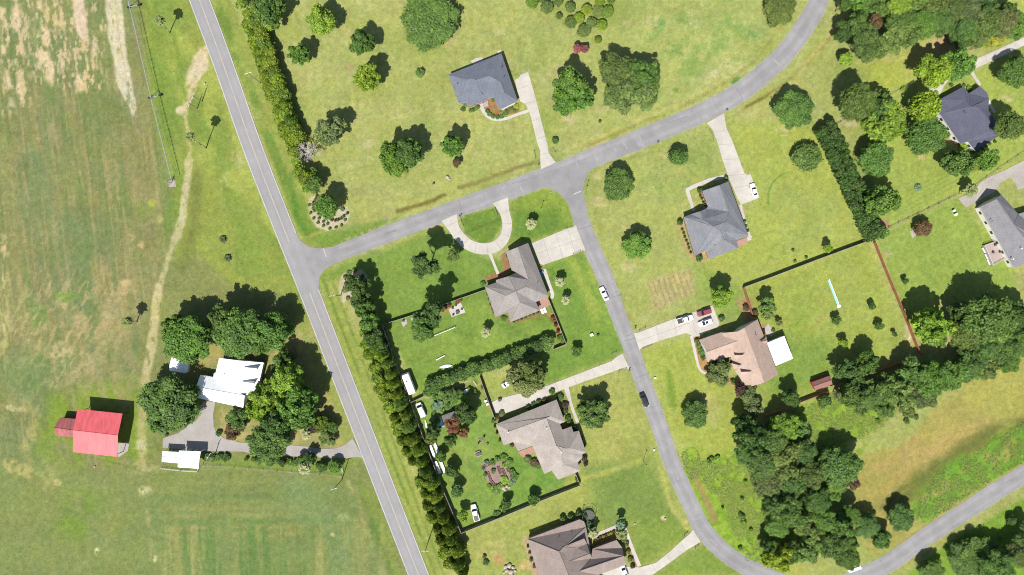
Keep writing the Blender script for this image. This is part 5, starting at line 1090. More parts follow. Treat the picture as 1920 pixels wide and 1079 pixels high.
# --- lower double row
rt = [(705, 655, 18), (718, 668, 17), (730, 682, 16), (736, 702, 15), (741, 721, 15), (746, 740, 15), (755, 760, 15), (763, 780, 15), (770, 799, 15), (777, 826, 15), (786, 846, 15), (794, 866, 15), (801, 885, 15), (811, 908, 15), (818, 930, 15), (826, 951, 15), (833, 972, 15), (844, 993, 15), (848, 1014, 15), (859, 1035, 15), (862, 1058, 15), (870, 1072, 14)]
lf = [(693, 662, 14), (705, 690, 14), (711, 711, 14), (719, 728, 13), (725, 745, 13), (733, 763, 13), (741, 783, 13), (750, 804, 13), (756, 825, 13), (766, 846, 13), (776, 864, 12), (791, 902, 12), (799, 925, 12), (805, 948, 12), (813, 970, 12), (822, 992, 12), (829, 1013, 12), (836, 1034, 12), (842, 1058, 12)]
GR = 'double row of clipped evergreen trees along the lower main road'
for i, (x, y, r) in enumerate(rt): tree(x - (3 if y > 670 else 0) + random.uniform(-1.5, 1.5), y - 1 + random.uniform(-2, 2), (r + .5) * random.uniform(.82, 1.14), 'dome', random.choice(['row', 'row', 'rowd']), 3.4, GR, f'{ordn(i + 1)} conifer from the top on the garden side of the lower double row', rz=3.1 + random.uniform(-.5, .1))
for i, (x, y, r) in enumerate(lf): tree(x - (2 if y > 670 else 0) + random.uniform(-1.5, 1.5), y, r * random.uniform(.85, 1.1), random.choice(['dome', 'small']), 'row', 2.6, GR, f'{ordn(i + 1)} conifer from the top on the road side of the lower double row', rz=2.4)
for x, y, r, c, z in ((672, 535, 24, 'dark', 6), (683, 572, 22, 'mid', 6), (672, 565, 16, 'olive', 4), (694, 602, 20, 'green', 5), (703, 632, 20, 'dark', 5.5), (688, 625, 13, 'yellow', 3), (690, 645, 14, 'yellow', 3), (716, 655, 14, 'dark', 4)): tree(x, y, r, 'broad' if r > 16 else 'small', c, z, 'mixed trees at the upper end of the lower row')
# --- right hand clipped hedge row of trees
hr = resample([(1549, 243), (1566, 282), (1583, 322), (1600, 360), (1617, 400), (1636, 438)], 16)
for i, (x, y) in enumerate(hr):
    for s_ in (-1, 1): tree(x + s_ * 8.5 + random.uniform(-1.5, 1.5), y - s_ * 3.5 + random.uniform(-2, 2), 11.8 * random.uniform(.9, 1.15), 'small', 'dark', 3.4, 'double row of dark hedge trees right of the square driveway house', f"{ordn(i + 1)} dark hedge tree from the top, {'right' if s_ > 0 else 'left'} side of the sloping right hand hedge", rz=3.4)
# --- hedge below the camper garden
HG = ((813, 722, 17), (826, 716, 13), (840, 711, 14), (852, 706, 12), (863, 702, 15), (885, 695, 15), (898, 690, 12), (910, 686, 15), (932, 677, 15), (952, 671, 14), (967, 664, 12), (981, 660, 15), (1003, 651, 15), (1024, 643, 16), (874, 700, 12), (921, 683, 12), (943, 675, 12), (992, 657, 12), (1014, 648, 12), (804, 733, 12))
for i, (x, y, r) in enumerate(HG):
    tree(x, y, r * .95, 'small', 'mid' if i % 3 else 'dark', 2.1, 'hedge of bushy trees below the camper garden', f'{ordn(1 + sorted(q[0] for q in HG).index(x))} bushy hedge tree from the left below the camper garden', rz=2.0)
# --- orchard of small round bushes at the top
for x, y, r in ((997, 5, 11), (1026, 14, 12), (1046, 2, 10), (1048, 31, 6.5), (1069, 14, 9.5), (1100, 18, 10), (1122, 21, 12), (1139, 23, 12), (1070, 42, 11), (1086, 34, 10.5), (1109, 43, 10), (1128, 48, 10.5), (1095, 58, 12.5), (1121, 76, 6.5), (1124, 3, 10), (1146, 2, 7), (1016, 0, 6)):
    tree(x, y, r, 'holly', random.choice(['row', 'rowd', 'olive']), 1.5 if r > 8 else 1.2, 'small round orchard trees at the top', noun='orchard tree', rz=1.4)
# --- single trees: x, y, r, kind, colour, height of the crown's centre
T = [
 (510, 20, 27, 'broad', 'mid', 8), (500, 45, 13, 'small', 'bright', 3.5), (455, 8, 12, 'small', 'yellow', 4), (484, 14, 15, 'broad', 'rowd', 5), (465, 26, 10, 'small', 'row', 3.5), (602, 40, 26, 'broad', 'bright', 8), (561, 103, 19, 'broad', 'green', 6), (678, 82, 23, 'broad', 'mid', 8), (690, 146, 25, 'broad', 'yellow', 7.5),
 (803, 35, 57, 'oak', 'mid', 4.5), (622, 248, 30, 'loose', 'grey', 7), (616, 256, 17, 'broad', 'mid', 5), (736, 295, 27, 'broad', 'green', 9), (764, 286, 27, 'broad', 'mid', 9.5), (747, 312, 20, 'broad', 'green', 7), (848, 274, 20, 'broad', 'green', 7), (857, 305, 9, 'small', 'brown', 1.8), (612, 388, 21, 'holly', 'green', 7.5),
 (1068, 160, 32, 'broad', 'green', 12), (1060, 190, 28, 'broad', 'green', 10), (1090, 182, 25, 'broad', 'green', 10), (1082, 92, 9, 'small', 'pink', 3), (1096, 93, 8, 'small', 'pink', 2.6),
 (1152, 132, 30, 'oak', 'olive', 10), (1210, 138, 28, 'oak', 'mid', 9), (1185, 172, 44, 'oak', 'olive', 7), (1205, 165, 32, 'oak', 'mid', 6), (1154, 180, 26, 'oak', 'olive', 5), (1459, 18, 32, 'oak', 'olive', 4),
 (1159, 344, 30, 'oak', 'mid', 4.2), (1195, 458, 25, 'broad', 'green', 4), (1272, 295, 17, 'holly', 'mid', 3.6), (1352, 556, 20, 'broad', 'bright', 6), (1437, 574, 17, 'loose', 'mid', 5), (1487, 204, 35, 'oak', 'mid', 5), (1512, 296, 26, 'holly', 'mid', 3), (1437, 590, 12, 'loose', 'grey', 3),
 (1605, 190, 34, 'oak', 'olive', 15), (1586, 113, 14, 'small', 'bright', 4), (1638, 185, 20, 'loose', 'olive', 6), (1657, 228, 36, 'broad', 'bright', 9), (1645, 205, 24, 'broad', 'mid', 8.5), (1672, 236, 24, 'broad', 'yellow', 9), (1732, 200, 30, 'holly', 'lime', 8), (1735, 252, 37, 'oak', 'mid', 6), (1750, 134, 32, 'broad', 'yellow', 10), (1792, 122, 27, 'broad', 'green', 9), 
 (1908, 134, 31, 'oak', 'mid', 6.5), (1894, 238, 27, 'oak', 'olive', 9), (1640, 298, 33, 'oak', 'green', 6), (1652, 378, 28, 'broad', 'green', 11), (1668, 378, 20, 'broad', 'lime', 6), (1793, 308, 26, 'broad', 'mid', 6.5), (1849, 300, 20, 'broad', 'green', 6), (1650, 436, 14, 'small', 'green', 3),
 (1730, 428, 16, 'holly', 'brown', 2.8), (1552, 466, 9, 'small', 'yellow', 3.5), (1482, 745, 17, 'broad', 'dark', 5), (1303, 777, 25, 'oak', 'mid', 3.4), (1347, 699, 23, 'loose', 'grey', 4.5), (1340, 705, 16, 'loose', 'grey', 3.5), (1390, 732, 15, 'small', 'purple', 3), (1405, 745, 18, 'loose', 'grey', 4), (1412, 772, 18, 'loose', 'grey', 4),
 (1112, 772, 31, 'broad', 'mid', 4.8), (988, 712, 34, 'loose', 'grey', 6), (994, 700, 28, 'broad', 'olive', 6), (1081, 660, 10, 'small', 'mid', 2.5), (872, 775, 20, 'broad', 'dark', 5), (852, 795, 17, 'loose', 'red', 3.4), (868, 812, 9, 'loose', 'red', 2), (845, 826, 13, 'broad', 'mid', 4), (812, 808, 15, 'broad', 'dark', 4), (808, 822, 12, 'loose', 'olive', 2.6),
 (858, 920, 13, 'small', 'mid', 3), (847, 884, 13, 'small', 'dark', 3), (868, 968, 11, 'small', 'bright', 3.4), (950, 944, 10, 'small', 'dark', 2.6), (1001, 937, 11, 'small', 'dark', 2.4), (828, 856, 11, 'small', 'mid', 2.4), (780 + 20, 695, 0.1, 'small', 'dark', 1),
 (855, 738, 12, 'loose', 'dark', 2.4), (835, 745, 13, 'loose', 'mid', 2.2), (870, 745, 10, 'small', 'bright', 1.6), (820, 760, 12, 'loose', 'blue', 1.4),
 # farmhouse grove
 (355, 634, 46, 'oak', 'green', 10), (330, 612, 22, 'broad', 'green', 7), (452, 624, 49, 'oak', 'mid', 10.5), (518, 622, 33, 'broad', 'green', 8.5), (492, 640, 24, 'broad', 'mid', 7), (420, 598, 26, 'broad', 'mid', 9),
 (320, 756, 50, 'oak', 'mid', 8.5), (310, 785, 26, 'broad', 'green', 6), (543, 710, 31, 'broad', 'bright', 10), (560, 752, 37, 'broad', 'green', 10), (560, 772, 30, 'broad', 'green', 7), (500, 745, 30, 'broad', 'bright', 7), (485, 768, 22, 'broad', 'yellow', 6), (515, 790, 28, 'broad', 'dark', 7), (507, 824, 38, 'oak', 'mid', 8), (527, 800, 22, 'broad', 'mid', 7),
 (444, 790, 20, 'loose', 'mid', 4), (438, 808, 17, 'loose', 'brown', 3.5), (536, 672, 18, 'broad', 'dark', 4.5), (524, 676, 12, 'small', 'mid', 3), (516, 692, 9, 'holly', 'dark', 1.8), (478, 655, 14, 'loose', 'brown', 3), (624, 800, 11, 'holly', 'dark', 2.4), (605, 795, 16, 'broad', 'rowd', 3), (589, 802, 10, 'holly', 'purple', 2), (612, 822, 17, 'loose', 'olive', 2.6), (580, 790, 12, 'broad', 'dark', 3), (605, 876, 10, 'holly', 'mid', 2), (628, 876, 12, 'holly', 'green', 2.4),
 (450, 852, 0.1, 'small', 'dark', 1), (582, 858, 12, 'broad', 'dark', 3), (565, 862, 9, 'small', 'mid', 2), (530, 868, 7, 'small', 'dark', 1.6),
 # yard trees with tall stems
 (795, 501, 25, 'loose', 'dark', 14), (850, 478, 13, 'loose', 'olive', 5), (800, 608, 27, 'loose', 'mid', 13), (812, 585, 20, 'loose', 'dark', 14), (790, 622, 20, 'loose', 'mid', 10), 
 (1745, 612, 34, 'broad', 'bright', 11.5), (1755, 632, 20, 'broad', 'green', 5),
 (1852, 600, 50, 'oak', 'mid', 14), (1810, 625, 32, 'oak', 'olive', 8), (1905, 600, 30, 'broad', 'dark', 7), (1910, 640, 30, 'oak', 'green', 5), (1875, 650, 32, 'oak', 'mid', 6), (1830, 655, 28, 'oak', 'mid', 6), (1800, 585, 20, 'broad', 'mid', 7),
 (1625, 680, 22, 'broad', 'mid', 6), (1583, 692, 22, 'loose', 'dark', 6), (1598, 705, 22, 'broad', 'dark', 5), (1715, 700, 30, 'oak', 'mid', 7), (1745, 710, 32, 'oak', 'green', 7), (1785, 700, 30, 'loose', 'green', 6), (1690, 735, 30, 'loose', 'olive', 7), (1655, 730, 30, 'oak', 'mid', 7), (1630, 742, 26, 'oak', 'mid', 6), (1595, 738, 24, 'broad', 'mid', 6), (1575, 740, 14, 'loose', 'grey', 5), (1730, 740, 28, 'oak', 'grey', 5), (1815, 690, 26, 'oak', 'mid', 5), (1850, 690, 22, 'loose', 'olive', 4), (1890, 680, 20, 'oak', 'green', 4), (1615, 765, 18, 'loose', 'olive', 4), (1660, 768, 18, 'loose', 'mid', 4), (1820, 665, 22, 'broad', 'dark', 6), (1700, 768, 16, 'loose', 'olive', 3),
 # wood between the street and the meadow
 (1395, 795, 18, 'broad', 'dark', 7), (1408, 820, 30, 'broad', 'dark', 9), (1470, 800, 28, 'oak', 'bright', 7), (1450, 830, 28, 'oak', 'mid', 9), (1500, 805, 18, 'loose', 'mid', 5), (1425, 865, 32, 'oak', 'mid', 9), (1470, 865, 34, 'loose', 'olive', 8), (1440, 905, 28, 'oak', 'grey', 7), (1480, 905, 30, 'oak', 'mid', 7), (1520, 890, 26, 'oak', 'olive', 6), (1573, 876, 35, 'oak', 'mid', 7), (1595, 900, 18, 'loose', 'brown', 4), (1565, 920, 20, 'loose', 'green', 4), (1460, 945, 30, 'broad', 'mid', 8), (1490, 965, 26, 'loose', 'mid', 6), (1515, 990, 26, 'loose', 'olive', 6), (1575, 985, 24, 'broad', 'mid', 6), (1560, 1020, 28, 'oak', 'mid', 6), (1510, 1030, 26, 'loose', 'mid', 6), (1457, 1042, 27, 'broad', 'lime', 6), (1590, 1045, 22, 'oak', 'mid', 5), (1590, 1015, 18, 'broad', 'mid', 5), (1445, 1022, 14, 'broad', 'dark', 6),
 (1505, 845, 24, 'oak', 'mid', 6), (1530, 940, 24, 'oak', 'mid', 6), (1545, 975, 24, 'oak', 'green', 6), (1480, 1035, 22, 'oak', 'mid', 5), (1455, 985, 24, 'oak', 'green', 7), (1595, 965, 18, 'oak', 'green', 5), (1590, 870, 24, 'oak', 'mid', 8), (1400, 850, 22, 'oak', 'mid', 7),
 (1622, 985, 23, 'oak', 'mid', 4), (1690, 970, 25, 'oak', 'mid', 3.5), (1652, 1012, 19, 'broad', 'mid', 3.5), (1640, 1000, 12, 'small', 'dark', 3),
 (1842, 1050, 42, 'oak', 'mid', 3.4), (1806, 1048, 30, 'oak', 'mid', 3), (1865, 1060, 34, 'oak', 'mid', 6), (1745, 1072, 24, 'oak', 'mid', 3.5), (1920, 1012, 18, 'oak', 'mid', 5), (1910, 1040, 26, 'oak', 'olive', 5), (1896, 976, 8, 'small', 'mid', 1.8), (1920, 988, 12, 'small', 'dark', 4),
 # upper right wood
 (1582, 8, 12, 'broad', 'dark', 6), (1610, 12, 26, 'oak', 'green', 6), (1640, 10, 26, 'oak', 'mid', 6), (1600, 50, 26, 'broad', 'dark', 8), (1580, 62, 16, 'broad', 'dark', 6), (1640, 42, 16, 'loose', 'brown', 6), (1685, 15, 28, 'oak', 'bright', 7), (1715, 10, 26, 'oak', 'mid', 6), (1625, 80, 28, 'oak', 'olive', 7), (1665, 75, 28, 'oak', 'olive', 7), (1700, 60, 28, 'oak', 'olive', 7), (1690, 42, 26, 'oak', 'mid', 7), (1728, 45, 28, 'oak', 'green', 7), (1760, 42, 28, 'oak', 'mid', 7), (1750, 12, 28, 'oak', 'olive', 7), (1785, 20, 28, 'oak', 'olive', 7), (1815, 20, 26, 'oak', 'grey', 7), (1840, 15, 22, 'broad', 'dark', 7), (1805, 55, 26, 'oak', 'mid', 6), (1850, 45, 28, 'oak', 'olive', 7), (1800, 70, 22, 'broad', 'dark', 5), (1880, 42, 28, 'oak', 'grey', 6), (1905, 50, 26, 'oak', 'green', 6), (1835, 70, 20, 'oak', 'olive', 4), (1868, 75, 16, 'loose', 'gold', 3), (1852, 82, 12, 'loose', 'gold', 2.4), (1838, 75, 10, 'broad', 'dark', 3), (1625, 100, 18, 'loose', 'olive', 4), (1650, 98, 14, 'loose', 'olive', 3), (1890, 20, 16, 'broad', 'dark', 5),
 (1545, 752, 14, 'small', 'mid', 2.5),
 # small garden trees
 (1567, 600, 9, 'loose', 'dark', 2.5), (1634, 575, 7.5, 'small', 'mid', 2), (1648, 612, 8, 'small', 'mid', 2), (1581, 642, 9, 'small', 'yellow', 2.6), (1697, 527, 6, 'small', 'dark', 2), (1460, 606, 7, 'loose', 'grey', 2), (1678, 628, 5, 'loose', 'dark', 2), (1785, 350, 0.1, 'small', 'dark', 1), (1805, 700, 16, 'broad', 'mid', 4)]
for t in T:
    if t[2] < 1: continue
    grp = None
    if t[1] < 110 and t[0] > 1570: grp = 'trees of the upper right wood'
    elif t[0] > 1390 and 780 < t[1] < 1079 and t[0] < 1605: grp = 'trees of the lower right wood'
    elif t[0] > 1570 and 650 < t[1] < 780: grp = 'trees in the belt above the meadow'
    elif 290 < t[0] < 640 and 570 < t[1] < 840: grp = 'trees round the white roofed farmhouse'
    z_ = t[5] if t[3] == 'loose' or t[5] < 6 else 6 + (t[5] - 6) * (.5 if grp and 'farmhouse' in grp and t[0] < 530 else .55)
    tree(t[0], t[1], t[2], t[3], t[4], z_, grp)
# palms
palm(297, 38, 11, 9.2, label='tall palm with a long shadow near the top of the road verge', base=(318.5, 62)); palm(355, 257, 11, 13, label='tall palm with a long shadow beside the farm track', base=(387, 278)); palm(236, 604, 12, 7.2, label='leaning palm left of the farmhouse grove', base=(257, 603))
palm(996, 420, 12, 4.2, 'pale'); palm(1050, 529, 11, 4.2, 'pale'); palm(1061, 563, 10, 3.8, 'pale'); palm(911, 624, 11, 4.2, 'pale'); palm(1822, 356, 15, 5, 'palm'); palm(573, 816, 11, 4, 'pale'); palm(570, 880, 13, 4.5, 'pale'); palm(1113, 1002, 11, 4.5, 'pale'); palm(1166, 1003, 13, 3.6, 'palm'); palm(1164, 985, 10, 4.5, 'blue')
for x, y in ((419, 449), (428, 484), (1720, 352)):
    p = P(x, y); o = link(bpy.data.objects.new('yucca_plant', PALMS[0])); o.location = (p.x, p.y, .5); o.scale = (1.5, 1.5, 1.3); o.color = G['blue'] + (1,) if x > 1000 else (.08, .12, .05, 1); tag(o, {419: 'upper of two spiky yuccas on the road verge', 428: 'lower of two spiky yuccas on the road verge', 1720: 'bluish agave rosette on the upper right lawn'}[x], 'yucca')
# leafless tree
m = MB(); rs = random.Random(5)
def branch(p, d, L, r, n):
    e = p + d * L; m.tube(p, e, r, r * .6, 5)
    if n == 0: return
    for i in range(3 if n > 1 else 4):
        a = rs.uniform(0, 6.28); t = d.to_track_quat('Z', 'Y') @ Vector((math.cos(a) * .75, math.sin(a) * .75, 1)); branch(p + d * L * rs.uniform(.6, 1), t.normalized(), L * rs.uniform(.6, .8), r * .6, n - 1)
root = empty('bare_tree', P(585, 291), 0, 'leafless white branched tree beside the upper roadside row', 'tree')
m.tube((0, 0, 0), (0, 0, 4.2), .24, .18, 7); m.build('trunk', BAREBARK, root); m = MB()
for i in range(13): a = i * 2.4; branch(Vector((0, 0, 3.6)), Vector((math.cos(a) * .9, math.sin(a) * .9, .35 + .3 * (i % 4))).normalized(), 1.9, .13, 3)
m.build('crown', BAREBARK, root)
# foundation shrubs, bed shrubs
def shrubs(pts, col, grp, r=3.2, noun='shrub', h=.8):
    for p in pts: shrub(p[0], p[1], p[2] if len(p) > 2 else r, col if isinstance(col, str) else random.choice(col), h, grp, noun=noun)
shrubs([(594, 369), (591, 375), (588, 380), (587, 385), (587, 391), (589, 396), (622, 413), (629, 414), (634, 413), (640, 410), (644, 406), (651, 401)], ['brown', 'olive'], 'clipped round shrubs in the mulch bed', 3, 'mulch bed shrub', .9)
shrubs([(580, 385), (582, 400), (588, 410), (596, 418), (606, 424), (618, 429), (630, 427), (640, 423), (598, 410), (606, 416), (614, 420), (647, 413)], ['olive', 'rowd'], 'low planting round the mulch bed', 3, 'low mulch bed planting', .7)
shrubs([(642, 393, 4), (648, 520, 5), (655, 512, 5), (650, 532, 5), (646, 545, 5), (665, 507, 5), (652, 560, 4)], ['olive', 'grey'], 'shrubs in the corner bed by the main road junction', 5, 'corner bed shrub', .8)
shrubs([(882, 208, 4), (887, 206, 4), (892, 204, 4), (896, 201, 4), (868, 205, 5), (872, 198, 4), (914, 209, 4), (918, 215, 4.5), (925, 219, 4.5), (933, 220, 4.5), (941, 219, 4.5), (947, 215, 4.5), (949, 209, 4), (955, 205, 3), (960, 203, 3), (965, 205, 4), (925, 188, 4), (938, 208, 3)], ['mid', 'green', 'dark'], 'shrubs in the front bed of the slate roofed house', 4, 'front bed shrub', .7)
shrub(968, 200, 5, 'gold', .8, None, 'golden yellow shrub at the corner of the slate roofed house')
shrubs([(1279, 431), (1282, 438), (1284, 445), (1287, 452), (1290, 459), (1292, 466), (1295, 474)], 'dark', 'dark clipped shrubs left of the square driveway house', 2.6, 'foundation shrub')
shrubs([(1313, 367), (1316, 373), (1319, 380), (1322, 385)], 'dark', 'small shrubs beside the garage of the square driveway house', 2.6, 'foundation shrub'); shrubs([(1312, 358, 5.5), (1275, 417, 6), (1311, 484, 7), (1362, 334, 4)], ['dark', 'mid'], 'round shrubs round the square driveway house', 5, 'round shrub', 1.6)
shrubs([(1396, 415), (1399, 424), (1402, 433)], 'dark', 'dark shrubs right of the square driveway house', 3, 'foundation shrub')
shrubs([(945, 598, 6), (952, 480, 4), (955, 490, 3), (905, 533, 6), (914, 553, 3), (917, 561, 3), (920, 570, 3), (924, 580, 3), (926, 586, 3), (963, 603, 3), (970, 600, 3), (977, 598, 3), (985, 595, 3), (993, 592, 3), (1000, 589, 3), (1008, 586, 3)], ['dark', 'mid', 'brown'], 'shrubs round the grey brown house', 3, 'foundation shrub')
shrubs([(1038, 598, 6), (1042, 610, 4), (1046, 622, 4)], 'red', 'dark red shrubs along the fence of the grey brown house', 4, 'fence shrub', 1.4); shrubs([(1050, 634, 6), (1056, 640, 5)], 'green', 'green shrubs at the fence corner of the grey brown house', 5, 'fence corner shrub', 1.2)
shrubs([(1307, 640, 5), (1310, 648, 5), (1312, 655, 5), (1315, 662, 6), (1318, 672, 5), (1340, 683, 7), (1360, 677, 8), (1374, 716, 5), (1333, 690, 6)], ['dark', 'mid', 'olive'], 'shrubs in the front bed of the tan roofed house', 5, 'front bed shrub', 1.2)
shrub(1353, 597, 6, 'dark', 1.2); shrub(1415, 588, 7, 'brown', 1.4); shrub(1400, 578, 7, 'brown', 1.4); shrub(787, 137, 9, 'mid', 1.6); shrub(1041, 264, 6.5, 'dark', 1.5); shrub(1125, 228, 3, 'dark', .8)
shrubs([(1060, 772, 6), (1065, 785, 6), (1072, 800, 5), (1078, 805, 6), (1068, 792, 5), (1050, 745, 7), (1060, 760, 7), (1035, 735, 6), (1022, 752, 6), (1010, 755, 6), (1000, 760, 6), (990, 765, 5), (1095, 860, 6), (1098, 870, 5), (1090, 822, 4), (1095, 835, 4)], ['dark', 'purple', 'brown', 'mid'], 'shrubs along the front of the light taupe house', 5, 'front bed shrub', 1.2)
shrubs([(940, 776, 6), (932, 782, 5), (925, 790, 4), (928, 800, 3), (932, 812, 3), (937, 826, 3), (990, 862, 7), (1000, 868, 8), (1008, 874, 7), (1082, 900, 4), (960, 835, 4)], ['mid', 'olive', 'brown'], 'shrubs round the back of the light taupe house', 4, 'back garden shrub', 1.1)
shrubs([(1116, 1012), (1121, 1010), (1126, 1008), (1131, 1006), (1136, 1004), (1141, 1002), (1146, 1000), (1151, 997)], ['brown', 'gold'], 'golden brown clumps along the front path of the bottom house', 3, 'path side clump')
shrubs([(1175, 1020, 5), (1178, 1035, 5), (1182, 1050, 6), (1172, 1010, 4), (1186, 1062, 5), (1168, 1015, 7)], ['purple', 'grey', 'olive'], 'shrubs beside the path of the bottom house', 5, 'path side shrub', 1.1); shrubs([(1105, 985, 9), (1096, 968, 6), (1085, 964, 6), (1070, 970, 6), (1055, 972, 6)], 'dark', 'dark shrubs above the bottom house', 6, 'shrub', 1.6)
shrubs([(993, 1037, 3), (996, 1050, 4), (1002, 1062, 4), (990, 1025, 3), (911, 1055, 6), (908, 1044, 4)], ['brown', 'dark', 'olive'], 'shrubs left of the bottom house', 4, 'shrub')
shrubs([(387, 858, 8), (400, 860, 7), (412, 857, 7), (424, 858, 8), (462, 861, 4), (475, 862, 5), (485, 865, 7), (495, 863, 7), (507, 868, 8), (520, 864, 7), (540, 866, 8), (552, 868, 7), (596, 874, 6)], ['mid', 'dark', 'rowd'], 'shrub border below the farm driveway', 6, 'border shrub', 1.3)
shrub(410, 813, 6, 'dark', 1.2); shrub(312, 816, 3, 'dark', .8)
shrubs([(1755, 175, 5), (1694, 168, 6), (1808, 160, 3), (1818, 166, 6), (1784, 160, 4), (1832, 283, 4), (1836, 282, 3), (1842, 279, 3), (1849, 274, 3), (1856, 270, 3), (1866, 266, 3), (1825, 283, 6)], ['mid', 'dark', 'yellow'], 'shrubs round the dark slate house', 4, 'foundation shrub', .9)
shrub(1806, 277, 9, 'yellow', 1.2); shrub(1790, 255, 5, 'olive', .8)
shrubs([(720, 618), (724, 628), (728, 640), (731, 650), (735, 662)], ['brown', 'rowd'], 'shrubs inside the fence of the camper garden', 3.5, 'fence shrub'); shrubs([(835, 576, 5), (842, 573, 4), (862, 563, 4), (858, 566, 4)], 'red', 'red shrubs behind the patio', 4, 'patio shrub', 1.0)
shrubs([(932, 862, 6), (945, 858, 7), (925, 868, 6), (912, 868, 5), (955, 866, 7), (960, 885, 6), (965, 895, 8), (930, 918, 9), (918, 915, 7), (945, 900, 8), (947, 873, 6), (925, 884, 5), (938, 912, 6), (962, 905, 6), (906, 880, 4), (910, 890, 4)], ['green', 'bright', 'mid', 'blue'], 'vegetable clumps in the raised garden', 6, 'vegetable clump', .9)
shrubs([(815, 745, 6), (822, 752, 7), (818, 775, 7), (828, 770, 6), (840, 762, 8), (812, 765, 5), (850, 755, 7), (845, 772, 6), (890, 735, 5), (880, 730, 4), (905, 728, 4), (820, 788, 6)], ['green', 'blue', 'bright', 'mid'], 'garden plants round the grey roofed garden shed', 6, 'garden plant', 1.1)
shrubs([(932, 965, 7), (945, 958, 4), (938, 953, 3), (1450, 620, 4), (1487, 470, 3), (1491, 490, 3), (1512, 483, 3), (1770, 500, 0.5)][:7], ['dark', 'mid'], 'scattered yard shrubs', 4, 'yard shrub')
shrubs([(1708, 780, 5), (1700, 790, 6), (1718, 783, 5), (1646, 790, 5), (1670, 778, 6), (1875, 1010, 4)], ['mid', 'dark'], 'low bushes at the edge of the meadow', 5, 'meadow bush')
shrubs([(1392, 970, 6), (1395, 982, 6), (1388, 965, 4), (1408, 995, 4), (1355, 953, 3), (1392, 937, 4), (1388, 1030, 5), (1398, 905, 4), (1335, 862, 5), (1330, 865, 5), (1345, 860, 6)], ['mid', 'bright'], 'bushes standing in the vine covered strip', 5, 'vine strip bush', 1.1)
# vine and weed cover: a countless mass of leaves on the ground
def cover(name, label, pts, dens, col, size=.45, h=.5):
    r = np.random.default_rng(len(pts) * 7 + int(pts[0][0])); xs = [p[0] for p in pts]; ys = [p[1] for p in pts]; n = int((max(xs) - min(xs)) * (max(ys) - min(ys)) * dens)
    x = r.uniform(min(xs), max(xs), n); y = r.uniform(min(ys), max(ys), n); xx, yy = wob(x, y, 6, 991, 20); k = inpoly(xx, yy, pts); x, y = x[k], y[k]; cl = fbm(x, y, 16, 777, 3); k = cl + r.uniform(-.12, .12, len(x)) > .42; x, y, cl = x[k], y[k], cl[k]
    c = np.c_[(x - 960) * S, (539.5 - y) * S, r.uniform(.05, h, len(x)) + np.clip(cl - .5, 0, 1) * h * 1.5]
    v, q, t = leaves(c, np.tile([0, 0, 1.0], (len(c), 1)), size, r, np.clip(r.uniform(0, 1, len(c)) * .6 + (cl - .3) * .8, 0, 1), .6, 1.3, .3)
    o = link(bpy.data.objects.new(name, np_mesh(name, v, q, [LEAF], t))); o.color = col + (1,); tag(o, label, 'ground cover', kind='stuff')
VS = [(1278, 845), (1306, 838), (1312, 868), (1400, 850), (1450, 780), (1560, 740), (1700, 720), (1690, 760), (1650, 800), (1560, 850), (1480, 1070), (1400, 1050), (1380, 1010), (1345, 930), (1310, 900), (1290, 900)]
cover('ground_cover', 'bright green vines and weeds covering the strip between street and wood', VS, .55, (.175, .235, .055), .32, .14)
cover('tall_grass', 'rank green grass along the upper side of the lower road', [(1700, 975), (1760, 885), (1880, 815), (1950, 780), (1950, 850), (1830, 920), (1740, 980)], .45, (.14, .20, .05), .3, .12)
flush_labels()
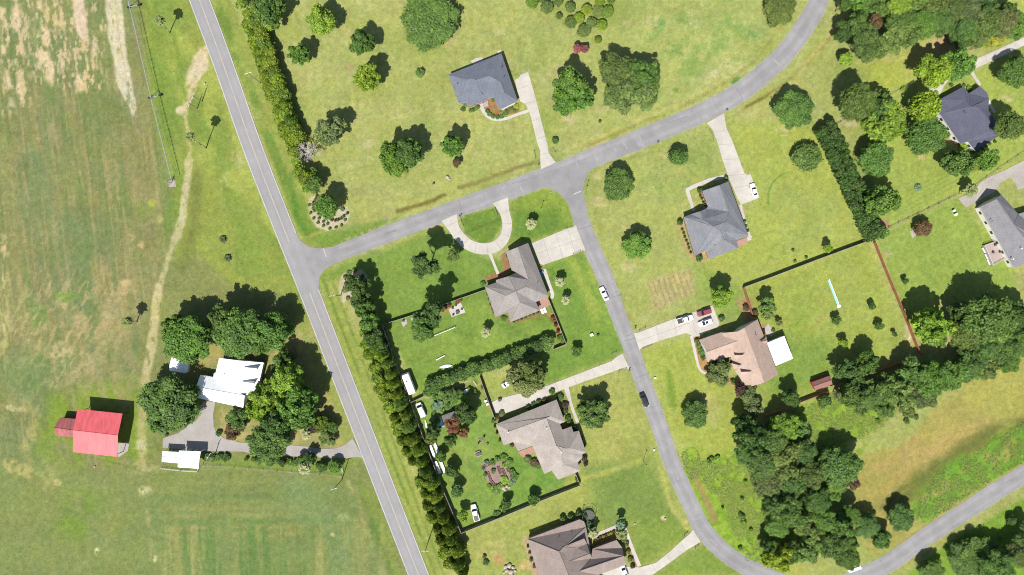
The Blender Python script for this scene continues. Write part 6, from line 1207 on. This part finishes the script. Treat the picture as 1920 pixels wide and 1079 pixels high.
#MARK4
# ------------------------------------------------------------------ vehicles
def carpaint(name, col):
    m, nt, b = newmat(name); b.inputs['Base Color'].default_value = col + (1,); b.inputs['Roughness'].default_value = .35; b.inputs['Coat Weight'].default_value = .3; return m
def ring(x, w, z0, z1, top=.85):
    return [Vector((x, y, z)) for y, z in ((-w * .9, z0), (w * .9, z0), (w, z0 + .35 * (z1 - z0)), (w * .98, z0 + .75 * (z1 - z0)), (w * top, z1), (-w * top, z1), (-w * .98, z0 + .75 * (z1 - z0)), (-w, z0 + .35 * (z1 - z0)))]
def vehicle(px, py, tox, toy, kind, col, label, name='parked_car', cat='car', rot=None):
    """(px,py) centre, (tox,toy) a photo point the nose looks at"""
    p = P(px, py); q = P(tox, toy); ang = math.atan2(q.y - p.y, q.x - p.x); root = empty(name, p + Vector((0, 0, .0 if kind == 'x' else .11 if rot else .0)), ang, label, cat)
    paint = carpaint('car_paint', col)
    if kind == 'sedan': L, W, bs, gh, rf = 4.8, .92, [(-2.4, .72, .4, .82), (-2.3, .84, .3, .95), (-1.5, .92, .25, .98), (0, .93, .22, .94), (1.2, .92, .25, .93), (2.1, .86, .28, .80), (2.4, .70, .36, .66)], [(-1.75, .70, .95), (-1.15, .70, 1.38), (.25, .69, 1.42), (1.0, .74, .92)], (-1.1, .3, 1.43)
    elif kind == 'suv': L, W, bs, gh, rf = 4.8, .97, [(-2.4, .84, .45, .95), (-2.35, .93, .35, 1.05), (-1.5, .97, .3, 1.08), (0, .97, .28, 1.06), (1.2, .96, .3, 1.04), (2.1, .90, .34, .95), (2.4, .76, .42, .8)], [(-2.3, .80, 1.05), (-2.05, .78, 1.68), (.2, .77, 1.72), (1.05, .82, 1.04)], (-2.05, .3, 1.73)
    elif kind == 'van': L, W, bs, gh, rf = 5.0, 1.0, [(-2.5, .90, .45, 1.1), (-2.45, .98, .35, 1.2), (-1.5, 1.0, .3, 1.2), (0, 1.0, .28, 1.2), (1.6, .98, .3, 1.15), (2.3, .92, .34, 1.0), (2.5, .80, .42, .85)], [(-2.45, .88, 1.18), (-2.35, .86, 1.85), (.9, .84, 1.88), (1.8, .86, 1.12)], (-2.35, 1.0, 1.89)
    else: L, W, bs, gh, rf = 5.6, 1.0, [(-2.8, .92, .5, 1.05), (-2.75, .98, .42, 1.1), (-1.0, 1.0, .4, 1.12), (-.8, 1.0, .4, 1.12), (1.2, .98, .4, 1.12), (2.5, .92, .42, 1.0), (2.8, .80, .5, .85)], [(-.85, .82, 1.12), (-.7, .80, 1.80), (.7, .79, 1.84), (1.35, .84, 1.12)], (-.7, .75, 1.85)
    m = MB(); m.loft([ring(x, w, a, b) for x, w, a, b in bs]); b_ = m.build('body', paint, root, smooth=False, bevel=.04)
    if kind == 'pickup':
        m = MB(); m.box(-2.65, -.95, -.78, .78, 1.115, 1.13, 0); m.box(-2.75, -.9, .80, .97, 1.12, 1.30, 1); m.box(-2.75, -.9, -.97, -.80, 1.12, 1.30, 1); m.box(-2.8, -2.7, -.80, .80, 1.12, 1.28, 1); m.build('cargo_bed', [DARKM if sum(col) > 0 else paint, paint], root)
    m = MB(); m.loft([[Vector((x - (.0), y, z)) for y, z in ((-w, .9 if i in (0, len(gh) - 1) else .9), (w, .9), (w * .93, max(z_, .92)), (-w * .93, max(z_, .92)))] for i, (x, w, z_) in enumerate(gh)]); m.build('window_glass', CARGLASS, root)
    x0, x1, zr = rf; wr = gh[1][1] * .93; m = MB(); m.box(x0 - .02, x1 + .02, -wr - .01, wr + .01, zr - .05, zr + .03, taper=.94)
    for s_ in (-1, 1):
        a, bq, c, d = gh
        m.tube((a[0], s_ * a[1] * .95, .98), (bq[0], s_ * wr, bq[2]), .045, n=5); m.tube((d[0], s_ * d[1] * .95, .98), (c[0], s_ * wr, c[2]), .04, n=5); m.tube(((bq[0] + c[0]) / 2, s_ * gh[1][1] * .98, .98), ((bq[0] + c[0]) / 2, s_ * wr, zr), .04, n=5)
    if kind == 'van': m.box(-2.35, -.2, -.90, .90, 1.2, 1.82)
    m.build('roof_panel', paint, root, bevel=.02)
    if kind == 'suv' and label.find('sunroof') > 0: m = MB(); m.box(-.7, .15, -.42, .42, zr + .03, zr + .05); m.build('sunroof', CARGLASS, root)
    for s_ in (-1, 1):
        for x in (-L * .30, L * .31):
            m = MB(); m.tube((x, s_ * (W - .22), .33), (x, s_ * (W - .01), .33), .33, n=16); wv = m.build('wheel', RUBBER, root); m = MB(); m.tube((x, s_ * (W - .03), .33), (x, s_ * (W + .0), .33), .2, n=12); m.build('rim', CHROME, wv)
        m = MB(); m.box(L / 2 - .20, L / 2 - .03, s_ * W * .62 - .17, s_ * W * .62 + .17, .62, .74 if kind == 'sedan' else .82); m.build('headlight', LAMPG, root)
        m = MB(); m.box(-L / 2 - .01, -L / 2 + .08, s_ * W * .68 - .12, s_ * W * .68 + .12, .7, .85); m.build('taillight', REDL, root)
        m = MB(); m.box(gh[-1][0] - .35, gh[-1][0] - .2, s_ * W - .02, s_ * W + s_ * .16 if s_ > 0 else s_ * W + .02, .98, 1.12) if s_ > 0 else m.box(gh[-1][0] - .35, gh[-1][0] - .2, -W - .16, -W + .02, .98, 1.12); m.build('side_mirror', paint, root)
    return root
W_ = (.80, .80, .80)
vehicle(1132, 551, 1126, 538, 'sedan', W_, 'white sedan driving on the residential street', 'moving_car', rot=1)
vehicle(1207, 750, 1213, 764, 'sedan', (.012, .013, .016), 'black car driving on the residential street', 'moving_car', rot=1)
vehicle(1412, 358, 1408, 344, 'sedan', W_, 'white sedan on the square concrete driveway', rot=1)
vehicle(1283, 599, 1296, 595, 'pickup', (.72, .73, .75), 'white pickup truck at the outer end of the tan house driveway', 'pickup_truck', 'truck', rot=1)
vehicle(1319, 586, 1306, 590, 'suv', (.20, .045, .05), 'dark red van parked on the tan house driveway', 'parked_van', 'van', rot=1)
vehicle(1321, 605, 1307, 610, 'suv', W_, 'white car with a dark sunroof on the tan house driveway', rot=1)
vehicle(790, 768, 785, 756, 'van', W_, 'white van on the grass below the camper trailer', 'parked_van', 'van')
vehicle(891, 960, 888, 948, 'pickup', W_, 'white pickup truck in the lower corner of the fenced garden', 'pickup_truck', 'truck')
vehicle(1169, 1068, 1165, 1058, 'sedan', W_, 'white car in front of the garage wing at the bottom edge', rot=1)
vehicle(953, 717, 964, 709, 'sedan', W_, 'white car half hidden under a grey green tree')
# camper trailer
p = P(768, 718); q = P(761, 700); ang = math.atan2(q.y - p.y, q.x - p.x); root = empty('camper_trailer', p, ang, 'long white camper trailer against the garden fence', 'camper')
m = MB(); m.loft([[Vector((x, y, z)) for y, z in ((-w, .55), (w, .55), (w, 2.5 * h), (w * .9, 2.75 * h), (-w * .9, 2.75 * h), (-w, 2.5 * h))] for x, w, h in ((-3.6, 1.2, 1), (-3.5, 1.25, 1), (2.6, 1.25, 1), (3.3, 1.2, .86), (3.7, 1.1, .6))]); m.build('body', WHITE, root)
for x, y, s_ in ((-2.2, 0, .3), (-.4, -.3, .35), (.9, .3, .25), (-1.4, .4, .18)): m = MB(); m.box(x - s_, x + s_, y - s_ * .8, y + s_ * .8, 2.76, 2.92, taper=.85); m.build('roof_vent', DARKM if s_ < .3 else TRIM, root)
for s_ in (-1, 1):
    for x in (-.8, .1): m = MB(); m.tube((x, s_ * 1.0, .36), (x, s_ * 1.22, .36), .36, n=14); m.build('wheel', RUBBER, root)
    for x in (-2.4, 1.0): m = MB(); m.box(x - .45, x + .45, s_ * 1.255 - .01, s_ * 1.255 + .01, 1.5, 2.05); m.build('window', CARGLASS, root)
m = MB(); m.tube((3.6, 0, .6), (4.6, 0, .5), .06); m.tube((3.5, .7, .6), (4.5, .05, .5), .05); m.tube((3.5, -.7, .6), (4.5, -.05, .5), .05); m.build('tow_bar', DARKM, root)
m = MB(); m.box(3.05, 3.45, -.95, .95, 2.32, 2.34); m.build('front_window', CARGLASS, root)
# boats and long white boxes
def hull(px, py, tox, toy, L, W, label, name, cat, mat=WHITE, up=True):
    p = P(px, py); q = P(tox, toy); o_ = math.atan2(q.y - p.y, q.x - p.x); m = MB(); R_ = []
    for k in range(11):
        t = k / 10; x = (t - .5) * L; w = W / 2 * math.sin(math.pi * min(.98, max(.02, t))) ** .55; R_.append([Vector((x, y * w, z)) for y, z in ((-1, .05), (1, .05), (.85, .28), (.35, .42), (-.35, .42), (-.85, .28))])
    m.loft(R_); r_ = empty(name, p, o_, label, cat); m.build('hull', mat, r_, smooth=True); m = MB(); m.tube((-L * .42, 0, .43), (L * .42, 0, .43), .03, n=5); m.build('keel', TRIM, r_)
hull(799.5, 798, 797, 786, 4.4, .75, 'slim white kayak lying on the grass below the white van', 'kayak', 'kayak'); hull(836, 687, 848, 685, 4.2, 1.3, 'upturned white rowing boat near the clipped hedge', 'rowing_boat', 'boat')
for x, y, lab in ((811, 846, 'upper left of four long white lidded boxes by the fence'), (819, 842, 'upper right of four long white lidded boxes by the fence'), (821, 876, 'lower left of four long white lidded boxes by the fence'), (830, 874, 'lower right of four long white lidded boxes by the fence')):
    r_ = empty('storage_box', P(x, y), math.atan2(.93, -.36), lab, 'box', 'long white boxes by the fence'); m = MB(); m.box(-2.1, 2.1, -.42, .42, .05, .55); m.build('box_body', WHITE, r_); m = MB(); m.box(-2.15, 2.15, -.46, .46, .55, .6); m.build('lid', WHITE, r_, bevel=.02)
r_ = empty('plank_bench', P(826, 671), math.atan2(.46, .88), 'narrow white plank bench between the long beam and the rowing boat', 'bench'); m = MB(); m.box(-1.6, 1.6, -.14, .14, .55, .6); m.build('seat', WHITE, r_)
for x in (-1.3, 1.3): m = MB(); m.box(x - .05, x + .05, -.12, .12, 0, .55); m.build('leg', WHITE, r_)
r_ = empty('beam_frame', P(829, 624), math.atan2(.38, .92), 'long low white beam on posts in the camper garden', 'beam'); m = MB(); m.tube((-4.8, 0, .9), (4.8, 0, .9), .09); m.build('beam', WHITE, r_)
for x in (-4.6, -1.5, 1.5, 4.6): m = MB(); m.tube((x, -.3, 0), (x, 0, .9), .05); m.tube((x, .3, 0), (x, 0, .9), .05); m.build('leg', WHITE, r_)
# water slide strip
BLUE = plain('light_blue_vinyl', (.22, .52, .70), .4); r_ = empty('water_slide', P(1563, 550), math.atan2(-.93, .36), 'long pale blue and white slip slide on the lawn', 'slide')
m = MB(); m.box(-4.9, 4.9, -.24, .24, .02, .14); m.build('slide_mat', BLUE, r_)
for s_ in (-1, 1): m = MB(); m.tube((-4.9, s_ * .28, .12), (4.9, s_ * .28, .12), .09, n=8); m.build('side_tube', BLUE if s_ < 0 else WHITE, r_)
m = MB(); m.box(4.3, 5.2, -.6, .6, .02, .3); m.build('end_pool', WHITE, r_, bevel=.05)
# centre pivot irrigation machine
piv = [(221, -62), (241, 4), (281, 176), (322, 340)]; z = 3.9; root = empty('irrigation_pivot', P(322, 344), 0, 'long wheeled irrigation pivot of thin steel trusses along the field edge', 'irrigation pivot'); c = root.location.copy()
for k in range(3):
    a = P(*piv[k], z) - c; b = P(*piv[k + 1], z) - c; d = (b - a).normalized(); sd = Vector((-d.y, d.x, 0)); m = MB(); m.tube(a, b, .08, n=6); m.build('water_pipe', STEEL, root); L = (b - a).length; n = int(L / 2.6); m = MB()
    for s_ in (-1, 1):
        pts = [a.lerp(b, i / n) + sd * s_ * .75 * math.sin(math.pi * i / n) ** .4 + Vector((0, 0, -1.1 * math.sin(math.pi * i / n) ** .6)) for i in range(n + 1)]
        m.path(pts, [.025] * (n + 1), 4)
        for i in range(1, n): m.tube(a.lerp(b, i / n), pts[i], .03, n=4)
        if s_ > 0: pp = pts
    for i in range(1, n): m.tube(pts[i], pp[i], .035, n=4)
    m.build('truss', STEEL, root)
for k in (1, 2):
    t = P(*piv[k], z) - c; d = (P(*piv[k + 1]) - P(*piv[k])).normalized(); sd = Vector((-d.y, d.x, 0)); m = MB(); base = Vector((t.x, t.y, 0))
    for s_ in (-1, 1): m.tube(t, base + sd * s_ * 1.8 + Vector((0, 0, .7)), .06, n=5); m.tube(t + d * .5, base + sd * s_ * 1.8 + Vector((0, 0, .7)), .05, n=5)
    m.tube(base + sd * 1.8 + Vector((0, 0, .7)), base - sd * 1.8 + Vector((0, 0, .7)), .09, n=6); fr = m.build('wheel_tower', STEEL, root)
    for s_ in (-1, 1): m = MB(); w0 = base + sd * s_ * 1.8 + Vector((0, 0, .6)); m.tube(w0 - d * .16, w0 + d * .16, .6, n=14); m.build('wheel', RUBBER, fr)
t = P(322, 344) - c; m = MB()
for s_, u in ((-1, -1), (1, -1), (-1, 1), (1, 1)): m.tube(t + Vector((s_ * .9, u * .9, .1)), Vector((0, 0, z)), .06, n=5)
m.tube((0, 0, .1), (0, 0, z + .3), .12, n=8); m.build('pivot_tower', STEEL, root)
# utility poles, lamp posts
def pole(bx, by, h, label, arm=0.3, name='utility_pole', lean=(0, 0)):
    r_ = empty(name, P(bx, by), arm, label, 'pole'); m = MB(); m.tube((0, 0, 0), (lean[0], lean[1], h), .16, .11, n=8); m.build('pole', WOODGREY, r_); m = MB(); m.box(-1.2 + lean[0], 1.2 + lean[0], -.06 + lean[1], .06 + lean[1], h - .5, h - .36); cr = m.build('crossarm', TRIM, r_)
    for x in (-1.1, -.4, .4, 1.1): m = MB(); m.tube((x + lean[0], lean[1], h - .36), (x + lean[0], lean[1], h - .16), .05, n=6); m.build('insulator', WHITE, cr)
pole(488, 156, 11, 'utility pole standing in the upper roadside tree row'); pole(639, 554, 11, 'utility pole beside the corner bed below the main junction', .2); pole(804, 1013, 10, 'utility pole beside the lower end of the double tree row', 0); pole(641, 900, 11, 'utility pole below the farm driveway mouth', .3)
pole(370, 204, 6, 'lower of two wooden poles beside the sandy track', 1.2); pole(379, 191, 7, 'upper of two wooden poles beside the sandy track', 1.2); pole(405, 848, 6, 'wooden pole at the edge of the farm driveway', 1.0)
def lamp(bx, by, h, label):
    r_ = empty('street_lamp', P(bx, by), 0, label, 'lamp'); m = MB(); m.tube((0, 0, 0), (0, 0, h), .07, .05, n=7); m.build('pole', DARKM, r_); m = MB(); m.tube((0, 0, h), (0, 0, h + .35), .14, .22, n=8); m.tube((0, 0, h + .35), (0, 0, h + .5), .24, .04, n=8); m.build('lamp_head', [DARKM], r_)
lamp(1014, 393, 4.2, 'street lamp on the lawn island above the wide driveway'); lamp(1206, 864, 5, 'street lamp on the lawn right of the taupe house'); lamp(1090, 962, 4, 'lamp post above the bottom edge house'); lamp(1100, 351, 3.2, 'short lamp post on the verge at the side street junction')
def mailbox(x, y, label):
    r_ = empty('mailbox', P(x, y), .4, label, 'mailbox'); m = MB(); m.box(-.06, .06, -.06, .06, 0, 1.0); m.build('post', WOODGREY, r_); m = MB(); m.loft([[Vector((xx, math.cos(t) * .14, 1.1 + math.sin(t) * .16)) for t in [i * math.pi / 4 for i in range(8)]] for xx in (-.3, .3)]); m.build('box', DARKM, r_)
mailbox(1362, 208, 'mailbox at the mouth of the square driveway'); mailbox(1233, 268, 'mailbox on the lower verge of the side street'); mailbox(1010, 310, 'mailbox left of the narrow driveway mouth'); mailbox(1191, 615, 'mailbox at the tan house driveway mouth'); mailbox(1180, 694, 'mailbox below the left driveway mouth'); mailbox(864, 405, 'mailbox at the left mouth of the circular driveway')
def ubox(x, y, s_, h, mat, label, name='utility_box'):
    r_ = empty(name, P(x, y), .35, label, 'box'); m = MB(); m.box(-s_, s_, -s_ * .8, s_ * .8, 0, h); m.build('cabinet', mat, r_, bevel=.03); m = MB(); m.box(-s_ - .03, s_ + .03, -s_ * .8 - .03, s_ * .8 + .03, h, h + .06); m.build('lid', mat, r_)
ubox(1109, 628, .5, .7, WHITE, 'white utility cabinet on the lawn left of the street'); ubox(1121, 629, .35, .8, DARKM, 'dark utility cabinet beside the white one left of the street'); ubox(1228, 709, .28, .5, WHITE, 'small white box on the lawn right of the street'); ubox(1226, 844, .25, .4, WHITE, 'small white box right of the street lamp'); ubox(813, 345, .3, .7, DARKM, 'small dark box on the lawn north of the side street'); ubox(1786, 396, .4, 1.0, plain('bin_green', (.45, .62, .55)), 'upper pale bin beside the right edge house', 'wheeled_bin'); ubox(1790, 403, .4, .9, WHITE, 'lower pale bin beside the right edge house', 'air_conditioner')
ubox(911, 752, .4, .7, WHITE, 'upper white box against the fence left of the parking pad'); ubox(914, 758, .4, .6, plain('pale_blue', (.5, .65, .7)), 'lower pale blue box against the fence left of the parking pad'); ubox(937, 750, .5, .9, DARKM, 'dark grill on the concrete pad above the taupe house', 'barbecue_grill')
ubox(1604, 1000, .01, .01, WHITE, 'x') if False else None
# stones
STONE = speckle('pale_stone', D(228, 214, 198), .12, 3, .5, .1)
def stone(x, y, r, label, mat=STONE, grp=None):
    m = MB(); m.blob((0, 0, r * .3), r, r * .8, r * .55, seg=9, rings=6, jit=.15); o = m.build('stone', mat, None, smooth=True, loc=P(x, y), rz=random.uniform(0, 6)); tag(o, label, 'stone', grp)
stone(839, 333, .75, 'large pale boulder on the lawn above the side street'); stone(843, 337, .45, 'smaller boulder touching the large pale one above the side street'); stone(1190, 982, .4, 'small white garden ornament on the lawn of the bottom house'); stone(1247, 973, .5, 'pale boulder ringed by sand near the street bend'); stone(178, 875, .4, 'white stone in the grass below the red barn'); stone(384, 157, .5, 'pale stone beside the sandy road turnout'); stone(1033, 361, .25, 'small white stone at the lawn island corner')
for i, (x, y, r) in enumerate(((948, 1063, .8), (955, 1060, .9), (962, 1064, .7), (950, 1070, .8), (958, 1072, 1.0), (966, 1070, .6), (945, 1074, .6), (960, 1078, .7))): stone(x, y, r, f'{ordn(i + 1)} stone of the white pile left of the bottom house, counted downward', grp='white stone pile left of the bottom house')
for i, (x, y, r) in enumerate(((944, 915, .8), (950, 912, .6), (955, 914, .5), (947, 919, .6), (932, 916, .4))): stone(x, y, r, f'{ordn(i + 1)} pale rock at the lower corner of the vegetable garden', grp='rocks at the vegetable garden')
# garden furniture
def chair(x, y, a, label, grp, mat=DARKM):
    r_ = empty('patio_chair', P(x, y) + Vector((0, 0, .11)), a, label, 'chair', grp); m = MB(); m.box(-.3, .3, -.3, .3, .38, .44); m.build('seat', mat, r_); m = MB(); m.box(-.32, -.26, -.3, .3, .44, .95); m.build('backrest', mat, r_)
    for u, v in ((-.26, -.26), (.26, -.26), (-.26, .26), (.26, .26)): m = MB(); m.box(u - .03, u + .03, v - .03, v + .03, 0, .38); m.build('leg', mat, r_)
for x, y, a, l in ((849, 578, 0, 'upper left chair on the square patio'), (866, 580, 3.1, 'right hand chair on the square patio'), (850, 590, 1.5, 'lower left chair on the square patio'), (855, 573, -1.5, 'upper middle chair on the square patio')): chair(x, y, a, l, 'chairs on the square patio')
for x, y, a, l in ((776, 595, 1, 'left chair on the small pale patio'), (781, 598, 3, 'right chair on the small pale patio'), (757, 602, 0, 'chair on the smallest patio by the fence')): chair(x, y, a, l, 'chairs on the small patios')
for x, y, a, l in ((907, 820, -2.2, 'dark chair above right of the fire ring'), (898, 830, .8, 'dark chair below left of the fire ring'), (914, 832, 2.6, 'dark chair below right of the fire ring')): chair(x, y, a, l, 'chairs round the fire ring')
r_ = empty('patio_table', P(858, 586) + Vector((0, 0, .11)), .3, 'dark square table on the square patio', 'table'); m = MB(); m.box(-.55, .55, -.55, .55, .68, .74); m.build('tabletop', DARKM, r_)
for u, v in ((-.45, -.45), (.45, -.45), (-.45, .45), (.45, .45)): m = MB(); m.box(u - .04, u + .04, v - .04, v + .04, 0, .68); m.build('leg', DARKM, r_)
r_ = empty('fire_ring', P(901, 826), 0, 'round stone fire ring on the grass', 'fire pit'); m = MB()
for i in range(14): t = i * 2 * math.pi / 14; m.blob((math.cos(t) * .62, math.sin(t) * .62, .14), .17, .15, .15, seg=6, rings=4, jit=.1)
m.build('stone_ring', STONE, r_); m = MB(); m.tube((0, 0, 0), (0, 0, .05), .5, n=14); m.build('ash_bed', DARKM, r_)
r_ = empty('picnic_table', P(897, 851), .35, 'grey picnic table with a dark top beside the vegetable garden', 'table'); m = MB(); m.box(-.9, .9, -.4, .4, .7, .76); m.build('tabletop', DARKM, r_)
for s_ in (-1, 1): m = MB(); m.box(-.9, .9, s_ * .75 - .15, s_ * .75 + .15, .42, .47); m.build('bench_seat', WOODGREY, r_); m = MB(); m.box(s_ * .65 - .05, s_ * .65 + .05, -.8, .8, 0, .1); m.box(s_ * .65 - .05, s_ * .65 + .05, -.35, .35, .1, .7, taper=.6); m.build('leg', WOODGREY, r_)
r_ = empty('garden_table', P(871, 735), math.atan2(.5, .85), 'long white table below the hedge in the garden', 'table'); m = MB(); m.box(-1.6, 1.6, -.5, .5, .72, .78); m.build('tabletop', WHITE, r_)
for u, v in ((-1.4, -.4), (1.4, -.4), (-1.4, .4), (1.4, .4)): m = MB(); m.box(u - .04, u + .04, v - .04, v + .04, 0, .72); m.build('leg', WHITE, r_)
r_ = empty('trellis', P(893, 717), math.atan2(-.8, .5), 'small grey trellis frame at the fence corner above the garden', 'trellis'); m = MB()
for k in range(5): m.box(-1 + k * .5, -.95 + k * .5, -.5, -.45, 0, 1.7)
for k in range(3): m.box(-1, 1.05, -.5, -.45, .4 + k * .6, .46 + k * .6)
m.build('lattice', TRIM, r_)
# raised vegetable garden
PAV = speckle('pink_pavers', D(186, 156, 150), .12, 2, .5, .1); drive('garden_paving', [(902, 868), (920, 863), (950, 866), (957, 884), (958, 898), (932, 914), (918, 913), (908, 892)], PAV, .08)
SOIL = speckle('soil', (.09, .06, .045), .2, 3); BW = speckle('bed_timber', D(200, 166, 140), .12)
for x, y, L, W, a, l in ((912, 873, 2.6, .9, .4, 'upper left raised vegetable bed'), (922, 869, 2.0, .9, .4, 'upper right raised vegetable bed'), (917, 893, 2.8, .8, -1.2, 'left side raised vegetable bed'), (936, 882, 2.6, 1.0, -1.2, 'middle raised vegetable bed'), (944, 886, 2.6, 1.0, -1.2, 'inner right raised vegetable bed'), (951, 879, 2.4, .9, -1.2, 'outer right raised vegetable bed'), (923, 905, 2.4, .8, -.9, 'lowest raised vegetable bed')):
    r_ = empty('raised_bed', P(x, y), a, l, 'garden bed', 'raised vegetable beds'); m = MB()
    for q in ((-L / 2, L / 2, -W / 2, -W / 2 + .1), (-L / 2, L / 2, W / 2 - .1, W / 2), (-L / 2, -L / 2 + .1, -W / 2 + .1, W / 2 - .1), (L / 2 - .1, L / 2, -W / 2 + .1, W / 2 - .1)): m.box(*q, 0, .45)
    m.build('timber_frame', BW, r_); m = MB(); m.box(-L / 2 + .1, L / 2 - .1, -W / 2 + .1, W / 2 - .1, 0, .38); m.build('soil', SOIL, r_)
# tarp by the shed
m = MB(); n = 9; vs = []; rs = random.Random(3)
for j in range(n):
    for i in range(n): vs.append(((i / (n - 1) - .5) * 2.0 + rs.uniform(-.1, .1), (j / (n - 1) - .5) * 3.6 + rs.uniform(-.1, .1), .25 + rs.uniform(0, .35)))
m.add(vs, [(j * n + i, j * n + i + 1, (j + 1) * n + i + 1, (j + 1) * n + i) for j in range(n - 1) for i in range(n - 1)]); o = m.build('tarpaulin', plain('blue_tarp', (.30, .58, .78), .5, 0, .2), None, loc=P(824, 792), rz=.4); tag(o, 'crumpled pale blue tarpaulin left of the garden shed', 'tarpaulin'); sm = o.modifiers.new('s', 'SOLIDIFY'); sm.thickness = .03
# trampoline
r_ = empty('trampoline', P(1103, 966), 0, 'round netted trampoline above the bottom edge house', 'trampoline'); m = MB(); R0 = 2.3; ringp = [Vector((math.cos(i * math.pi / 12) * R0, math.sin(i * math.pi / 12) * R0, .9)) for i in range(25)]; m.path(ringp, [.06] * 25, 5); m.build('frame', DARKM, r_); m = MB(); m.path([p_ + Vector((0, 0, 1.7)) for p_ in ringp], [.05] * 25, 5); m.build('net_ring', DARKM, r_)
m = MB(); m.tube((0, 0, .86), (0, 0, .88), R0 * .86, n=24); m.build('jumping_mat', plain('black_mesh', (.05, .06, .045)), r_)
for i in range(0, 24, 4): m = MB(); m.tube(ringp[i] * 1.0 - Vector((0, 0, .9)), ringp[i] + Vector((0, 0, 1.7)), .04, n=5); m.build('leg', DARKM, r_)
# timber deck of the right edge house
DK = speckle('deck_boards', D(214, 196, 188), .1, 3, .5, .1, sc=(1, 8, 1)); r_ = empty('timber_deck', P(1860, 476), 0, 'pinkish timber deck with rails beside the right edge house', 'deck'); c = r_.location.copy(); dp = [(1841, 461), (1866, 452), (1872, 458), (1886, 482), (1857, 498), (1849, 480)]
vs = [P(*q) - c for q in dp][::-1]; n = len(vs); m = MB(); m.add([v + Vector((0, 0, .7)) for v in vs] + [v + Vector((0, 0, .5)) for v in vs], [tuple(range(n)), tuple(range(2 * n - 1, n - 1, -1))] + [(i, n + i, n + (i + 1) % n, (i + 1) % n) for i in range(n)])
ar = sum(vs[i].x * vs[(i + 1) % n].y - vs[(i + 1) % n].x * vs[i].y for i in range(n)); m.build('deck_floor', DK, r_); m = MB()
for i in range(n):
    a, b = vs[i], vs[(i + 1) % n]; k = max(2, int((b - a).length / .3))
    if i in (2, 3): continue
    m.tube(a + Vector((0, 0, 1.6)), b + Vector((0, 0, 1.6)), .05, n=4)
    for j in range(k): q = a.lerp(b, j / k); m.box(q.x - .03, q.x + .03, q.y - .03, q.y + .03, .7, 1.6)
m.build('railing', TRIM, r_)
for q in vs: m = MB(); m.box(q.x - .08, q.x + .08, q.y - .08, q.y + .08, 0, .7); m.build('post', WOODGREY, r_)
for x, y, l in ((1858, 474, 'dark planter near the middle of the timber deck'), (1871, 473, 'dark planter near the house side of the timber deck'), (1862, 460, 'dark planter at the top of the timber deck')):
    m = MB(); m.tube((0, 0, .7), (0, 0, 1.2), .28, .34, n=10); m.blob((0, 0, 1.35), .35, .35, .3, 1, jit=.2); o = m.build('planter_pot', [DARKM, BARK], None, loc=P(x, y)); tag(o, l, 'planter')
# step edging beside the deck
for i, (x, y) in enumerate(((1843, 470), (1848, 482), (1852, 492))): r_ = empty('timber_bench', P(x, y) , -1.1, ('upper', 'middle', 'lower')[i] + ' pale bench along the left side of the timber deck', 'bench'); m = MB(); m.box(-1.0, 1.0, -.25, .25, .4, .48); m.build('seat', TRIM, r_); m = MB(); m.box(-.9, -.8, -.2, .2, 0, .4); m.box(.8, .9, -.2, .2, 0, .4); m.build('leg', TRIM, r_)
r_ = empty('patio_lounger', P(1019, 583) + Vector((0, 0, .0)), .4, 'pair-striped white lounger beside the brick patio', 'lounger'); m = MB()
for k in range(2): m.box(-.9 + k * 1.0, -.1 + k * 1.0, -.9, .9, .3, .4)
m.build('cushion', WHITE, r_)
for u, v in ((-.8, -.8), (.8, -.8), (-.8, .8), (.8, .8)): m = MB(); m.box(u - .04, u + .04, v - .04, v + .04, 0, .3); m.build('leg', DARKM, r_)
for x, y, l in ((1013, 505, 'upper child pedal toy at the driveway corner of the grey brown house'), (1016, 511, 'lower child pedal toy at the driveway corner of the grey brown house')):
    r_ = empty('pedal_toy', P(x, y) + Vector((0, 0, .1)), .9, l, 'toy car'); m = MB(); m.loft([ring(a, w * .35, .15, .55) for a, w in ((-.6, .8), (-.5, 1), (.4, 1), (.6, .7))]); m.build('body', plain('toy_plastic', (.35, .08, .08) if y < 508 else (.08, .2, .4), .4), r_)
    for u, v in ((-.4, -.35), (.4, -.35), (-.4, .35), (.4, .35)): m = MB(); m.tube((u, v - .05, .15), (u, v + .05, .15), .15, n=10); m.build('wheel', RUBBER, r_)
